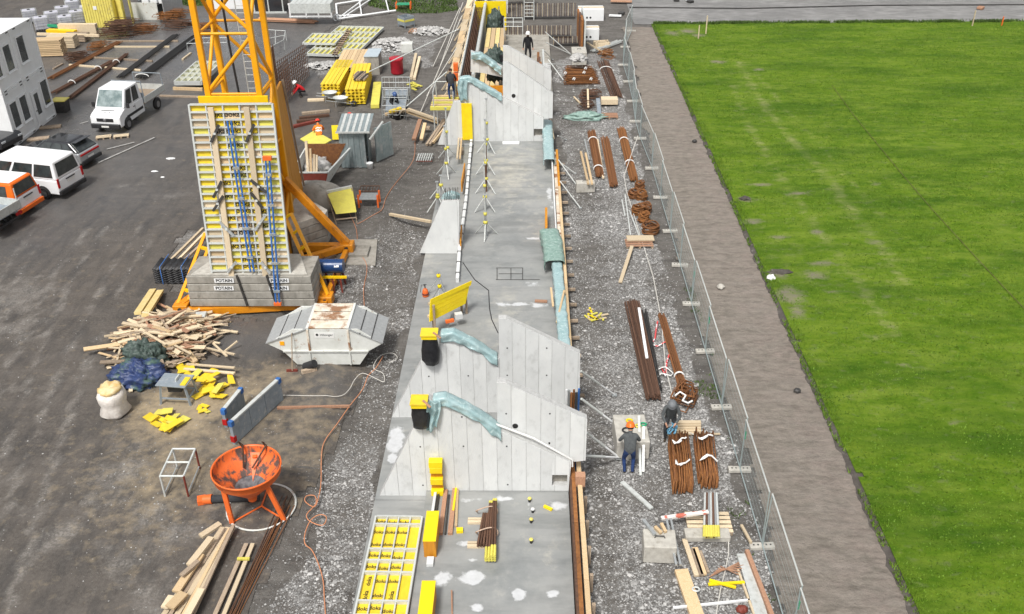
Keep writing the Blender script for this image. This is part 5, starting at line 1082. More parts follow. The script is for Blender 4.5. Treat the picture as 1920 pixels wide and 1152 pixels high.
# cables on the ground
for l, pts, m_, rad in [
    ('orange cable with loops running down beside the gravel strip', [(718, 668), (705, 690), (690, 705), (680, 730), (655, 762), (632, 795), (610, 825), (603, 850), (602, 900), (599, 925), (590, 950), (572, 940), (575, 930), (590, 930), (592, 945), (575, 965), (582, 978), (605, 985), (612, 970), (600, 965), (583, 975), (572, 1000), (572, 1020), (585, 1032), (598, 1060), (606, 1090), (608, 1120), (611, 1165)], ropeo, .018),
    ('pale cable curving across the yard from the grey panels to the gravel', [(528, 741), (570, 742), (610, 744), (640, 742), (655, 730), (665, 712), (680, 700), (705, 710), (720, 716), (718, 700), (700, 690), (712, 668), (735, 662), (745, 672), (730, 680)], ropew, .014),
    ('orange cable running from the crane foot down past the skip', [(655, 400), (668, 430), (672, 470), (688, 500), (682, 540), (683, 575), (684, 600)], ropeo, .015),
    ('tan cable on the dirt between the shed and the yellow easel board', [(778, 260), (775, 300), (745, 340), (725, 370), (715, 395), (690, 410), (670, 420)], ropeo, .016)]:
    P3 = [P(*p, .04) for p in pts]
    sm = [P3[0]]
    for i in range(len(P3)-1):
        p0_, p1_, p2_, p3_ = P3[max(i-1, 0)], P3[i], P3[i+1], P3[min(i+2, len(P3)-1)]
        for k in range(1, 5):
            t_ = k/4; sm.append(.5*((2*p1_)+(p2_-p0_)*t_+(2*p0_-5*p1_+4*p2_-p3_)*t_*t_+(3*p1_-p0_-3*p2_+p3_)*t_**3))
    for q in sm: q.z = max(.035, gh(np.array([q.x]), np.array([q.y]))[0]+.04)
    tag(MB().path(sm, rad, 6).build('ground_cable', m_), l, 'cable')
# timber bench bits left of the ballast
r = thing('batten_stand', 'rough stand of short battens at the left foot of the crane base', 'timber stand', P(345, 615))
for i in range(5): bar(r, 'batten', P(330+i*9, 622, 0), P(330+i*9, 600, .6), .07, .07, woodp)
for i in range(2): bar(r, 'rail', P(325, 606-i*10, .5+.15*i), P(378, 602-i*10, .5+.15*i), .08, .06, woodp)
tag(MB().box((*P(378, 606).xy, .3), (.5, .4, .3), .1).build('small_case', galvl, bevel=.02), 'small light grey case on the ground before the crane ballast', 'case')
# blue barrel & trestle
r = thing('trestle', 'yellow and brown steel trestle behind the right raking strut of the crane', 'trestle', P(625, 525))
a, b = P(600, 520, .75), P(650, 520, .75); bar(r, 'top_rail', a, b, .08, .1, cyb); bar(r, 'top_rail', a+Vector((0, .6, 0)), b+Vector((-.2, .6, 0)), .08, .1, cyb)
for t_ in (.1, .45, .75): 
    c = a.lerp(b, t_); bar(r, 'leg', (c.x, c.y, .7), (c.x+.05, c.y-.1, 0), .07, .07, redo); bar(r, 'leg', (c.x, c.y+.6, .7), (c.x+.05, c.y+.7, 0), .07, .07, redo)
c = P(622, 518, .8); r = thing('blue_barrel', 'dark blue plastic barrel with a white label lying on the trestle', 'barrel', (c.x, c.y+.3, .82))
MB().tube((-.5, 0, .32), (.48, 0, .32), .31, n=20).build('barrel_body', blued, r)
for x in (-.5, -.2, .2, .48): MB().path([(x-.02, 0, .32), (x+.02, 0, .32)], .325, 20).build('hoop', blued, r)
MB().box((.25, -.25, .48), (.2, .02, .18), M=Matrix.Rotation(-.9, 3, 'X')).build('label', white, r)
# ================================================================ OFFICE CONTAINERS
cx0 = P(106, 217).x; cyA, cyB = P(25, 275).y, P(106, 217).y; ch = V(59, 34, cyB).z/2; cw = (cyB-cyA)/2
def container(lbl, k, s, wins, door):
    y0 = cyA+cw*k; z0 = s*ch+.02; r = thing('office_container', lbl, 'site container', (cx0-3, y0+cw/2, z0), 0, 'white stacked site office containers')
    MB().box((cx0-3.03, y0+cw/2, z0+ch/2), (5.98, cw-.08, ch-.16)).build('wall_shell', white, r, world=True)
    for y in (y0+.08, y0+cw-.08): 
        MB().box((cx0-.05, y, z0+ch/2), (.16, .15, ch-.06)).build('corner_post', white, r, world=True)
    for z in (z0+.09, z0+ch-.09): MB().box((cx0-.04, y0+cw/2, z), (.15, cw-.32, .16)).build('frame_rail', white, r, world=True)
    for z in (z0+.09, z0+ch-.09):
        for y in (y0+.45, y0+cw-.45): MB().box((cx0+.037, y, z), (.012, .3, .07)).build('fork_pocket', steeld, r, world=True)
    MB().box((cx0-3.0, y0+cw/2, z0+ch-.02), (6.08, cw-.03, .035)).build('roof', white, r, world=True)
    for (a, w_, z1, h_) in wins:
        y = y0+a*cw; f = MB(); 
        for yy_, dy in ((y-w_/2, .09), (y+w_/2, .09)): f.box((cx0, yy_, z0+z1), (.07, dy, h_+.1))
        for zz_ in (z0+z1-h_/2, z0+z1+h_/2): f.box((cx0+.003, y, zz_), (.07, w_-.095, .09))
        fo = f.build('window', white, r, world=True); g_ = MB().box((cx0-.012, y, z0+z1), (.02, w_-.08, h_-.08)).build('pane', glass, fo); g_.data.transform(WM[r.name].inverted()); 
        MB().box((cx0+.06, y, z0+z1-h_/2-.05), (.1, w_+.12, .03)).build('sill', white, r, world=True)
    if door:
        y = y0+door*cw; d = MB().box((cx0+.01, y, z0+1.2), (.06, .95, 2.2)).build('door', white, r, world=True)
        g_ = MB().box((cx0+.047, y+.0, z0+1.45), (.012, .5, 1.3)).build('pane', glass, d); g_.data.transform(WM[r.name].inverted())
        h_ = MB().box((cx0+.07, y-.38, z0+1.1), (.05, .12, .04)).build('handle', steeld, d); h_.data.transform(WM[r.name].inverted())
    return r
container('lower left white office container with two windows, nearest the parked black car', 0, 0, [(.30, .9, 1.7, 1.55), (.74, .9, 1.7, 1.55)], None)
container('lower right white office container with a glazed door and one window', 1, 0, [(.78, .95, 1.75, 1.6)], .30)
container('upper left white office container stacked over the windowed one', 0, 1, [(.12, .9, 1.7, 1.55), (.66, .9, 1.7, 1.55)], None)
container('upper right white office container with a single window', 1, 1, [(.30, .95, 1.75, 1.6)], None)
c = P(118, 210); r = thing('small_bin', 'small dark bin with a pale yellow lid beside the office containers', 'bin', c); MB().prism([(-.35, -.3, 0), (.35, -.3, 0), (.45, -.35, .8), (-.45, -.35, .8)], (0, .7, 0)).build('bin_body', steeld, r); MB().box((0, 0, .84), (.95, .85, .07)).build('lid', cont_y, r, bevel=.01)
for i, (x, y) in enumerate(((95, 240), (72, 262))): c = P(x, y); onebar('pallet_board', ['upper', 'lower'][i]+' loose old board lying at the foot of the containers', 'board', c-Vector((.6, .2, -.06)), c+Vector((.6, .2, .06)), .5, .08, woodo)
# ================================================================ VEHICLES (local: +x forward)
def facepanel(q, u0, u1, v0, v1, off, th=.02):
    """q: 4 corners (bottom-rear, bottom-front, top-front, top-rear)"""
    q = [Vector(p) for p in q]; f = lambda u, v: (q[0]*(1-u)+q[1]*u)*(1-v)+(q[3]*(1-u)+q[2]*u)*v
    n = (q[1]-q[0]).cross(q[3]-q[0]).normalized(); return [f(u0, v0)+n*off, f(u1, v0)+n*off, f(u1, v1)+n*off, f(u0, v1)+n*off], n*th
def wheel(r, x, y, R=.34, w_=.22):
    s_ = 1 if y > 0 else -1
    t_ = MB(); t_.v, t_.f = [], []; prof = [(R*.55, -w_/2), (R*.92, -w_/2), (R, -w_/4), (R, w_/4), (R*.92, w_/2), (R*.55, w_/2), (R*.55, -w_/2)]
    m_ = MB().lathe(prof, n=22); m_.v = [(a, c_, b+0) for a, b, c_ in m_.v]; m_.v = [(a+x, b+y, c_+R) for a, b, c_ in m_.v]
    w0 = m_.build('wheel', tyre, r)
    m_ = MB().lathe([(.001, .05), (R*.2, .055), (R*.5, .02), (R*.57, .06), (R*.57, -.06), (.001, -.06)], n=18); m_.v = [(a+x, s_*c_+y+s_*(w_/2-.05), b+R) for a, b, c_ in m_.v]; m_.build('rim', rim, w0)
    MB().prism([(x+(R+.07)*math.cos(t), y+s_*(w_/2-.035), R+(R+.07)*math.sin(t)) for t in np.linspace(-.12, math.pi+.12, 16)], (0, -s_*.1, 0)).build('wheel_arch', plastd, r)
def body(r, nm, prof, W_, m, bevel=.07, y0=None):
    return MB().prism([(x, -W_/2, z) for x, z in prof], (0, W_, 0)).build(nm, m, r, bevel=bevel, seg=3)
def frust(r, nm, xb, xt, wb, wt, zb, zt, m, bevel=.07):
    mb = MB(); vs = [(xb[0], -wb/2, zb), (xb[1], -wb/2, zb), (xb[1], wb/2, zb), (xb[0], wb/2, zb), (xt[0], -wt/2, zt), (xt[1], -wt/2, zt), (xt[1], wt/2, zt), (xt[0], wt/2, zt)]
    mb.add(vs, [(0, 1, 2, 3), (4, 5, 6, 7), (0, 1, 5, 4), (1, 2, 6, 5), (2, 3, 7, 6), (3, 0, 4, 7)]); mb.build(nm, m, r, bevel=bevel, seg=3); v = [Vector(p) for p in vs]
    return {'R': [v[0], v[1], v[5], v[4]], 'L': [v[2], v[3], v[7], v[6]], 'F': [v[1], v[2], v[6], v[5]], 'B': [v[3], v[0], v[4], v[7]]}
def win(r, q, u0, u1, v0, v1, nm='window', m=glass, off=.006, th=.012):
    p, n = facepanel(q, u0, u1, v0, v1, off, th); return MB().prism(p, n).build(nm, m, r)
def heading(a, b, rear=True):   # direction from two ground points across the rear/front
    d = (b-a).normalized(); return math.atan2(d.y, d.x)
# crew-cab flatbed pickup, front faces the camera, slightly left
fL, fR = P(172, 252), P(232, 254); L6 = P(290, 210)
ax = (P(236, 250)-P(291, 212)); rz = math.atan2(ax.y, ax.x)
fc = (P(168, 250)+P(234, 252))/2
r = thing('pickup_truck', 'white crew-cab flatbed pickup truck parked facing the camera beside the office containers', 'pickup truck', fc+Vector((-math.cos(rz), -math.sin(rz), 0))*.1, rz); W_ = 2.0
body(r, 'lower_body', [(-3.1, .42), (-.05, .36), (.0, .62), (-.03, 1.02), (-.2, 1.14), (-.8, 1.36), (-3.1, 1.36)], W_, carw)
q = frust(r, 'cab', (-3.08, -.72), (-2.98, -1.42), W_-.02, W_-.24, 1.35, 2.42, carw, .08)
win(r, q['F'], .06, .94, .08, .92, 'windscreen', glassl)
for sd_ in 'RL':
    a, b = (.58, .90) if sd_ == 'R' else (.10, .42); win(r, q[sd_], a, b, .1, .88); a, b = (.18, .50) if sd_ == 'R' else (.50, .82); win(r, q[sd_], a, b, .1, .88)
for s_ in (-1, 1):
    MB().box((-1.9, s_*(W_/2+.008), .78), (2.0, .03, .16)).build('side_trim', plastd, r); MB().box((-.12, s_*.72, .88), (.12, .34, .28), M=Matrix.Rotation(-.3, 3, 'Y')).build('headlight', headl, r)
    MB().box((-.95, s_*(W_/2+.16), 1.5), (.1, .2, .3)).build('mirror', plastd, r, bevel=.02); MB().box((-1.9, s_*(W_/2+.01), 1.15), (.18, .03, .04)).build('door_handle', plastd, r)
    MB().box((-2.05, s_*(W_/2+.004), .95), (.012, .01, .65)).build('door_seam', steeld, r)
MB().box((.03, 0, .46), (.18, W_-.06, .3)).build('front_bumper', plastd, r, bevel=.05); MB().box((.0, 0, .84), (.05, 1.1, .2)).build('grille', plastd, r, bevel=.01)
MB().box((.125, 0, .46), (.012, .5, .11)).build('number_plate', plate, r); MB().box((-.55, 0, 1.27), (.06, .9, .02), M=Matrix.Rotation(.42, 3, 'Y')).build('wiper_vent', plastd, r)
MB().lathe([(.001, -.01), (.09, -.01), (.1, 0), (.09, .012), (.001, .012)], n=16).build('emblem_disc', rim, r).matrix_local = Matrix.Translation((.035, 0, .86))@Matrix.Rotation(math.pi/2, 4, 'Y')
nrm = Vector((.41, 0, .91)).normalized(); text(r, '4x4', WM[r.name]@frame((0, 1, 0), (-.91, 0, .41), (-.33, 0, 1.183)), .3, black, 'bonnet_lettering', .01)
MB().box((-4.4, 0, .62), (2.7, .9, .16)).build('chassis', steeld, r); MB().box((-4.5, 0, .93), (2.75, 2.1, .07)).build('bed_floor', woodo, r)
for s_ in (-1, 1): MB().box((-4.5, s_*1.06, 1.14), (2.75, .04, .4)).build('bed_side', galvl, r)
MB().box((-5.88, 0, 1.14), (.04, 2.1, .4)).build('tailgate', galvl, r); MB().box((-3.2, 0, 1.3), (.05, 2.1, .6)).build('headboard', steelg, r)
rk = MB()
for x, zt_ in ((-3.2, 2.35), (-5.8, 2.1)):
    for s_ in (-1, 1): rk.tube((x, s_*1.0, .95), (x, s_*1.0, zt_), .03)
    rk.tube((x, -1.0, zt_), (x, 1.0, zt_), .03)
rk.build('ladder_rack', steelg, r)
for x in (-.85, -4.7):
    for s_ in (-1, 1): wheel(r, x, s_*.95, .37)
# white minibus : rear towards the right
ra, rb = P(122, 374), P(158, 352); hd = (ra-rb).normalized(); hx = Vector((hd.y, -hd.x, 0)); rz = math.atan2(hx.y, hx.x)
if math.cos(rz) > 0: rz += math.pi
def vanlike(lbl, rear, rz, L, W_, Hh, low, up, nm='minibus', belt=1.12, bump=plastd, sidewins=((.04, .30), (.33, .62), (.66, .86)), cat='van', zlow=.32):
    o = rear+Vector((math.cos(rz), math.sin(rz), 0))*L; r = thing(nm, lbl, cat, o, rz)
    body(r, 'lower_body', [(-L, zlow), (-.1, zlow), (.0, .6), (-.08, .95), (-.85, belt+.01), (-L+.02, belt+.01)], W_, low, .08)
    q = frust(r, 'upper_body', (-L+.02, -.8), (-L+.16, -1.75), W_-.02, W_-.34, belt, Hh, up, .1)
    MB().prism([(-L+.3, -W_/2+.28, Hh+.004), (-1.9, -W_/2+.28, Hh+.004), (-1.9, W_/2-.28, Hh+.004), (-L+.3, W_/2-.28, Hh+.004)], (0, 0, .018)).build('roof_panel', carw, r, bevel=.008)
    win(r, q['F'], .06, .94, .08, .92, 'windscreen', glassl); win(r, q['B'], .10, .90, .16, .86, 'rear_window')
    for a, b in sidewins: win(r, q['R'], a, b, .14, .82); win(r, q['L'], 1-b, 1-a, .14, .82)
    for s_ in (-1, 1):
        MB().box((-L-.0, s_*(W_/2-.09), .95), (.06, .13, .5)).build('tail_lamp', redl, r, bevel=.015); MB().box((-.95, s_*(W_/2+.14), belt+.2), (.1, .18, .26)).build('mirror', plastd, r, bevel=.02)
        for x in (-.95, -L+1.0): wheel(r, x, s_*(W_/2-.07), .35)
        MB().box((-L/2, s_*(W_/2+.003), .42), (L-2.8, .02, .12)).build('sill_trim', plastd, r)
        for x, h_ in ((-1.9, .75), (-3.1, .75), (-L+1.6, .7)): MB().box((x, s_*(W_/2+.003), .78), (.014, .008, h_)).build('door_seam', steeld, r)
        MB().box((-2.1, s_*(W_/2+.012), 1.0), (.18, .03, .035)).build('door_handle', plastd, r)
    MB().box((-L-.02, 0, .42), (.16, W_-.02, .24)).build('rear_bumper', bump, r, bevel=.04); MB().box((-L-.012, 0, .86), (.02, .56, .13)).build('number_plate', plate, r); MB().box((-L-.014, 0, 1.0), (.03, .7, .05)).build('tailgate_handle', plastd, r)
    return r
vanlike('white passenger minibus with dark side windows parked second from the containers', (ra+rb)/2, rz, 5.5, 2.1, 2.1, carw, carw)
# orange/white van
ra2, rb2 = P(46, 412), P(78, 386)
r = vanlike('white and orange van parked right behind the minibus, orange round its rear window', (ra2+rb2)/2, rz+.05, 4.9, 1.95, 1.9, carw, caro, 'panel_van', bump=caro, sidewins=((.10, .32), (.36, .62), (.66, .88)))
# estate/hatch car, rear towards the right
ra3, rb3 = P(160, 320), P(190, 300)
L = 4.35; o = (ra3+rb3)/2+Vector((math.cos(rz), math.sin(rz), 0))*L
r = thing('hatchback_car', 'silver hatchback car with a black roof and bonnet parked beyond the minibus', 'car', o, rz)
body(r, 'lower_body', [(-L, .4), (-L+.3, .28), (-.3, .28), (0, .45), (-.05, .78), (-1.1, .98), (-L+.05, 1.0)], 1.84, cars, .09)
q = frust(r, 'upper_body', (-L+.05, -1.1), (-L+.75, -2.05), 1.8, 1.36, .98, 1.55, carb, .1)
win(r, q['B'], .08, .92, .1, .85, 'rear_window'); win(r, q['F'], .06, .94, .08, .9, 'windscreen', glassl)
for a, b in ((.12, .3), (.33, .6), (.63, .9)): win(r, q['R'], a, b, .12, .85); win(r, q['L'], 1-b, 1-a, .12, .85)
p = MB().prism([(-1.1, -.8, .99), (-.12, -.76, .80), (-.12, .76, .80), (-1.1, .8, .99)], (0, 0, .02)).build('bonnet', carb, r)
MB().box((-L+.0, 0, .86), (.06, 1.6, .09)).build('tail_lamp', redl, r, bevel=.01); MB().box((-L-.02, 0, .42), (.12, 1.7, .2)).build('rear_bumper', plastd, r, bevel=.03); MB().box((-L-.01, 0, .62), (.03, .5, .11)).build('number_plate', plate, r)
MB().box((-L+.42, 0, 1.53), (.3, 1.3, .03)).build('roof_spoiler', carb, r)
for x in (-.85, -L+.85):
    for s_ in (-1, 1): wheel(r, x, s_*.855, .35)
# another dark car nose by the containers
o = P(22, 285); r = thing('dark_car', 'black car end just visible at the left edge below the office containers', 'car', o+Vector((.1, .3, 0)), rz+math.pi)
body(r, 'lower_body', [(-4.3, .3), (-.1, .3), (0, .6), (-.1, .9), (-1.2, 1.02), (-4.3, 1.02)], 1.85, carb, .09); q = frust(r, 'upper_body', (-4.2, -1.1), (-3.8, -2.0), 1.8, 1.36, 1.0, 1.5, carb, .1); win(r, q['F'], .06, .94, .08, .9, 'windscreen'); win(r, q['L'], .12, .88, .12, .85); win(r, q['R'], .12, .88, .12, .85)
for s_ in (-1, 1): MB().box((-.05, s_*.7, .72), (.1, .3, .1)).build('headlight', headl, r); wheel(r, -.85, s_*.82, .33); wheel(r, -3.4, s_*.82, .33)
# flatbed corner at the left edge
ra4 = P(8, 444); r = thing('flatbed_truck', 'grey flatbed truck corner with red tail lamp at the left picture edge', 'truck', ra4+Vector((math.cos(rz), math.sin(rz), 0))*5+Vector((.25, .3, 0)), rz)
MB().box((-3.6, 0, .98), (2.8, 2.1, .08)).build('bed_floor', steelg, r)
for s_ in (-1, 1): MB().box((-3.6, s_*1.05, 1.2), (2.8, .05, .42)).build('bed_side', galvl, r); MB().box((-5.0, s_*.8, .78), (.06, .4, .14)).build('tail_lamp', redl, r); wheel(r, -4.0, s_*.85, .35); wheel(r, -.9, s_*.85, .35)
MB().box((-5.0, 0, 1.2), (.05, 2.1, .42)).build('tailgate', galvl, r); body(r, 'cab', [(-2.1, .4), (-.1, .4), (0, .9), (-.7, 1.2), (-1.2, 2.1), (-2.1, 2.1)], 2.0, carw); MB().box((-4.9, 0, .55), (.1, 1.9, .1)).build('rear_guard', plastd, r)
MB().tube((-4.9, -1.0, 1.2), (-4.9, -1.0, 2.0), .03).build('rack_post', galvl, r)
# ================================================================ UPPER LEFT YARD
# water tanks (IBC)
g = 'caged water tanks in the far left corner'
spots = [(82, 52), (102, 42), (127, 50), (122, 32), (148, 40), (140, 20), (168, 30), (60, 38), (150, 58)]
nmz = ['front left', 'second', 'front middle', 'inner', 'front right', 'rear', 'rear right', 'leftmost', 'nearest the yellow container']
first = None
for i, (x, y) in enumerate(spots[:8]):
    c = P(x, y+6)
    if first is None:
        first = r = thing('water_tank', 'front left of the caged white water tanks', 'water tank', c, .5, g)
        MB().box((0, 0, .68), (1.1, .95, 1.0)).build('tank_body', ibc, r, bevel=.08); MB().lathe([(.001, 1.24), (.12, 1.24), (.13, 1.17)], n=12).build('lid', plastd, r); MB().box((0, 0, .08), (1.2, 1.0, .14)).build('pallet_base', steeld, r)
        mb = MB()
        for k in range(7):
            a = -.6+k*.2
            for s_ in (-1, 1): mb.tube((a, s_*.51, .15), (a, s_*.51, 1.18), .014, n=5)
            if k < 6:
                for s_ in (-1, 1): mb.tube((s_*.6, -.5+k*.2, .15), (s_*.6, -.5+k*.2, 1.18), .014, n=5)
        for z in (.3, .55, .8, 1.0, 1.18): mb.path([(-.6, -.51, z), (.6, -.51, z), (.6, .51, z), (-.6, .51, z), (-.6, -.51, z)], .014, 5)
        mb.build('cage', galvl, r)
    else: copy_tree(first, c, .5, nmz[i]+' of the caged white water tanks', g)
# yellow container, weathered
a, b = P(163, 53), P(236, 50); c_ = P(250, 42)
r = thing('yellow_container', 'weathered yellow ribbed storage container with one door ajar in the far left', 'container', mid(a, b)); yy0 = a.y; x0_, x1_ = a.x, P(220, 52).x
n_ = 12
MB().box(((x0_+x1_)/2, yy0+1.2, 1.3), (x1_-x0_, 2.3, 2.6)).build('container_body', cont_y, r, world=True)
for i in range(n_): w__ = (x1_-x0_)/n_; MB().box((x0_+w__*(i+.5), yy0+.02, 1.3), (w__*.55, .05, 2.4)).build('rib', cont_y, r, world=True)
MB().box((x1_+.35, yy0+.5, 1.3), (.06, .95, 2.5), .9).build('door', cont_y, r, world=True); MB().box((x1_+.9, yy0+1.6, 1.3), (.06, 1.1, 2.5), .25).build('door', cont_y, r, world=True)
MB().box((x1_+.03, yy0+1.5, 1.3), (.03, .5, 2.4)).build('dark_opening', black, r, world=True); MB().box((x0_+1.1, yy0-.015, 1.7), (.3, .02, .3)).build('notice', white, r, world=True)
# grey flatbed / open container behind with white boxes
a = P(248, 38); r = thing('tool_container', 'pale open storage container with white boxes on its shelf behind the yellow one', 'container', P(285, 38)); x0_, x1_ = P(248, 40).x, P(296, 40).x
MB().box(((x0_+x1_)/2, a.y+.05, .75), (x1_-x0_, .08, 1.5)).build('side_wall', dirtyw, r, world=True); MB().box(((x0_+x1_)/2+.4, a.y+2.4, .95), (x1_-x0_+1.2, .08, 1.9)).build('rear_wall', steelg, r, world=True); MB().box(((x0_+x1_)/2, a.y+1.2, 1.2), (x1_-x0_, 2.2, .06)).build('shelf', steeld, r, world=True)
MB().box((x1_+.9, a.y+1.4, .9), (.08, 2.6, 1.8), -.35).build('end_wall', lidg, r, world=True)
for i in range(6): c = Vector((x0_+1.1+(i % 3)*.75, a.y+.9+(i//3)*.8, 1.25)); tag(MB().box(c+Z*.2, (.6, .6, .36)).build('white_box', white, bevel=.03), ['left', 'middle', 'right'][i % 3]+' box of the '+['front', 'back'][i//3]+' row of white boxes on the container shelf', 'box', 'white boxes on the container shelf')
# timber piles left
def planksgrid(nm, lbl, p0, p1, cols, rows, bw_, bh_, m, gap=.01, z0=.08, rot=False, cat='timber stack', group=None, shared=None):
    A, B_ = P(*p0), P(*p1); d = (B_-A).normalized(); n2 = Vector((-d.y, d.x, 0)); r = thing(nm, lbl, cat, mid(A, B_), 0, group)
    me = shared or ubox(m)
    for i in range(rows):
        for k in range(cols):
            o_ = n2*(k*(bw_+gap))+Z*(z0+bh_/2+i*(bh_+.006)); j = random.uniform(-.05, .05)
            inst(r, 'beam' if shared else 'plank', me, axisM(A+o_+d*j+n2*random.uniform(-.02, .02), B_+o_+d*j, bw_-(0 if shared else .02), bh_-(0 if shared else .025)))
    return r
planksgrid('timber_stack', 'tall neat stack of fresh sawn boards beside the office containers', (60, 108), (120, 106), 4, 9, .28, .13, wood, shared=None)
planksgrid('timber_stack', 'lower stack of fresh squared timbers right of the tall board stack', (92, 92), (142, 92), 4, 5, .24, .18, woodp)
planksgrid('timber_stack', 'low grey-brown stack of timber at the right end of the board stacks', (120, 80), (162, 80), 4, 3, .26, .18, woodo)
for i, (a, b, w_, m_, l) in enumerate([((112, 55), (182, 55), .5, woodp, 'wide pale board leaning on the fence near the yellow container'), ((90, 48), (182, 55), .18, green, 'long green pipe lying on the stored material'), ((70, 64), (186, 67), .15, woodp, 'long pale batten lying over the timber stacks')]): onebar('long_item', l, 'stored timber' if i != 1 else 'pipe', P(*a, .6), P(*b, .6), w_, .2 if i else .9, m_)
onebar('yellow_beam', 'short thick yellow steel beam lying below the green pipe', 'steel beam', P(90, 59, .5), P(142, 61, .5), .5, .35, cyb)
# rusty heaps
def rebarheap(lbl, px, py, rx, ry, h, n, m=rust, L=1.5, an=0, seed=1, nm='rebar_heap', cat='rebar', loops=True, group=None, spread=.3):
    c = P(px, py); r = thing(nm, lbl, cat, c, 0, group); rr_ = random.Random(seed); ex = abs(P(px+rx, py).x-c.x); ey = abs(P(px, py-ry).y-P(px, py+ry).y)/2
    for i in range(n):
        a = an+rr_.gauss(0, spread*.5); q = Vector((rr_.uniform(-1, 1)*ex*.6, rr_.uniform(-1, 1)*ey*.8, 0)); z = .05+h*(i/n); d = Vector((math.cos(a), math.sin(a), 0)); e = Vector((-d.y, d.x, 0)); l_ = L*rr_.uniform(.8, 1.15)/2; w_ = rr_.uniform(.15, .4)
        o_ = c+q*(1-.5*i/n)+Z*z; rad = .022
        if loops:
            pts = [o_-d*l_-e*w_, o_+d*l_-e*w_, o_+d*l_+e*w_+Z*.05, o_-d*l_+e*w_+Z*.05, o_-d*l_-e*w_]
            MB().path(pts, rad, 5).build('bent_bar', m, r, world=True)
        else: rod(r, 'bar', o_-d*l_*1.5, o_+d*l_*1.5, rad, m, 5)
    return r
g = 'rusty rebar heaps in the upper left yard'
rebarheap('dense dark rusty stack of bent mesh beside the yellow container corner', 226, 66, 28, 14, 1.1, 46, rustd, 2.0, .15, 1, group=g)
rebarheap('rusty stirrup bundle with white straps right of the mesh stack', 272, 60, 20, 8, .5, 26, rust, 1.4, .1, 2, group=g)
rebarheap('broad rusty heap of stirrups behind the strapped bundle', 322, 35, 22, 12, .6, 34, rustb, 1.6, .2, 3, group=g)
rebarheap('rusty bundle of stirrups close to the left crane leg', 335, 52, 22, 7, .5, 22, rustd, 1.6, 0, 4, group=g)
rebarheap('small orange-brown rebar bundle left of the long bars', 185, 92, 14, 6, .4, 16, rustb, .9, .5, 5, group=g)
rebarheap('tangled brown rebar heap beside the timber offcuts', 145, 112, 22, 8, .5, 24, rustd, 1.2, .6, 6, group=g)
rebarheap('rusty rebar heap seen through the crane mast', 385, 60, 16, 10, .5, 18, rust, 1.4, 0, 7, group=g)
def longbars(lbl, a, b, n, m, w_=.3, rad=.024, group=None, nm='long_bars', z=.12, straps=(), jit=.25, cat='steel bars', sm_=strap, layers=2, face=None):
    A, B_ = P(*a), P(*b); d = (B_-A).normalized(); e = Vector((-d.y, d.x, 0)); r = thing(nm, lbl, cat, mid(A, B_), 0, group); rr_ = random.Random(len(lbl)+n)
    for i in range(n):
        o_ = e*(w_*((i % (n//layers+1))/(n/layers)-.5))+Z*(z+(i//(n//layers+1))*rad*1.8); rod(r, 'bar', A+o_+d*rr_.uniform(-jit, jit), B_+o_+d*rr_.uniform(-jit, jit)+e*rr_.uniform(-.05, .05), rad, m, 6)
    for t_ in straps:
        c = A.lerp(B_, t_); MB().path([c+e*(w_*.62)*math.cos(u)+Z*(z+(.06+rad*2*layers)*math.sin(u)) for u in np.linspace(-.2, math.pi+.2, 9)], .035, 5).build('strap', sm_, r, world=True)
    return r
g = 'long steel bars lying across the upper left yard'
longbars('long rusty bar bundle running from the pickup towards the mesh heap', (95, 150), (222, 82), 9, rust, .5, .035, g)
longbars('long brown bar bundle with white ties left of the pickup', (100, 178), (210, 118), 8, rustd, .45, .035, g, straps=(.3, .75))
longbars('lone thick rusty bundle ending just left of the pickup', (130, 188), (238, 105), 9, rustd, .4, .035, g, straps=(.8,))
longbars('dark bar bundle passing behind the pickup bed', (225, 148), (330, 68), 10, steeld, .5, .035, g)
longbars('wide grey bar bundle right of the pickup rack', (262, 150), (368, 70), 14, steeld, .8, .03, g, straps=(.04,))
g = 'squared timbers lying under the long bars'
for i, (a, b) in enumerate([((200, 78), (334, 77)), ((195, 88), (318, 88)), ((170, 108), (286, 115)), ((130, 122), (264, 132)), ((300, 180), (372, 182)), ((342, 112), (358, 100)), ((100, 130), (118, 120))]):
    onebar('bearer', ['furthest', 'second', 'third', 'fourth', 'fifth, right of the pickup,', 'short', 'leftmost'][i]+' squared bearer timber on the wet yard', 'timber', P(*a, .06), P(*b, .06), .14, .12, woodp if i % 2 else woodo, g)
# galvanised rack between
def rackframe(lbl, quad, h, nm='steel_rack', m=galvl, mid_=True, cat='steel rack', rad=.03):
    r = thing(nm, lbl, cat, P(*quad[0])); tp = [P(*q, h) for q in quad]
    for i in range(4): rod(r, 'top_rail', tp[i], tp[(i+1) % 4], rad, m); rod(r, 'leg', tp[i], (tp[i].x, tp[i].y, 0), rad, m)
    if mid_: rod(r, 'cross_tube', mid(tp[0], tp[1]), mid(tp[2], tp[3]), rad, m); rod(r, 'cross_tube', mid(tp[1], tp[2]), mid(tp[3], tp[0]), rad, m)
    return r
rackframe('light steel frame standing right of the crane mast on the wet yard', [(500, 92), (532, 75), (535, 58), (498, 56)], .8)
rackframe('light steel frame half hidden behind the crane mast', [(350, 82), (425, 80), (430, 62), (380, 62)], .8, m=galv)
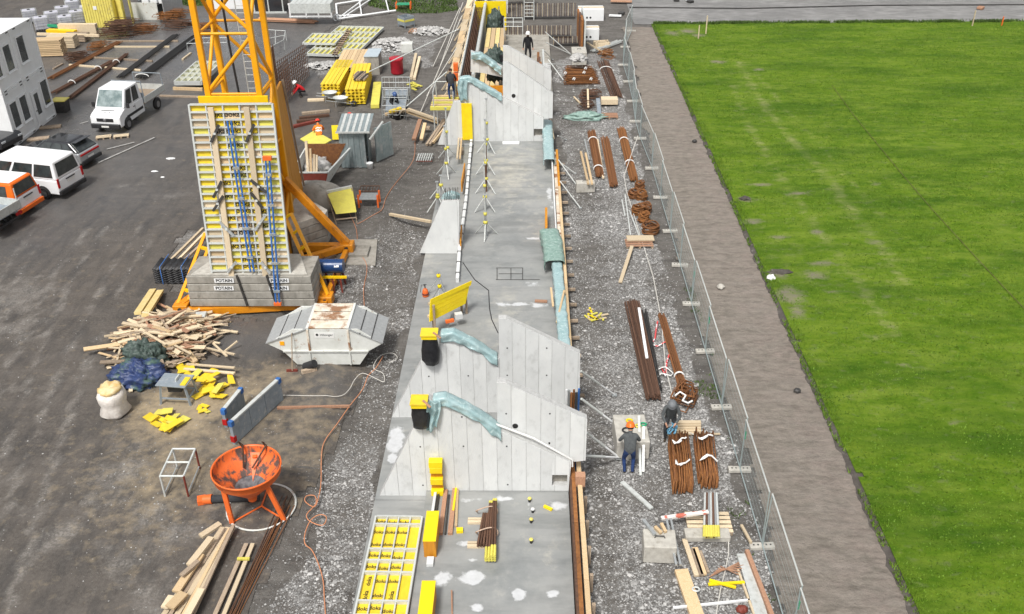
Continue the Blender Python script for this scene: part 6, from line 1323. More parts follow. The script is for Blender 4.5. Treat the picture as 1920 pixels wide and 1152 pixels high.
# flat framed formwork stacks
def flatpanel(lbl, A, B_, Cc, cols, rows, z, th=.16, m=plyf, frm=galvl, writing=None, face=None):
    A, B_, Cc = P(*A, z), P(*B_, z), P(*Cc, z); x = B_-A; W_ = x.length; y = Cc-A; xn = x.normalized(); yo = (y-xn*y.dot(xn)); Hh = yo.length
    M = frame(x, yo, A+x/2+yo/2); return framepanel('flat_formwork', lbl, M, W_, Hh, cols, rows, frm, m, group='formwork panels lying flat in the yard', th=th, bw=.09)
flatpanel('largest framed formwork panel with faded yellow plates lying flat right of the crane', (575, 105), (665, 108), (610, 52), 9, 5, .12, .2)
flatpanel('smaller framed panel lying on its larger neighbour at upper left', (568, 84), (628, 85), (600, 66), 6, 2, .36)
r = thing('waler_rail', 'rusty brown double rail lying across the flat formwork panels', 'steel rail', P(640, 80, .4)); 
for k in (-.12, .12): bar(r, 'rail', P(627, 103, .42)+Vector((k, 0, 0)), P(655, 56, .42)+Vector((k, 0, 0)), .1, .1, rustd)
for i in range(12): c = P(627, 103, .5).lerp(P(655, 56, .5), (i+.5)/12); bar(r, 'clamp', c-Vector((.22, 0, 0)), c+Vector((.22, 0, 0)), .1, .05, woodo)
flatpanel('framed formwork panel stack left of the crane mast with timber bearers', (328, 160), (378, 160), (350, 122), 4, 5, .35, .3)
onebar('bearer', 'timber under the panel stack left of the crane', 'timber', P(325, 166, .1), P(380, 168, .1), .16, .2, wood, g)
# yellow timber beam stacks
gb = 'stacks of yellow formwork beams'
yb_ = ugir(ply); yf = ugir(wood)
planksgrid('beam_stack', 'left front stack of yellow formwork beams near the wheelbarrow', (607, 182), (636, 135), 5, 4, -.24, .2, ply, group=gb, cat='beam stack', shared=yb_, gap=-.02)
planksgrid('beam_stack', 'right front stack of yellow formwork beams with red ends', (653, 198), (668, 148), 5, 5, -.24, .2, ply, group=gb, cat='beam stack', shared=yb_, gap=-.02)
planksgrid('beam_stack', 'rear stack of mixed yellow and brown beams with bundled tube ends', (632, 150), (650, 115), 8, 4, -.26, .2, wood, group=gb, cat='beam stack', shared=yf, gap=-.02)
r = thing('tube_bundle', 'bundle of steel tube ends lying on the rear beam stack', 'tube bundle', P(672, 150, 1.3))
for i in range(14): 
    c = P(664+(i % 5)*4.5, 150-(i//5)*4, 1.25); MB().path([c, c+Vector((.15, .9, 0))], .07, 8).build('tube', woodo if i % 3 else steeld, r, world=True)
onebar('yellow_beam', 'pale yellow board lying right of the yellow beam stacks', 'board', P(703, 200, .15), P(708, 157, .15), .55, .25, plyf)
# bin box, red barrel
c = P(692, 136); r = thing('metal_bin', 'grey box container with a pale blue-grey lid behind the beam stacks', 'container', P(700, 138)); MB().box((0, .4, .65), (1.05, 1.5, 1.3)).build('bin_body', oldc, r); MB().prism([(-.55, -.4, 1.31), (.5, -.4, 1.31), (.6, 1.2, 1.45), (-.4, 1.2, 1.45)], (0, 0, .06)).build('lid', mat('pale_blue_lid', (.42, .48, .52), (.38, .44, .48), 3, .4, bump=0), r)
c = P(745, 138); r = thing('red_barrel', 'red plastic barrel standing behind the wire cages', 'barrel', c); MB().lathe([(.001, 0), (.42, 0), (.46, .1), (.46, .95), (.5, 1.0), (.52, 1.15), (.48, 1.18), (.001, 1.15)], n=24).build('barrel_body', red, r)
# wire cages
for l, quad, h in [('wire mesh cage in front of the red barrel', [(716, 165), (768, 165), (768, 145), (716, 145)], 1.1), ('low steel cage with boards in it below the red barrel', [(716, 198), (760, 200), (765, 168), (718, 168)], .9)]:
    r = rackframe(l, quad, h, 'wire_cage', galv, True, 'cage', .025); tp = [P(*q, h) for q in quad]
    for i in range(6):
        a, b = tp[0].lerp(tp[1], (i+.5)/6), tp[3].lerp(tp[2], (i+.5)/6); rod(r, 'wire', a, (a.x, a.y, .1), .012, galvl, 4); rod(r, 'wire', b, (b.x, b.y, .1), .012, galvl, 4)
    for z in (.3, .6): rod(r, 'wire', (tp[0].x, tp[0].y, z), (tp[1].x, tp[1].y, z), .012, galvl, 4)
    MB().box(((tp[0].x+tp[2].x)/2, (tp[0].y+tp[2].y)/2, .25), ((tp[1].x-tp[0].x)*.85, (tp[3].y-tp[0].y)*.6, .3), .1).build('tray_load', steelg, r, world=True)
for i, (a, b) in enumerate([((771, 147), (780, 102)), ((777, 148), (787, 108))]): onebar('beam', ['left', 'right'][i]+' of two pale beams standing side by side right of the red barrel', 'beam', P(*a, .1), P(*b, .3), .2, .2, woodp, 'two beams by the cages')
rr_ = random.Random(9)
for i in range(10): c = P(778+rr_.gauss(0, 6), 160+rr_.gauss(0, 4), .05+i*.03); d = Vector((rr_.uniform(-.5, .5), rr_.uniform(-.5, .5), 0)); tag(MB().beam(c-d*.6, c+d*.6, .16, .05).build('board_offcut', plyf), 'yellowish offcut in the small pile right of the wire cages', 'offcut', 'offcuts piled by the wire cages')
# shed
a, b, c_ = P(648, 316), P(688, 318), P(724, 282); r = thing('tool_shed', 'zinc sheet tool shed with corrugated roof and its side door folded open', 'shed', mid(a, b)); h0 = 2.15; x0_, x1_ = P(643, 316).x, b.x; y0_ = a.y; dp = 1.6
n_ = 9; w_ = (x1_-x0_)/n_
for i in range(n_): MB().box((x0_+w_*(i+.5), y0_+(.03 if i % 2 else 0), h0/2+.05), (w_-.008, .05, h0)).build('wall_sheet', shedm, r, world=True)
n2_ = 7; w2 = dp/n2_
for s_, xx in ((0, x0_-.03), (1, x1_+.03)):
    for i in range(n2_):
        if s_ and i < 3: continue
        MB().box((xx, y0_+w2*(i+.5), h0/2+.05), (.05, w2-.008, h0)).build('wall_sheet', shedm, r, world=True)
MB().box(((x0_+x1_)/2, y0_+dp+.03, h0/2+.1), (x1_-x0_, .05, h0)).build('wall_sheet', shedm, r, world=True)
xr = V(722, 222, y0_+dp).x
nr = 11; wr_ = (x1_+.35-x0_+.1)/nr
for i in range(nr):
    xa = x0_-.12+wr_*i; MB().prism([(xa+.006, y0_-.2, h0+.08), (xa+wr_-.006, y0_-.2, h0+.08), (xa+wr_-.006, y0_+dp+.25, h0+.42), (xa+.006, y0_+dp+.25, h0+.42)], (0, 0, .03)).build('roof_sheet', galvl if i % 2 else shedm, r, world=True)
MB().beam((x0_-.15, y0_-.22, h0+.07), (x1_+.35, y0_-.22, h0+.07), .05, .1).build('eaves_rail', galvl, r, world=True)
dw = 5
da = Vector((x1_+.45, y0_+.75, 0)); db = Vector((x1_+1.25, y0_+1.9, 0))
for i in range(dw): MB().beam(da.lerp(db, i/dw+.005)+Z*1.1, da.lerp(db, (i+1)/dw-.005)+Z*1.1, .05 if i % 2 else .07, 2.0).build('door_sheet', shedm, r, world=True)
MB().beam(V(693, 262, y0_-.25), V(718, 228, y0_+.3), .12, .06).build('brace_plate', galvl, r, world=True)
c = P(690, 318); r = thing('white_bucket', 'white bucket standing at the right foot of the zinc shed', 'bucket', c+Vector((.1, .1, 0))); MB().lathe([(.001, 0), (.15, 0), (.19, .34), (.2, .36), (.17, .35), (.001, .3)], n=16).build('bucket_body', white, r)
# hopper skip, dark red front
a, b = P(552, 357), P(628, 352); r = thing('open_skip', 'open skip with dark red front and pale inside holding timbers', 'skip', mid(a, b)); y0_ = a.y; x0_, x1_ = V(558, 355, y0_).x, V(618, 355, y0_).x; xb = V(609, 357, y0_).x; zt_ = V(600, 325, y0_).z
MB().prism([(x0_, y0_, .1), (xb, y0_, .1), (x1_, y0_, zt_), (x0_, y0_, zt_)], (0, .06, 0)).build('front_plate', redo, r, world=True)
MB().prism([(xb, y0_+.06, .1), (xb, y0_+2.2, .1), (x1_+.75, y0_+2.9, zt_+.25), (x1_, y0_+.06, zt_)], (.05, 0, 0)).build('side_plate', dirtyw, r, world=True)
MB().prism([(x0_, y0_+3.0, .1), (xb, y0_+3.0, .1), (x1_+.5, y0_+3.0, zt_+.5), (x0_, y0_+3.0, zt_+.5)], (0, .06, 0)).build('rear_plate', rust, r, world=True)
MB().box(((x0_+xb)/2, y0_+1.5, .14), (xb-x0_, 2.9, .06)).build('skip_floor', dirtyw, r, world=True); MB().beam((x0_-.03, y0_+.06, .7), (x0_-.03, y0_+2.9, .7), .06, 1.2).build('side_plate', dirtyw, r, world=True)
MB().beam((x0_, y0_+.03, zt_+.03), (x1_, y0_+.03, zt_+.03), .1, .06).build('rim_rail', galvl, r, world=True); MB().beam((x1_, y0_+.03, zt_+.03), (x1_+.75, y0_+2.9, zt_+.28), .1, .06).build('rim_rail', galvl, r, world=True)
lump(((x0_+xb)/2, y0_+2.0, .35), ((xb-x0_)/2*.9, .9, .5), rubblem, 'rubble_load', amp=.4, s=3, seed=14); tag(bpy.data.objects['rubble_load'], 'pale rubble lying inside the dark red skip', 'rubble')
for i, (px, pt_) in enumerate(((578, 265), (583, 280), (588, 292), (592, 295))): onebar('timber', ['tallest', 'second', 'third', 'shortest'][i]+' timber standing up in the open skip', 'timber', (V(px, 325, y0_+.5).x, y0_+.4, .3), (V(px, 325, y0_+.5).x, y0_+.9+.1*i, V(px, pt_, y0_+.9).z), .13, .13, woodp if i != 1 else wood, 'timbers standing in the open skip')
# yellow easel board
r = thing('yellow_easel', 'faded yellow board with a pale top rail leaning on a steel stand', 'board stand', P(645, 425))
pa = [P(630, 402, .55), P(668, 398, .55), V(660, 352, P(668, 398).y+.5), V(613, 362, P(630, 402).y+.5)]; MB().prism(pa, (0, .06, .03)).build('yellow_board', plyf, r, world=True); MB().beam(pa[3]+Z*.06, pa[2]+Z*.06, .14, .12).build('top_rail', galvl, r, world=True)
for p, q in ((pa[0], pa[3]), (pa[1], pa[2])): bar(r, 'leg', (p.x, p.y-.1, 0), q-Vector((0, .1, 0)), .05, .05, woodo); bar(r, 'leg', (q.x, q.y+.5, 0), q, .05, .05, woodo)
bar(r, 'rail', (pa[0].x, pa[0].y-.1, .3), (pa[1].x, pa[1].y-.1, .3), .05, .05, woodo)
# orange legged rack & grates
for l, px, py, w_ in (('steel rack with orange legs on the dirt left of the wedge wall', 693, 385, 1.0), ('green-topped rack with orange legs at the far top beside the weeds', 757, 18, 1.3)):
    c = P(px, py); r = thing('orange_rack', l, 'rack', c)
    for x in (-w_/2, w_/2):
        for y in (-.3, .3): MB().box((x, y, .35), (.09, .09, .7)).build('leg', orange, r)
    for k in range(6): MB().box((0, -.35+k*.14, .5), (w_-.1, .1, .05)).build('slat', galv if px < 700 else green, r)
c = P(693, 362); r = thing('rusty_tray', 'rusty wire tray lying above the orange legged rack', 'tray', c)
for k in range(7): rod(r, 'bar', c+Vector((-.5+k*.17, -.35, .25)), c+Vector((-.5+k*.17, .35, .25)), .02, rustd)
for y in (-.35, .35): rod(r, 'rail', c+Vector((-.5, y, .25)), c+Vector((.52, y, .25)), .03, rustd)
c = P(796, 298); r = thing('steel_grate', 'steel grate with red ends lying in the dirt left of the props', 'grate', c)
for k in range(7): bar(r, 'bar', c+Vector((-.4+k*.13, -.6, .12)), c+Vector((-.36+k*.13, .5, .12)), .05, .05, galvl)
for y in (-.55, 0, .5): bar(r, 'rail', c+Vector((-.45, y, .07)), c+Vector((.5, y, .07)), .05, .05, redo if y < 0 else galv)
c = P(782, 60); r = thing('small_pallet', 'small brown wooden pallet near the gravel heap at the top', 'pallet', c)
for k in range(5): bar(r, 'slat', c+Vector((-.6+k*.28, -.6, .14)), c+Vector((-.4+k*.28, .6, .14)), .18, .04, woodr)
for y in (-.5, .5): bar(r, 'bearer', c+Vector((-.7, y, .06)), c+Vector((.8, y, .06)), .1, .1, woodo)
c = P(764, 97); tag(MB().box(c+Z*.35, (.9, .8, .7), .05).build('white_crate', dirtyw, bevel=.03), 'whitish square crate sack standing by the long stay', 'crate')
c = P(762, 50); r = thing('steel_crate', 'grey steel crate with a pale yellow stripe standing corner-on', 'crate', c, .75)
for i in range(4): a = i*math.pi/2; MB().box((.5*math.cos(a), .5*math.sin(a), .55), (.05, .98, .7), a).build('side_wall', steelg, r); MB().box((.53*math.cos(a), .53*math.sin(a), .6), (.03, .98, .16), a).build('stripe', plyf, r)
for x in (-.48, .48):
    for y in (-.48, .48): MB().box((x, y, .45), (.07, .07, .9)).build('leg', steelg, r)
# wheelbarrow
c = P(640, 200); r = thing('wheelbarrow', 'grey wheelbarrow standing in front of the yellow beam stacks', 'wheelbarrow', c)
MB().lathe([(.001, .32), (.25, .34), (.42, .62), (.45, .64), (.40, .61), (.22, .38), (.001, .36)], n=20, sx=1.15).build('tray', galvl, r); m_ = MB().lathe([(.1, -.05), (.2, -.05), (.2, .05), (.1, .05), (.1, -.05)], (0, 0, 0), 16); m_.v = [(a+.85, z, b+.2) for a, b, z in m_.v]; m_.build('wheel', tyre, r)
for s_ in (-1, 1): MB().path([(.85, s_*.08, .2), (.2, s_*.25, .35), (-.9, s_*.3, .5)], .02).build('handle', galv, r); MB().path([(-.3, s_*.25, .42), (-.3, s_*.28, 0)], .02).build('leg', galv, r)
r2 = copy_tree(r, P(620, 190)+Z*0, .1, 'second wheelbarrow, half behind the first, nearer the beams', None)
# rusty mesh walls
g = 'upright rusty rebar mesh panels'
def meshpanel(lbl, a, b, h, m=rustd, nv_=16, nh=9):
    A, B_ = P(*a), P(*b); r = thing('rebar_mesh', lbl, 'rebar mesh', mid(A, B_), 0, g)
    for k in range(nv_): p = A.lerp(B_, k/(nv_-1)); rod(r, 'bar', p, p+Z*h, .022, m, 5)
    for k in range(nh): z = .1+(h-.2)*k/(nh-1); rod(r, 'bar', A+Z*z, B_+Z*z, .018, m, 5)
for i, (a, b, h, l) in enumerate([((512, 172), (520, 145), 2.4, 'left upright rusty mesh panel behind the orange formwork'), ((532, 200), (580, 142), 2.2, 'right upright rusty mesh panel beside the crouching red worker'), ((518, 200), (545, 168), 2.2, 'middle upright rusty mesh panel next to the crane'), ((524, 175), (576, 138), 2.2, 'rear upright rusty mesh panel in the row')]): meshpanel(l, a, b, h)
g2 = 'dark flat pieces on the dirt left of the shed'
for i, (a, b, l) in enumerate([((566, 213), (618, 208), 'rough dark beam lying furthest'), ((561, 222), (617, 216), 'dark brown beam lying second'), ((556, 228), (600, 224), 'dark brown beam lying third'), ((548, 238), (590, 228), 'reddish beam lying nearest')]): onebar('dark_beam', l+' left of the zinc shed', 'beam', P(*a, .1), P(*b, .1), .25, .15, [woodo, rustd, rustd, redo][i], g2)
onebar('short_beam', 'short pale beam lying left of the wheelbarrows', 'beam', P(577, 188, .08), P(608, 187, .08), .25, .14, woodp)
# work table of the orange vested worker
c = P(592, 275); r = thing('work_table', 'yellow board work table where the hi-vis worker bends', 'work table', c); MB().prism([(P(563, 262, .9)), P(590, 246, .9), P(622, 264, .9), P(594, 280, .9)], (0, 0, .05)).build('table_top', plyf, r, world=True)
for q in ((572, 262), (612, 265), (592, 276)): p = P(*q, .88); bar(r, 'leg', p, (p.x, p.y, 0), .1, .1, woodp)
onebar('yellow_board', 'narrow yellow board standing at the left side of the shed', 'board', P(632, 262, .1), P(630, 235, .9), .55, .06, plyb)
# stack of timber and boards left of the third wall
g3 = 'loose timbers on the dirt left of the third fin wall'
for i, (a, b, za, zb, w_, m_, l) in enumerate([((760, 208), (823, 230), .5, .2, .2, wood, 'long beam running down towards the third wall'), ((765, 205), (822, 225), .7, .4, .18, woodp, 'paler long beam on top of it'), ((730, 210), (752, 203), .4, .5, .25, ply, 'yellow beam beside the crouching worker'), ((722, 215), (748, 208), .3, .3, .2, wood, 'short beam in front of the crouching worker'), ((752, 213), (757, 205), .2, .9, .2, woodp, 'upright short beam by the crouching worker'), ((776, 262), (788, 225), .3, .8, .25, woodr, 'wide brown plank of the trough, left side'), ((790, 262), (797, 232), .3, .8, .2, wood, 'brown plank of the trough, right side'), ((800, 272), (832, 225), .1, .8, .14, woodo, 'leaning plank left of the third wall'), ((806, 272), (836, 226), .1, .9, .14, woodo, 'second leaning plank left of the third wall'), ((812, 268), (838, 235), .3, 1, .1, wood, 'thin leaning batten left of the third wall'), ((792, 240), (806, 240), .3, .3, .3, woodo, 'short cross plank of the timber trough')]): onebar('timber', l, 'timber', P(*a, za), P(*b, zb), w_, .14, m_, g3)
c = P(745, 222); r = thing('black_trough', 'black mortar trough by the crouching worker', 'trough', c); MB().lathe([(.001, .02), (.4, .02), (.55, .35), (.6, .36), (.5, .33), (.36, .08), (.001, .06)], n=4).build('trough_body', plastd, r)
# white truss lengths far top
r = thing('lattice_girder', 'white tubular lattice girder sections lying at the far top left of the slab', 'lattice girder', P(690, 25))
def tb(a, za, b, zb, rad=.09): rod(r, 'tube', P(*a, za), P(*b, zb), rad, white, 8)
tb((633, 36), .2, (742, 20), .2); tb((630, 8), .2, (745, -10), .2); tb((633, 36), .2, (630, 8), .2); 
for a, b in (((633, 36), (678, 2)), ((645, 32), (700, -4)), ((678, 28), (674, 2)), ((729, 22), (722, -6)), ((678, 28), (632, 30))): tb(a, .25, b, .25, .07)
c = P(632, 34, .25); MB().path([c+Vector((.3*math.cos(t), 0, .3*math.sin(t))) for t in np.linspace(0, 6.283, 14)], .07, 6).build('end_ring', white, r, world=True)
# site cabins/racks at far top
r = thing('white_rack', 'white steel frame rack with pale cover panels at the far top edge', 'steel rack', P(580, 30))
for x in (545, 575, 598, 622): p = P(x, 34); MB().box((p.x, p.y, .6), (.12, .12, 1.2)).build('post', white, r, world=True)
for z in (.12, 1.2): MB().beam(P(543, 34).xy.to_3d()+Z*z, P(624, 34).xy.to_3d()+Z*z, .14, .12).build('rail', white, r, world=True)
for i in range(8): a = P(546+i*9.4, 22, 1.2); MB().box((a.x+.2, a.y+.6, 1.5), (.46, 1.6, .8)).build('cover_panel', galvl, r, world=True)
MB().box((P(560, 24).x, P(560, 24).y+.3, .9), (1.3, .2, .5)).build('machine_box', steelg, r, world=True)
r = thing('dark_container', 'black open container side behind the crane mast at the top edge', 'container', P(505, 26)); p = P(505, 26); MB().box((p.x, p.y+1.2, .9), (2.6, 2.2, 1.8)).build('container_body', carb, r, world=True)
for x in (-1.3, 0, 1.3): MB().box((p.x+x, p.y+.05, .95), (.1, .1, 1.9)).build('post', galvl, r, world=True)
MB().beam((p.x-1.5, p.y, .1), (p.x+1.6, p.y, .1), .15, .15).build('rail', galvl, r, world=True)
r = longbars('long brown timber-like bundle lying behind the steel frames at the top', (490, 40), (592, 44), 10, woodr, .7, .07, nm='brown_bundle', cat='timber bundle')
tag(MB().box((*P(440, 12).xy, 1.1), (3.2, 2.3, 2.2)).build('white_cabin', white, bevel=.03), 'white cabin seen through the top of the crane mast', 'cabin')
# manhole, white patch cover
c = P(618, 126); tag(MB().lathe([(.001, .05), (.3, .05), (.34, .04), (.34, 0)], c, 20).build('manhole_cover', steeld), 'round dark manhole cover in the pale gravel by the mesh panels', 'manhole cover')
# rubble heaps
for i, (x, y, rx, ry, l) in enumerate([(735, 85, 1.6, 2.2, 'flat pale rubble heap left of the white crate'), (805, 60, 1.6, 1.3, 'pale rubble heap beside the small brown pallet'), (620, 125, 2.0, .9, 'low pale rubble patch right of the flat formwork')]):
    c = P(x, y); o = scatter('rubble_heap', 420, lambda a, b, c=c, rx=rx, ry=ry: (((a-c.x)/rx)**2+((b-c.y)/ry)**2 < 1)*1., lambda a, b, c=c, rx=rx, ry=ry: .02+.28*np.clip(1-((a-c.x)/rx)**2-((b-c.y)/ry)**2, 0, 1), .05, .22, rubblem, 20+i, (c.x-rx, c.x+rx), (c.y-ry, c.y+ry)); tag(o, l, 'rubble heap', kind='stuff')
# ================================================================ SITE FENCE
fx = 6.88
fy = [13.4, 16.9, P(1429, 1028).y, P(1394, 884).y, P(1349, 767).y, P(1323, 662).y, P(1297, 573).y, P(1262, 500).y, P(1251, 436).y, P(1238, 373).y, P(1225, 318).y]
fp = [(fx, y) for y in fy]+[P(x, y).xy for x, y in [(1200, 262), (1191, 230), (1186, 192), (1178, 155), (1168, 124), (1172, 90), (1184, 60)]]
fm = mat('fence_wire', (.42, .50, .50), (.36, .42, .42), 5, .5, .4, bump=0)
names = ['nearest', 'second', 'third', 'fourth', 'fifth', 'sixth', 'seventh', 'eighth', 'ninth', 'tenth', 'eleventh', 'twelfth', 'thirteenth', 'fourteenth', 'fifteenth', 'sixteenth', 'seventeenth', 'last']
FH = 2.0
wiremesh = {}
for i in range(len(fp)-1):
    A = Vector((fp[i][0], fp[i][1]+.04, .16)); B_ = Vector((fp[i+1][0], fp[i+1][1]-.04, .16))
    r = thing('mesh_fence', names[i]+' mobile mesh fence panel counted from the bottom of the picture', 'fence panel', mid(A, B_), 0, 'mobile mesh fence panels between the gravel and the soil path')
    tl_ = .03 if i % 2 else -.03; T_ = Vector((tl_, 0, FH))
    for p, q, n_ in ((A, B_, 'bottom_rail'), (A+T_, B_+T_, 'top_rail'), (A, A+T_, 'side_post'), (B_, B_+T_, 'side_post')): rod(r, n_, p, q, .02 if n_ != 'top_rail' else .026, fm if n_ != 'top_rail' else galvl, 6)
    mb = MB(); L = (B_-A).length; nv_ = int(L/.11)
    for k in range(1, nv_): p = A.lerp(B_, k/nv_); mb.beam(p, p+T_, .0025, .0025)
    for k in range(1, 7): mb.beam(A+T_*k/7, B_+T_*k/7, .0035, .0035)
    mb.build('wire_mesh', fm, r, world=True)
for i in range(len(fp)):
    c = Vector((fp[i][0], fp[i][1], 0)); 
    r = thing('fence_weight', names[i]+' concrete fence foot counted from the bottom of the picture', 'fence foot', c, random.uniform(-.08, .08), 'concrete feet of the mobile fence')
    MB().box((0, 0, .075), (.74, .23, .13)).build('foot_block', blockc, r, bevel=.02)
    for k in (-.25, -.12, .12, .25): MB().tube((k, 0, .13), (k, 0, .146), .03, n=8).build('socket', steeld, r)
for i in (1, 3, 5, 6): c = Vector((fp[i][0]+.02, fp[i][1], 1.5)); tag(MB().box(c, (.05, .05, .28)).build('fence_clamp', green), ['nearest', 'second', 'third', 'furthest'][[1, 3, 5, 6].index(i)]+' of the green fence clamps', 'clamp', 'green clamps joining fence panels')
tag(MB().path([P(1196, 255, .9), P(1170, 330, .2)]+[P(*p, .1) for p in [(1175, 360), (1200, 440), (1225, 520), (1240, 600), (1248, 690), (1265, 760), (1290, 810), (1330, 830)]], .022, 6).build('ground_cable', ropew), 'pale cable trailing over the gravel beside the fence', 'cable')
# ================================================================ RIGHT STRIP
def block(lbl, px, py, sx, sy, sz, rz=0, m=blockc, notch=True):
    c = P(px, py); r = thing('counterweight_block', lbl, 'concrete block', c, rz)
    MB().box((0, sy/2, sz/2), (sx, sy, sz)).build('block_body', m, r, bevel=.035)
    if notch: MB().path([(-.15, sy/2, sz-.01), (-.12, sy/2, sz+.08), (.12, sy/2, sz+.08), (.15, sy/2, sz-.01)], .018, 6).build('lifting_loop', steeld, r)
    return r
block('large concrete block the orange-helmeted worker stands in front of', 1186, 862, 1.1, 1.5, .75, .02)
block('pale chipped concrete block with short timbers on it, bottom right', 1236, 1057, .95, .75, .65, -.05)
block('small concrete block at the end of two yellow battens', 1098, 362, 1.0, .5, .55, .05)
block('low pale block next to the small orange rebar nose', 1140, 340, .1, .1, .05, 0)  if False else None
for i, (a, b) in enumerate([((1103, 345), (1089, 285)), ((1110, 345), (1098, 288))]): onebar('batten', ['left', 'right'][i]+' of two yellow battens lying up to the small concrete block', 'batten', P(*a, .6), P(*b, .08), .12, .1, wood, 'battens on the small block')
for a, b, l in [((1228, 1003), (1206, 975), 'grey channel lying across the chipped block'), ((1240, 1000), (1228, 988), 'short timber on the chipped block'), ((1248, 998), (1240, 982), 'yellow short timber on the chipped block')]: onebar('timber', l, 'timber', P(*a, .72), P(*b, .75), .09, .08, galv if 'grey' in l else wood)
# tools on the large block
for i, (x, y, m_, l, sz) in enumerate([(1180, 790, plyb, 'yellow tape measure on the large concrete block', .1), (1176, 808, plastd, 'black coil of cable lying on the large concrete block', .16), (1206, 797, green, 'green tape roll lying on the large concrete block', .1), (1196, 800, plyf, 'yellow tool lying on the large concrete block', .09)]):
    c = P(x, y, .76)
    o = MB().path([c+Vector((sz*math.cos(t), sz*math.sin(t)*.8, .03)) for t in np.linspace(0, 6.283, 14)], .03, 6).build('tool_coil', m_); tag(o, l, 'tool')
for i, (a, b, m_) in enumerate([((1201, 892), (1198, 780), galvl), ((1206, 885), (1207, 800), strap)]): onebar('batten', ['longer grey', 'shorter white'][i]+' straight edge leaning on the large concrete block right of the worker', 'straight edge', P(*a, .05), P(*b, 1.0), .08, .04, m_)
onebar('channel', 'galvanised channel lying diagonally on the gravel below the orange-helmeted worker', 'steel channel', P(1166, 904, .05), P(1222, 954, .05), .14, .06, galvl)
# rebar bundles upper
g = 'short rusty rebar bundles on the right strip'
longbars('rusty rebar bundle with two white straps, leftmost of the upper three', (1124, 334), (1109, 252), 22, rust, .42, .028, g, straps=(.15, .8), layers=3, nm='rebar_bundle', cat='rebar')
longbars('rusty rebar bundle without straps in the middle of the upper three', (1150, 352), (1134, 264), 22, rust, .42, .028, g, layers=3, nm='rebar_bundle', cat='rebar')
longbars('rusty rebar bundle with a strap, rightmost and furthest of the upper three', (1188, 342), (1164, 246), 22, rustb, .42, .028, g, straps=(.3, .75), layers=3, nm='rebar_bundle', cat='rebar')
onebar('white_batten', 'white batten lying between the left and middle rebar bundles', 'batten', P(1131, 334, .12), P(1120, 262, .12), .12, .08, woodp)
onebar('white_batten', 'thin tube lying at the left of the middle rebar bundle', 'tube', P(1105, 300, .12), P(1096, 262, .12), .07, .06, galv)
def coil(lbl, px, py, R, h, m=rustb, n=9, seed=0):
    c = P(px, py); r = thing('wire_coil', lbl, 'wire coil', c, 0, 'rusty wire coils beside the fence'); rr_ = random.Random(seed)
    for k in range(n):
        o_ = Vector((rr_.uniform(-.04, .04), rr_.uniform(-.04, .04), .04+h*k/n)); q = R*rr_.uniform(.8, 1.05)
        MB().path([c+o_+Vector((q*math.cos(t), q*math.sin(t), .04*math.sin(3*t+k))) for t in np.linspace(0, 6.283, 16)], .028, 5, cap=False).build('coil_ring', m, r, world=True)
for i, (x, y, R, l) in enumerate([(1188, 372, .28, 'upper left'), (1203, 374, .28, 'upper right'), (1199, 356, .25, 'furthest'), (1196, 402, .3, 'middle left'), (1209, 398, .3, 'middle right'), (1207, 416, .26, 'lower left'), (1219, 436, .40, 'largest, nearest')]): coil(l+' rusty wire coil of the heap along the fence', x, y, R, .45, rustb if i % 2 else rust, 12, i)
# pallet with boards and plank
def pallet(lbl, px, py, w_=1.2, d_=.8, rz=0, m=woodp, n=5, z=0, boards=0):
    c = P(px, py); r = thing('pallet', lbl, 'pallet', c+Z*z, rz)
    for k in range(3): MB().box((0, -d_/2+.06+k*(d_-.12)/2, .06), (w_, .1, .1)).build('bearer', woodo, r)
    for k in range(n): MB().box((-w_/2+.07+k*(w_-.14)/(n-1), 0, .132), (.12, d_, .022)).build('slat', m, r)
    return r
def palletx(lbl, px, py, w_, d_, rz=0, n=5, m=woodp):
    c = P(px, py); r = thing('pallet', lbl, 'pallet', c, rz)
    for k in range(3): MB().box((-w_/2+.06+k*(w_-.12)/2, 0, .06), (.1, d_, .1)).build('bearer', woodo, r)
    for k in range(n): MB().box((0, -d_/2+.08+k*(d_-.16)/(n-1), .132), (w_, .13, .022)).build('slat', m, r)
    return r
palletx('pallet with grey-pink boards at the upper end of the leaning yellow plank', 1198, 460, 1.3, .8, .02, 4, woodr)
tag(MB().box((*P(1200, 454).xy, .2), (1.3, .5, .08), .02).build('board_bundle', woodp, bevel=.01), 'flat bundle of pale boards lying on the pallet', 'boards')
onebar('plank', 'pale yellow plank leaning from the gravel onto the upper pallet', 'plank', P(1163, 530, .05), P(1185, 462, .3), .16, .06, woodp)
for i, (a, b) in enumerate([((1172, 405), (1166, 375)), ((1182, 440), (1172, 365)), ((1203, 455), (1180, 395)), ((1189, 462), (1208, 458))]): onebar('thin_tube', ['first', 'second', 'third', 'fourth'][i]+' thin galvanised tube lying beside the wire coils, counted from the far end', 'tube', P(*a, .06), P(*b, .06), .06, .05, galvl, 'thin tubes beside the coils')
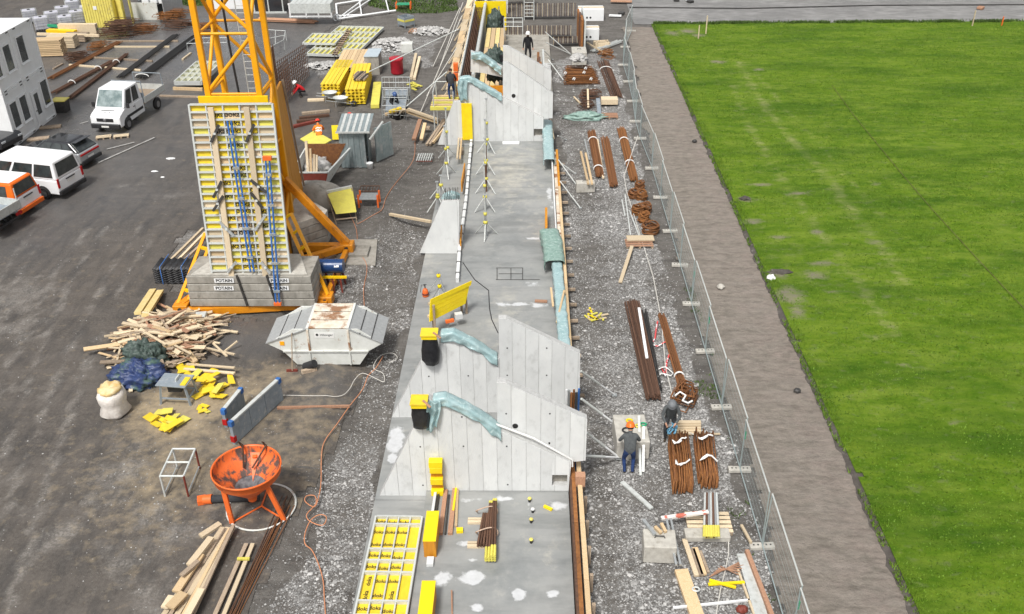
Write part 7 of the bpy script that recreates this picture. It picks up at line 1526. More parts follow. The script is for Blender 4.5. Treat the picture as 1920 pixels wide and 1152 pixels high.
# long bars mid
longbars('wide bundle of long brown rebars with pale ends in the middle of the gravel', (1224, 752), (1184, 572), 34, rustd, .52, .028, layers=3, nm='rebar_bundle', jit=.12, cat='rebar')
onebar('white_batten', 'white batten lying on top of the long brown rebar bundle', 'batten', P(1213, 672, .25), P(1198, 578, .25), .11, .06, white)
longbars('narrow dark tubes lying just right of the long brown rebar bundle', (1232, 735), (1206, 590), 8, steeld, .3, .03, nm='tube_row')
longbars('rusty long bars with red-white tape beside the loose cable', (1282, 742), (1240, 598), 10, rust, .28, .03, nm='rebar_bundle', cat='rebar', straps=(.2,))
tag(MB().path([P(*p, .1) for p in [(1233, 603), (1230, 620), (1228, 635), (1222, 645), (1232, 650), (1250, 640), (1258, 655), (1250, 680), (1248, 700), (1240, 690), (1248, 705)]], .035, 5).build('barrier_tape', mat('red_white_tape', (.7, .08, .08), (.8, .8, .8), 4, .5, bump=0, lo=.48, hi=.52)), 'red and white barrier tape tangled among the long bars', 'barrier tape')
tag(MB().path([P(*p, .12) for p in [(1222, 690), (1230, 695), (1240, 690), (1248, 688), (1262, 700), (1258, 705), (1240, 700), (1228, 712), (1236, 722), (1242, 715)]], .025, 5).build('strap_tangle', strap), 'white straps and wire tangled at the end of the long bars', 'straps')
rebarheap('rusty stirrup cluster with white straps at the lower end of the long bars', 1283, 752, 14, 16, .5, 16, rust, .8, 1.2, 31, group=None)
tag(MB().path([P(*p, .55) for p in [(1266, 742), (1275, 735), (1286, 742), (1280, 752), (1290, 756), (1298, 752)]], .04, 5).build('strap_tangle', strap), 'white strap looped over the rusty stirrup cluster', 'straps')
# yellow debris
rr_ = random.Random(12)
for i in range(14):
    c = P(1112+rr_.gauss(0, 9), 592+rr_.gauss(0, 8), .04); a = rr_.uniform(0, 3.1); d = Vector((math.cos(a), math.sin(a), 0))*rr_.uniform(.08, .28); tag(MB().beam(c-d, c+d, .08, .04).build('offcut', [plyf, woodp, plyb][i % 3]), ['yellowish', 'pale', 'bright yellow'][i % 3]+' offcut scattered on the gravel right of the teal sheeted edge form', 'offcut', 'offcuts scattered on the gravel, '+['yellowish', 'pale', 'bright yellow'][i % 3])
# boards by the grey worker
r = thing('board_stack', 'small stack of pale boards lying beside the grey-clad worker', 'board stack', P(1290, 805))
for i in range(5): bar(r, 'board', P(1266, 812-i*5, .08+.05*i), P(1314, 812-i*5, .08+.05*i), .16, .05, woodp)
onebar('long_batten', 'thin long batten lying below the small board stack', 'batten', P(1248, 815, .05), P(1350, 814, .05), .06, .05, woodp)
# stirrup bundles
def stirrups(lbl, quad, n, w_, m=rustb, straps=(), h=.55):
    A, B_ = P(*quad[0]), P(*quad[1]); d = (B_-A); L = d.length; d.normalize(); e = Vector((-d.y, d.x, 0)); r = thing('stirrup_bundle', lbl, 'rebar stirrups', mid(A, B_), 0, 'strapped bundles of rusty stirrups'); rr_ = random.Random(len(lbl))
    for k in range(n):
        o_ = e*(w_*(k/(n-1)-.5))+Z*.05; s_ = rr_.uniform(-.05, .05); t1, t2 = rr_.uniform(.6, 1)*h, rr_.uniform(.7, 1.1)*h; s_ += rr_.uniform(-.12, .12)
        pts = [A+o_+d*(s_), A+o_+d*(s_)+Z*t1, A+o_+e*rr_.uniform(-.06, .06)+d*(L*.5+s_)+Z*(t1+.05), B_+o_+d*s_+Z*t2, B_+o_+d*s_, A+o_+d*s_]
        MB().path(pts, .025, 5).build('stirrup', m if k % 3 else rust, r, world=True)
    for t_ in straps:
        c = A.lerp(B_, t_)+Z*(h+.12); rr2 = rr_.uniform(-.3, .3)
        MB().path([c+e*(-.26+.5*u+rr_.uniform(-.05, .05))+d*(.16*math.sin(u*5+rr2*6)+rr_.uniform(-.05, .05))+Z*rr_.uniform(0, .06) for u in (0, .15, .3, .45, .6, .8, 1, .85, .6, .4)], .03, 5).build('strap', strap, r, world=True)
stirrups('left strapped bundle of rusty stirrups behind the prop pallet', ((1279, 925), (1269, 835)), 17, .6, straps=(.3, .75))
stirrups('right strapped bundle of rusty stirrups behind the prop pallet', ((1327, 915), (1317, 835)), 16, .58, straps=(.3, .8))
# pallet with props
palletx('grey slatted pallet carrying the upright bundle of steel props', 1328, 985, 1.35, .9, 0, 5, woodp)
tag(MB().box((*P(1325, 1008).xy, .1), (1.35, .4, .2)).build('kerb_block', blockc, bevel=.02), 'low concrete sill in front of the prop pallet', 'concrete block')
r = thing('prop_bundle', 'bundle of steel props with yellow feet lying on the slatted pallet', 'steel props', P(1333, 970, .2))
for i in range(7):
    for k in range(2):
        a = P(1320+i*4.6, 1008, .30+.09*k); b = P(1322+i*3.6, 925, .30+.09*k); rod(r, 'prop', a, b, .036, [galvl, rustd, galv][i % 3], 8); rod(r, 'prop_foot', a, a.lerp(b, .25), .045, plyf, 8)
longp = lambda l, a, b, w_, m_, z=.06, h=.07, nm='plank', g=None: onebar(nm, l, 'timber', P(*a, z), P(*b, z), w_, h, m_, g)
g = 'loose planks in the bottom right corner'
longp('red and white striped barrier board lying above the chipped block', (1240, 972), (1328, 960), .12, mat('barrier_board', (.75, .72, .68), (.55, .15, .1), 2.2, .6, bump=0, lo=.5, hi=.55), .5)
for k in (0, 1): onebar('tube', ['left', 'right'][k]+' of two grey tubes running from the striped board down to the chipped block', 'tube', P(1249+k*8, 970, .5), P(1268+k*8, 1060, .4), .06, .06, galv, 'two tubes by the chipped block')
longp('pale plank lying steeply left of the brown planks', (1283, 1012), (1306, 1080), .14, woodp, g=g)
longp('white-brown plank beside the pale one', (1298, 1030), (1315, 1080), .14, woodo, g=g)
longp('yellowish plank, third from the left, under the prop pallet', (1303, 1028), (1320, 1078), .16, wood, g=g)
longp('dark thin batten, rightmost below the prop pallet', (1313, 1034), (1328, 1074), .08, woodo, g=g)
longp('long wide timber board at bottom right with tape on it', (1277, 1070), (1312, 1170), .38, wood, g=g, h=.12)
longp('wide white-grey board at the bottom right corner', (1392, 1040), (1432, 1170), .34, galvl, g=g, h=.08)
longp('orange-brown edge beam of the white-grey board', (1400, 1035), (1452, 1170), .12, woodr, g=g, h=.2, z=.12)
longp('thin grey batten left of the white-grey board', (1383, 1068), (1420, 1170), .06, woodp, g=g)
longp('thin white batten lying nearly level across the bottom right', (1262, 1140), (1410, 1125), .05, white, g=g)
for k, (a, b) in enumerate([((1328, 1096), (1396, 1092)), ((1330, 1088), (1380, 1102))]): onebar('yellow_batten', ['straighter', 'slanting'][k]+' of two crossed yellow battens at bottom right', 'batten', P(*a, .1+.05*k), P(*b, .1+.05*k), .08, .05, plyb, 'crossed yellow battens')
for k in range(6): a = (1330+k*4, 1082-k*4); b = (1400-k*3, 1048+k*6); onebar('thin_rod', ['first', 'second', 'third', 'fourth', 'fifth', 'sixth'][k]+' of the thin reddish rods fanned near the crossed yellow battens', 'rod', P(*a, .05+.02*k), P(*b, .05+.02*k), .025, .025, woodr, 'thin rods near the yellow battens')
longp('short batten leaning by the lower fence foot', (1390, 985), (1408, 1018), .08, woodp, z=.2)
c = P(1304, 1112); tag(MB().path([c+Vector((.1*math.cos(t), .08*math.sin(t), .15)) for t in np.linspace(0, 6.283, 10)], .03, 5).build('wire_roll', galvl), 'little silver wire roll on the wide timber board', 'wire roll')
c = P(1391, 1145); lump((c.x, c.y, 0), (.16, .12, .14), redo, 'red_lump', amp=.2); tag(bpy.data.objects['red_lump'], 'small dark red object between the boards at the bottom right', 'small object')
tag(MB().path([P(*p, .05) for p in [(1366, 1015), (1366, 1040), (1360, 1070), (1352, 1100), (1345, 1140), (1340, 1170)]], .018, 5).build('ground_cable', ropew), 'thin pinkish cord trailing down the gravel to the bottom edge', 'cord')
# upper right strip
g = 'rusty stirrup stack'
c = P(1090, 158); r = thing('stirrup_stack', 'broad rusty stack of long stirrups with white ties at the upper right of the walls', 'rebar stirrups', c)
rr_ = random.Random(4)
for i in range(46):
    y = c.y-.2+(i % 9)*.36; z = .06+(i//9)*.09; x0_, x1_ = P(1056, 158).x+rr_.uniform(0, .3)+.02*i*.3, P(1126, 158).x-rr_.uniform(0, .2)-.012*i; y += rr_.uniform(-.05, .05)
    MB().path([(x0_, y, z), (x1_, y+.1, z), (x1_, y+.42, z+.02), (x0_, y+.32, z+.02), (x0_, y, z)], .03, 5).build('stirrup', rustb if i % 2 else rust, r, world=True)
for x, y in ((1060, 137), (1076, 148), (1098, 128), (1108, 148), (1095, 136)): q = P(x, y, .6); MB().path([q+Vector((-.1, -.2, 0)), q+Vector((0, 0, .08)), q+Vector((.1, .1, 0)), q+Vector((.02, -.25, 0))], .04, 5).build('strap', strap, r, world=True)
block('mortar-crusted pale block stack behind the rusty stirrup stack', 1086, 124, 1.1, 1.6, 1.0, .0); c = P(1084, 116, 1.0); lump((c.x, c.y+.5, 1.0), (.55, .7, .3), rubblem, 'rubble_load', amp=.5, s=3, seed=5); tag(bpy.data.objects['rubble_load.001'], 'pale mortar lumps piled on top of the crusted block', 'rubble')
def holed(lbl, px, py, sx, sy, sz):
    c = P(px, py); r = thing('precast_panel', lbl, 'precast block', c); MB().box((0, sy/2, sz/2), (sx, sy, sz)).build('block_body', white, r, bevel=.02)
    for k in (-.15, .15): MB().tube((k-.2, -.01, sz*.3), (k-.2, .02, sz*.3), .09, n=10).build('round_hole', black, r)
    MB().box((0, sy/2, sz+.03), (sx+.05, .25, .05)).build('top_board', woodp, r)
holed('white precast block with two round holes and a board on top', 1108, 40, 2.2, 1.4, 1.0); holed('greenish white block with two round holes below the other precast block', 1108, 76, 1.3, 1.2, .9)
r = thing('wooden_crate', 'small yellow timber crate with two slots lying right of the precast block', 'crate', P(1128, 88)); c = P(1128, 88)
for k in range(3): MB().box((c.x, c.y-.4+.4*k, .2), (1.1, .14, .4), .25).build('crate_board', woodp, r, world=True)
for k in (-.5, .5): MB().box((c.x+k*.97, c.y+k*.25, .2), (.12, .95, .4), .25).build('crate_end', woodp, r, world=True)
longbars('grey pipes lying diagonally at the upper right beside the fence', (1110, 100), (1162, 80), 6, galvl, .5, .05, nm='pipe_row', cat='pipes')
longbars('dark rusty long bar bundle lying beside the upper fence', (1156, 185), (1130, 118), 12, rustd, .7, .04, nm='rebar_bundle', cat='rebar', straps=(.75,))
rebarheap('small orange-brown wedge shaped rebar bundle above the dark bar bundle', 1138, 108, 10, 8, .4, 14, rustb, .8, -.5, 41)
rebarheap('brown tangled steel pile with a white strap below the stirrup stack', 1108, 182, 16, 6, .35, 16, rustd, 1.0, .1, 42); rebarheap('small brown tangle of steel above the crumpled green sheet', 1100, 202, 10, 5, .3, 10, rustd, .7, .3, 43)
onebar('batten', 'pale upright batten lying across the brown steel pile', 'batten', P(1103, 202, .2), P(1102, 168, .5), .12, .1, woodp); onebar('batten', 'short white batten left of the brown steel pile', 'batten', P(1090, 196, .1), P(1076, 182, .1), .1, .08, woodp)
tag(MB().box((*P(1142, 197).xy, .3), (1.1, .7, .35)).build('board_bundle', woodp, bevel=.01), 'pale flat board bundle near the upper fence', 'boards'); palletx('brown slatted pallet just below the pale board bundle', 1142, 220, 1.1, .9, 0, 5, woodr)
lump(P(1098, 222), (1.2, .5, .3), tealg, 'plastic_sheet', amp=.5, s=3, seed=6); tag([o for o in C.objects if o.name.startswith('plastic_sheet') and 'label' not in o][0], 'crumpled pale green plastic sheet lying on the gravel right of the third wall', 'plastic sheet')
onebar('grey_board', 'narrow grey board standing beside the brown slatted pallet', 'board', P(1124, 215, .1), P(1121, 185, .5), .25, .05, steelg)
onebar('long_pole', 'yellowish pole leaning down to the rebar wedge', 'pole', P(1138, 103, .2), P(1100, 80, .6), .1, .09, woodp)
for i, (a, za, b) in enumerate([((1022, 60), 1.6, (1068, 100)), ((1024, 80), 1.2, (1070, 102)), ((1028, 112), 1.2, (1056, 150)), ((1020, 95), 1.0, (1036, 112)), ((1026, 120), .8, (1068, 122))]):
    A, B_ = P(*a, za), P(*b, .05); r = thing('raking_prop', ['furthest', 'second', 'longest', 'short', 'level'][i]+' raking prop beside the rusty formwork behind the walls', 'steel prop', B_, 0, 'raking props behind the walls'); rod(r, 'tube', A, B_, .035, galvl, 6); MB().box(B_, (.15, .15, .03)).build('foot_plate', galv, r, world=True)
# ================================================================ FAR CENTRE: WALL UNDER CONSTRUCTION
# long rebar wall between form panels
yF0, yF1 = P(868, 135, 0).y+1, 92
r = thing('rebar_wall', 'long rusty reinforcement cage running away between form panels behind the walls', 'rebar cage', (-4.2, 70, 0))
def cageX(y): return P(877, 60, 1.6).x
xa, xb_ = V(866, 118, 62).x, V(888, 118, 62).x
y0_, y1_ = 60, 90; z1_ = 1.9
for k in range(46): y = y0_+(y1_-y0_)*k/45; MB().path([(xa+.1, y, .1), (xa+.1, y, z1_), (xb_-.1, y, z1_), (xb_-.1, y, .1)], .03, 4).build('hoop', rustd, r, world=True)
for k in range(6): rod(r, 'bar', (xa+.1+(xb_-xa-.2)*k/5, y0_, z1_+.03), (xa+.1+(xb_-xa-.2)*k/5, y1_, z1_+.03), .028, rustd, 5)
for z in (.4, .9, 1.4): rod(r, 'bar', (xa+.1, y0_, z), (xa+.1, y1_, z), .028, rustd, 5); rod(r, 'bar', (xb_-.1, y0_, z), (xb_-.1, y1_, z), .028, rustd, 5)
r = thing('wall_formwork', 'long form panels with timber boards and galvanised edge left of the rebar cage', 'formwork', (xa-.3, 75, 0))
for k in range(8): a = y0_+.2+k*3.7; MB().box((xa-.04, a+1.84, 1.1), (.1, 3.66, 2.2)).build('form_panel', galvl, r, world=True); MB().beam((xa-.75, a, 1.25), (xa-.75, a+3.6, 1.25), .5, .06).build('walk_board', wood if k % 2 else woodp, r, world=True); MB().beam((xa-.3, a, 1.2), (xa-.3, a+3.6, 1.2), .2, .14).build('waler', woodp, r, world=True)
for k in range(9): y = y0_+1+k*3.2; bar(r, 'strut', (xa-.2, y, 1.9), (xa-1.6, y-.4, .05), .09, .09, woodp)
r = thing('wall_formwork', 'grey steel form panels with round top rail right of the rebar cage', 'formwork', (xb_+.3, 75, 0))
for k in range(8): a = y0_+.2+k*3.7; MB().box((xb_+.05, a+1.84, 1.05), (.1, 3.66, 2.1)).build('form_panel', steelg, r, world=True)
rod(r, 'top_rail', (xb_+.06, y0_, 2.2), (xb_+.06, y1_, 2.2), .13, galvl, 10)
r = thing('plank_walkway', 'walkway of fresh yellow planks between the steel forms and the stair gap', 'walkway', (xb_+1.2, 66, 1))
for k in range(4):
    for j in range(3): MB().box((xb_+.55+k*.36, 61.2+j*5.6, 1.4), (.32, 5.5, .07)).build('plank', wood if (k+j) % 2 else mat('clean_yellow_timber', (1, 1, 1)), r, world=True)
for j in range(6): MB().box((xb_+1.1, 61+j*3, .68), (1.4, .14, 1.36)).build('trestle', woodo, r, world=True)
tag(MB().box((V(920, 30, 80).x, 80, 1.2), (2.6, .1, 2.4)).build('yellow_form', plyb), 'yellow formwork face standing across the far end of the plank walkway', 'formwork panel')
r = thing('white_slab_wall', 'pale concrete block wall at the far top beyond the plank walkway', 'concrete wall', (V(925, 10, 86).x, 86, 0)); MB().box((V(915, 10, 86).x, 86, 1.5), (3.6, .5, 3)).build('wall_core', wallc, r, world=True); MB().box((V(940, 10, 86).x, 85.7, 2.6), (2.0, .08, .3)).build('red_band', redl, r, world=True)
# platforms at stair gap between C and D
for i, (x, z_) in enumerate(((905, 1.9), (930, 1.4))): pass
r = thing('stair_formwork', 'yellow form boards and timber bearers in the stair gap between the two far fin walls', 'formwork', (-2.6, YD-1, 0))
xg0, xg1 = V(870, 150, YC+2).x, V(941, 150, YC+2).x
for k in range(6): MB().box((xg0+.6+k*.55, YC+2.2, 2.35-k*.16), (.5, 2.2, .08)).build('board', plyor if k in (1, 3) else (wood if k > 3 else ply), r, world=True)
for k in range(8): MB().box((xg1-.6, YC+.9+k*.35, 1.7), (1.3, .12, .12)).build('bearer', woodp, r, world=True)
MB().box(((xg0+xg1)/2, YD-.3, 1.3), (3.2, .1, 2.4)).build('form_face', plyor, r, world=True)
c = V(858, 122, YD); MB().box((V(866, 125, YD).x, YD+.2, 1.9), (1.0, .5, .9)).build('form_face', cy, r, world=True)
for k in (0, 1): tag(MB().box((V(852+0*k, 120-k*16, YD).x+.1, YD-.6, V(851, 144-k*18, YD-.6).z), (.28, .28, .5)).build('orange_clamp', orange, bevel=.02), ['lower', 'upper'][k]+' orange clamp on the steel post beside the dark-clad worker', 'clamp')
rod(thing('steel_post', 'galvanised steel post with orange clamps left of the far walls', 'post', (V(853, 150, YD).x, YD-.4, 0)), 'post', (V(853, 150, YD).x, YD-.4, 0), (V(853, 150, YD).x, YD-.4, 3.3), .12, galv, 10)
# scaffolding platform where the dark worker stands
r = thing('work_platform', 'timber platform of yellow beams on posts left of the third fin wall', 'work platform', P(830, 210)); q0 = V(806, 186, YC+1.2); q1 = V(856, 184, YC+1.2)
for k in range(6): a = Vector((q0.x, YC+1.2+k*.42, 1.9)); bar(r, 'beam', a, (q1.x, a.y, 1.9), .2, .2, wood if k % 2 else plyf)
for x in (q0.x+.2, q1.x-.2):
    for y in (YC+1.2, YC+3.2): rod(r, 'post', (x, y, 0), (x, y, 2.9), .04, galvl)
rod(r, 'guard_rail', (q0.x+.2, YC+1.2, 2.9), (q0.x+.2, YC+3.2, 2.9), .03, galvl); rod(r, 'guard_rail', (q0.x+.2, YC+3.2, 2.9), (q1.x-.2, YC+3.2, 2.9), .03, galvl)
# stays / ropes
for i, (a, za, b, zb) in enumerate([((860, 55), 2.2, (692, 135), 1.4), ((838, 135), 2.4, (762, 200), .3), ((862, 15), 2.5, (812, 125), .1), ((868, 5), 2.5, (818, 145), .1), ((866, 30), 2.5, (788, 212), .1), ((856, 90), 2.2, (800, 180), .1)]):
    A, B_ = P(*a, za), P(*b, zb); tag(MB().tube(A, B_, .045 if i < 2 else .03, n=6).build('stay_pole', galvl if i < 2 else ropew), ['long diagonal stay reaching the grey box container', 'lower diagonal stay ending near the crouching worker', 'first thin stay on the left of the rebar cage', 'second thin stay on the left of the rebar cage', 'longest thin stay on the left of the rebar cage', 'short thin stay on the left of the rebar cage'][i], 'stay', 'stays bracing the far wall formwork')
# rebar floor strips at the back right (y<100)
def comb(lbl, a, b, h, n, base=True):
    A, B_ = P(*a), P(*b); r = thing('starter_bars', lbl, 'starter bars', mid(A, B_), 0, 'rows of starter bars behind the walls')
    for k in range(n): p = A.lerp(B_, k/(n-1)); rod(r, 'bar', p, p+Vector((0, 0, h)), .024, rustd if k % 3 else woodp, 4)
    if base: MB().beam(A+Z*.08, B_+Z*.08, .5, .16).build('kerb', steeld, r, world=True)
comb('front row of starter bars behind the worker in black', (935, 70), (1070, 70), .95, 46); comb('rear row of starter bars near the ladder at the top', (940, 36), (1078, 34), 1.3, 44); comb('short row of starter bars on a black edge, right of the rusty formwork', (1038, 86), (1094, 84), .7, 20)
f2 = thing('rear_slab', 'x', 'x', (1, 64, 0)); del f2['label']; del f2['category']; f2['kind'] = 'structure'
mb = MB().box((-1.1, 70, .1), (5.4, 16, .2)); o = mb.build('slab_bay', oldc, f2, world=True)
MB().box((-1.1, 67.5, .35), (5.3, 2.4, .3)).build('slab_step', walltop, f2, world=True)
for l, x0p, x1p, yb0, h, m_ in (('tall rusty upright form panel edge right of the worker in black', 1006, 1016, YD+2, 2.7, rustb), ('rusty upright form panel further back right of the starter bars', 1086, 1094, 72, 2.6, rustb)):
    a = V(x1p-2, 116 if yb0 < 70 else 65, yb0); r = thing('rusty_form', l, 'formwork panel', (a.x, yb0, 0))
    for k in range(3): MB().box((a.x-.06*k, yb0+1.0+k*1.6, h/2+.1), (.16, 1.55, h-.25*k)).build('form_panel', m_ if k % 2 == 0 else rustd, r, world=True)
    MB().box((a.x+.2, yb0+2.4, h/2+.15), (.12, 4.8, h*.95)).build('white_edge', galvl, r, world=True)
# scaffold ladder at top
r = thing('ladder_tower', 'light scaffold ladder standing at the top beyond the starter bars', 'ladder', P(990, 30)); a = P(983, 38); b = P(1001, 38)
for p in (a, b): rod(r, 'rail', p, p+Z*3.4, .05, galvl, 6)
for k in range(11): rod(r, 'rung', a+Z*(.3+k*.3), b+Z*(.3+k*.3), .03, galvl, 5)
r = rackframe('open tube scaffold frame left of the ladder at the top', [(945, 50), (980, 50), (980, 34), (945, 34)], 2.2, nm='scaffold_frame', cat='scaffold'); MB().box((*P(968, 10).xy, 1.4), (3.0, .4, 1.6)).build('cover_panel', white, r, world=True)
# white container beyond at very top centre
r = thing('far_hut', 'grey and white hut wall cut by the top edge above the walkway', 'hut', P(950, -6)); c = P(950, -6)
MB().box((c.x, c.y+1, 1.3), (7, 2, 2.6)).build('wall_shell', dirtyw, r, world=True); MB().box((c.x+1, c.y-.02, 1.5), (2, .05, .5)).build('red_band', redl, r, world=True)
# draped dark sheets (two)
for i, (top, w_, h_, Y_, l) in enumerate([((928, 14), 1.3, 1.8, 76, 'upper dark green tarpaulin bundle hung over posts on the plank walkway'), ((926, 84), 1.3, 1.7, YD+1.6, 'lower dark green tarpaulin bundle hung over posts beside the stair gap')]):
    tp = V(top[0], top[1], Y_); lump((tp.x, Y_, tp.z-h_*.75), (w_*.5, .45, h_*.62), greent, 'hung_tarpaulin', amp=.3, s=2.2, seed=30+i, flat=False, n=30, crease=.35)
    o = [o for o in C.objects if o.name.startswith('hung_tarpaulin') and 'label' not in o][0]; tag(o, l, 'tarpaulin', 'dark tarpaulin bundles on the far walkway')
    tag(MB().tube((tp.x+.3, Y_+.3, .2), (tp.x+.3, Y_+.3, tp.z), .05).build('post', galv), ['far', 'near'][i]+' grey post carrying a dark tarpaulin bundle', 'post')
    tag(MB().box((tp.x+.55, Y_-.1, tp.z-h_*.75), (.35, .2, h_*.8), .2).build('jacket', cl_blk, bevel=.06), ['far', 'near'][i]+' black cloth hanging beside the dark tarpaulin bundle', 'cloth')
# ================================================================ PEOPLE
def ik(a, b, l1, l2, pole):
    a, b, pole = Vector(a), Vector(b), Vector(pole); d = b-a; L = min(d.length, (l1+l2)*.995); u = d.normalized(); b = a+u*L
    x = (l1*l1-l2*l2+L*L)/(2*L); h = math.sqrt(max(0, l1*l1-x*x)); p = pole-u*pole.dot(u); p.normalize(); return a+u*x+p*h, b
def person(lbl, loc, rz, crouch=0., lean=0., hands=((.25, .35, 1.0), (-.25, .35, 1.0)), jacket=cl_dark, trousers=cl_navy, hat=None, stride=.0, sc_=1.06, band=None, look=.3, vest=None):
    """local: faces +Y"""
    r = thing('person', lbl, 'person', loc, rz); s = sc_
    hz = .93-crouch; pel = Vector((0, -.12*(crouch > .3)-.1*min(lean, 1), hz)); up = Vector((0, math.sin(lean), math.cos(lean))); fw = Vector((0, math.cos(lean), -math.sin(lean)))
    J = []; E = []; Rr = []; K = []
    def add(p, rr, par, k):
        J.append(Vector(p)); Rr.append(rr); K.append(k)
        if par is not None: E.append((par, len(J)-1))
        return len(J)-1
    p0 = add(pel, (.165, .13), None, 'T'); p1 = add(pel+up*.2, (.175, .135), p0, 'J'); p2 = add(pel+up*.40, (.20, .145), p1, 'J'); nk = add(pel+up*.53, (.075, .075), p2, 'J')
    hu = Vector((0, math.sin(lean*.6+look*.3), math.cos(lean*.6+look*.3))); hf = Vector((0, hu.z, -hu.y))
    h1 = add(J[nk]+hu*.09, (.06, .065), nk, 'S'); h2 = add(J[nk]+hu*.17+hf*.02, (.085, .10), h1, 'S'); h3 = add(J[nk]+hu*.27+hf*.01, (.06, .075), h2, 'S')
    for i, sx_ in enumerate((1, -1)):
        sh = add(J[p2]+up*.07+Vector((sx_*.19, 0, 0)), (.075, .075), p2, 'J'); tgt = Vector(hands[i]); e, hnd = ik(J[sh], tgt, .30, .27, Vector((sx_*.8, -.6, -.5)))
        el = add(e, (.055, .055), sh, 'J'); ml = add(e.lerp(hnd, .9), (.04, .04), el, 'J'); wr = add(hnd, (.03, .024), ml, 'S'); d = (hnd-e).normalized(); pm__ = add(hnd+d*.07, (.040, .020), wr, 'S'); side = d.cross(fw).normalized() if d.cross(fw).length > .1 else Vector((1, 0, 0))
        for f in range(4): b1 = add(J[pm__]+side*(.024*(f-1.5))+d*.045, (.011, .011), pm__, 'S'); add(J[b1]+d*(.028, .036, .032, .02)[f]+fw*.018, (.009, .009), b1, 'S')
        t1 = add(hnd+d*.03+side*(-.045)+fw*.02, (.012, .012), wr, 'S'); add(J[t1]+d*.03+fw*.02, (.010, .010), t1, 'S')
        hp = add(pel+Vector((sx_*.095, 0, -.06)), (.10, .105), p0, 'T'); an = Vector((sx_*(.12+.10*(crouch > .3)), stride*sx_, .09)); kn_, an_ = ik(J[hp], an, .43, .42, Vector((sx_*.25, 1, .1)))
        kn = add(kn_, (.07, .07), hp, 'T'); an2 = add(an_, (.05, .05), kn, 'T'); ft = add(an_+Vector((0, -.02, -.04)), (.05, .04), an2, 'B'); add(an_+Vector((sx_*.02, .17, -.045)), (.045, .035), ft, 'B')
    me = bpy.data.meshes.new('body'); me.from_pydata([tuple(p*s) for p in J], E, []); o = bpy.data.objects.new('body', me); C.objects.link(o)
    sk_ = o.modifiers.new('skin', 'SKIN'); sk_.use_smooth_shade = True
    for v, rr in zip(me.skin_vertices[0].data, Rr): v.radius = (rr[0]*s, rr[1]*s)
    me.skin_vertices[0].data[0].use_root = True
    ss = o.modifiers.new('sub', 'SUBSURF'); ss.levels = 2; ss.render_levels = 2
    dg = bpy.context.evaluated_depsgraph_get(); m2 = bpy.data.meshes.new_from_object(o.evaluated_get(dg)); bpy.data.objects.remove(o)
    mats_ = [jacket, trousers, skin, mat('work_boot', (.06, .045, .03), (.04, .03, .02), 9, .8, bump=.2), cl_refl, vest or jacket]; m2.materials.clear()
    for m_ in mats_: m2.materials.append(m_)
    segs = [(J[a]*s, J[b]*s, K[b], a, b) for a, b in E]
    for f in m2.polygons:
        c = f.center; best = 1e9; kk = 'J'; bt = None
        for a, b, k, ia, ib in segs:
            ab = b-a; t_ = max(0, min(1, (c-a).dot(ab)/ab.length_squared)); dd = (c-(a+ab*t_)).length-.5*(Rr[ib][0]+Rr[ia][0])*s
            if dd < best: best = dd; kk = k; bt = (ia, ib, t_)
        f.material_index = {'J': 0, 'T': 1, 'S': 2, 'B': 3}[kk]
        if band and bt[0] in (p0, p1) and kk == 'J':
            z_ = (c/s-pel).dot(up)
            if .16 < z_ < .24 or .32 < z_ < .38: f.material_index = 4
        f.use_smooth = True
    b = bpy.data.objects.new('body', m2); C.objects.link(b); b.parent = r
    # face and hat
    hc = (J[h2]+hu*.03)*s; Mh = frame(Vector((1, 0, 0)), hf, hc)
    mb = MB(); mb.path([(0, .085*s, .01*s), (0, .12*s, -.015*s), (0, .09*s, -.025*s)], .014*s, 6); mb.path([(-.09*s, 0, 0), (-.105*s, -.01*s, .02*s), (-.09*s, -.01*s, -.03*s)], .012*s, 5); mb.path([(.09*s, 0, 0), (.105*s, -.01*s, .02*s), (.09*s, -.01*s, -.03*s)], .012*s, 5)
    o = mb.build('nose_and_ears', skin, r); o.matrix_local = Mh
    mb = MB(); 
    for x in (-.033, .033): mb.path([(x*s-.012*s, .09*s, .025*s), (x*s+.012*s, .09*s, .025*s)], .008*s, 5)
    mb.path([(-.025*s, .088*s, -.055*s), (.025*s, .088*s, -.055*s)], .006*s, 5); o = mb.build('eyes_and_mouth', hair, r); o.matrix_local = Mh
    mb = MB().lathe([(.104, -.03), (.112, .02), (.10, .07), (.065, .105), (.001, .118)], n=16, sx=s*.93, sy=s*1.05); mb.v = [(a, b_-.012, c_*s) for a, b_, c_ in mb.v]; o = mb.build('hair', hair, r); o.matrix_local = Mh
    if hat:
        mb = MB().lathe([(.155, .03), (.16, .045), (.132, .055), (.135, .10), (.11, .15), (.06, .18), (.001, .188)], n=20, sx=s*.95, sy=s*1.12); mb.v = [(a, b_, c_*s) for a, b_, c_ in mb.v]; mb.path([(0, -.12*s, .11*s), (0, -.05*s, .175*s), (0, .05*s, .178*s), (0, .12*s, .11*s)], .014*s, 5)
        o = mb.build('helmet', hat, r); o.matrix_local = Mh
    return r
person('worker in orange helmet, dark grey jacket and blue trousers standing at the large concrete block', P(1178, 887), 0.0, lean=.25, hands=((.24, .42, 1.0), (-.24, .42, 1.0)), jacket=cl_grey, trousers=cl_navy, hat=helo, look=.9)
person('worker in dark grey hooded top bending over with a light blue hose bundle in hands', P(1254, 822), math.pi-.15, lean=.45, hands=((.16, .45, .95), (-.16, .42, .95)), jacket=cl_grey, trousers=cl_dark, hat=mat('grey_helmet', (.16, .17, .18), (.13, .14, .15), 4, .5, bump=0), look=1.0, stride=.1)
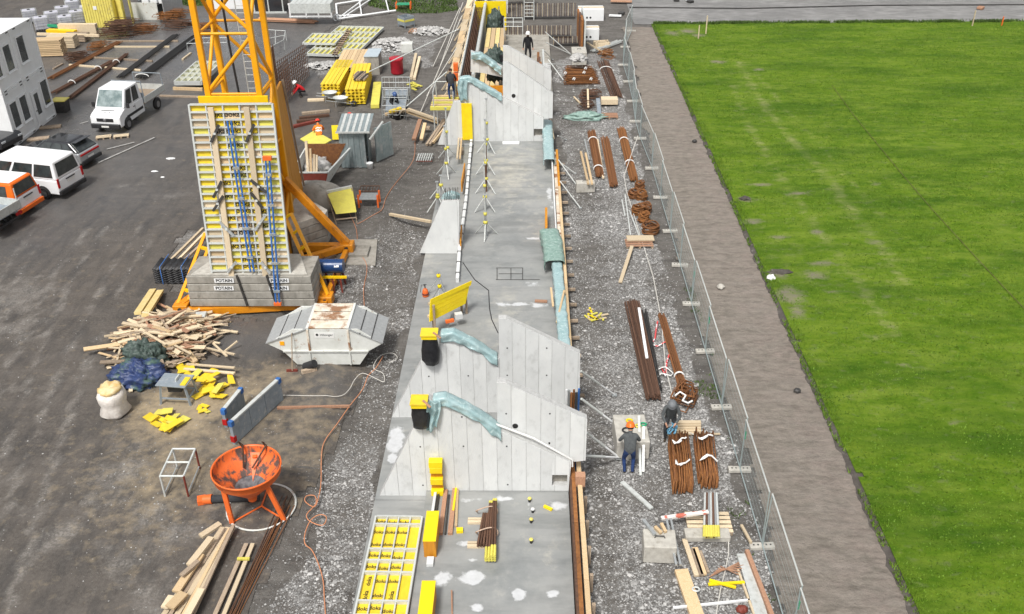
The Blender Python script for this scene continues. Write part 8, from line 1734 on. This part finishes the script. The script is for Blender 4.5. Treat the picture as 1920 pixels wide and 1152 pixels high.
c = P(1253, 822); tag(MB().path([c+Vector((.14*math.sin(t*2.1)+.02*t*.2, -.42+.06*math.cos(t*3), .95-.42*abs(math.sin(t)))) for t in np.linspace(0, 12.5, 60)], .022, 6).build('hose_bundle', mat('light_blue_hose', (.16, .38, .52), (.12, .3, .45), 6, .4, bump=0)), 'light blue coiled hose held by the grey-clad worker', 'hose')
person('worker in orange hi-vis jacket and red helmet bending over the yellow work table', P(602, 281), .25, lean=.7, hands=((.2, .62, .98), (-.22, .6, .98)), jacket=cl_or, trousers=cl_dark, hat=helr, band=True, look=.6)
person('worker in bright red jacket and white helmet crouching beside the mesh panels', P(566, 181), 1.9, crouch=.52, lean=.85, hands=((.2, .55, .25), (-.15, .55, .25)), jacket=cl_red, trousers=cl_blk, hat=helw, look=.4)
person('worker in black with a blue helmet crouching in front of the low steel cage', P(738, 203), -2.6, crouch=.5, lean=.8, hands=((.2, .5, .25), (-.15, .5, .25)), jacket=cl_blk, trousers=cl_blk, hat=helb, look=.5)
person('bareheaded brown-haired worker in dark clothes on the timber platform', Vector((V(846, 165, YC+2.6).x, YC+2.6, 2.0)), 0.1, lean=.3, hands=((.25, .4, .95), (-.2, .4, .9)), jacket=cl_dark, trousers=cl_navy, hat=None, look=.8)
person('worker in black overalls and white helmet walking behind the rearmost wall', Vector((V(990, 112, YD+3.2).x, YD+3.2, max(.1, V(990, 112, YD+3.2).z-.1))), math.pi, lean=.08, hands=((.3, .12, .8), (-.3, .05, .8)), jacket=cl_blk, trousers=cl_blk, hat=helw, stride=.12, look=.3)
person('worker in red helmet mostly hidden behind the zinc shed', P(652, 268), -.5, lean=.7, hands=((.2, .6, .8), (-.2, .6, .8)), jacket=cl_dark, trousers=cl_dark, hat=helr, look=.5)
# ================================================================ LAWN AND PATH SMALL THINGS
for i, (x, y, h_) in enumerate([(1309, 76, 1.2), (1323, 67, 1.6), (1822, 52, 1.4), (1877, 52, .9)]):
    c = P(x, y); tag(MB().beam(c, c+Z*h_, .08, .08).build('survey_stake', woodp if i != 3 else orange), ['shorter', 'taller', 'pale far', 'orange tipped far'][i]+' wooden survey stake standing at the '+['upper left corner of the lawn', 'upper left corner of the lawn', 'far edge of the lawn', 'far right edge of the lawn'][i], 'stake', 'survey stakes on the lawn')
tag(MB().path([P(*p, .22) for p in [(1560, 160), (1600, 215), (1645, 270), (1690, 325), (1750, 395), (1800, 450), (1860, 515), (1950, 610)]], .012, 5).build('field_cord', mat('brown_cord', (.13, .09, .05), (.1, .07, .04), 5, .9, bump=0)), 'thin brown cord lying across the lawn from upper left to the right edge', 'cord')
for i, (x, y, s_, m_, l) in enumerate([(1302, 268, .14, steeld, 'small dark round cap lying on the soil path near the top'), (1494, 737, .13, steeld, 'small dark round cap lying on the lower soil path'), (1351, 542, .16, blockc, 'small pale stone at the middle of the soil path')]):
    c = P(x, y); lump((c.x, c.y, .07), (s_, s_, s_*.8), m_, 'path_lump', amp=.2, seed=i); tag([o for o in C.objects if o.name.startswith('path_lump') and 'label' not in o][0], l, 'small object')
for i, (x, y, w_, l) in enumerate([(1396, 379, .45, 'dark clod with stone at the lawn edge, upper one'), (1462, 517, .9, 'long dark clod at the lawn edge, lower one'), (1445, 527, .3, 'white stone lying beside the lower clod')]):
    c = P(x, y); lump((c.x, c.y, .1), (w_*.6, .18, .16), soil if i < 2 else strap, 'edge_clod', amp=.4, seed=i+5); tag([o for o in C.objects if o.name.startswith('edge_clod') and 'label' not in o][0], l, 'clod')
for i, (x, y, m_, l) in enumerate([(1268, 3, steeld, 'small dark thing lying at the far side of the gravel road, left'), (1268+23, 3, white, 'small white thing lying at the far side of the gravel road'), (1294, 6, steeld, 'dark lump lying on the gravel road near the top edge'), (1838, 18, woodr, 'pinkish boards lying on the gravel road at the far right'), (1165, 28, steeld, 'dark sack lying beside the white board near the fence corner')]):
    c = P(x, y); tag(MB().box((c.x, c.y, .15), (.7 if i == 3 else .5, .5, .2), .3*i).build('road_item', m_, bevel=.03), l, 'small object')
tag(MB().path([P(1180, 14, .08), P(1400, 16, .08), P(1650, 10, .08), P(1930, 9, .08)], .05, 5).build('road_kerb_line', steeld), kind='structure')
onebar('white_board', 'white board lying near the upper fence corner', 'board', P(1142, 29, .15), P(1165, 30, .15), .3, .12, white)
longp('pinkish board lying at the far top of the path', (1145, 2), (1185, 3), .6, woodr, .2)
# leftover water line: thin road markings beside the parking
for i, (a, b) in enumerate([((200, 280), (252, 267)), ((185, 305), (290, 258)), ((150, 232), (165, 228))]): 
    A, B_ = P(*a, .05), P(*b, .05); tag(MB().beam(A, B_, .12, .01).build('bay_marking', mat('worn_road_paint', (.5, .5, .48), (.2, .19, .18), 6, .8, bump=0)), kind='structure')
for i, (x, y) in enumerate(((195, 258), (228, 256))): c = P(x, y); r = palletx(['left', 'right'][i]+' pale timber square lying in front of the pickup', x, y+2, .9, .5, .3, 3)
lump(P(320, 298), (.26, .13, .05), white, 'white_stone', amp=.3); tag(bpy.data.objects['white_stone'], 'largest of the white patches of spilled plaster on the asphalt', 'plaster lump')
lump(P(290, 322), (.2, .09, .04), white, 'white_stone', amp=.3, seed=2); tag(bpy.data.objects['white_stone.001'], 'middle white lump of spilled plaster on the asphalt', 'plaster lump')
lump(P(305, 333), (.12, .07, .04), white, 'white_stone', amp=.3, seed=3); tag(bpy.data.objects['white_stone.002'], 'smallest white lump of spilled plaster on the asphalt', 'plaster lump')
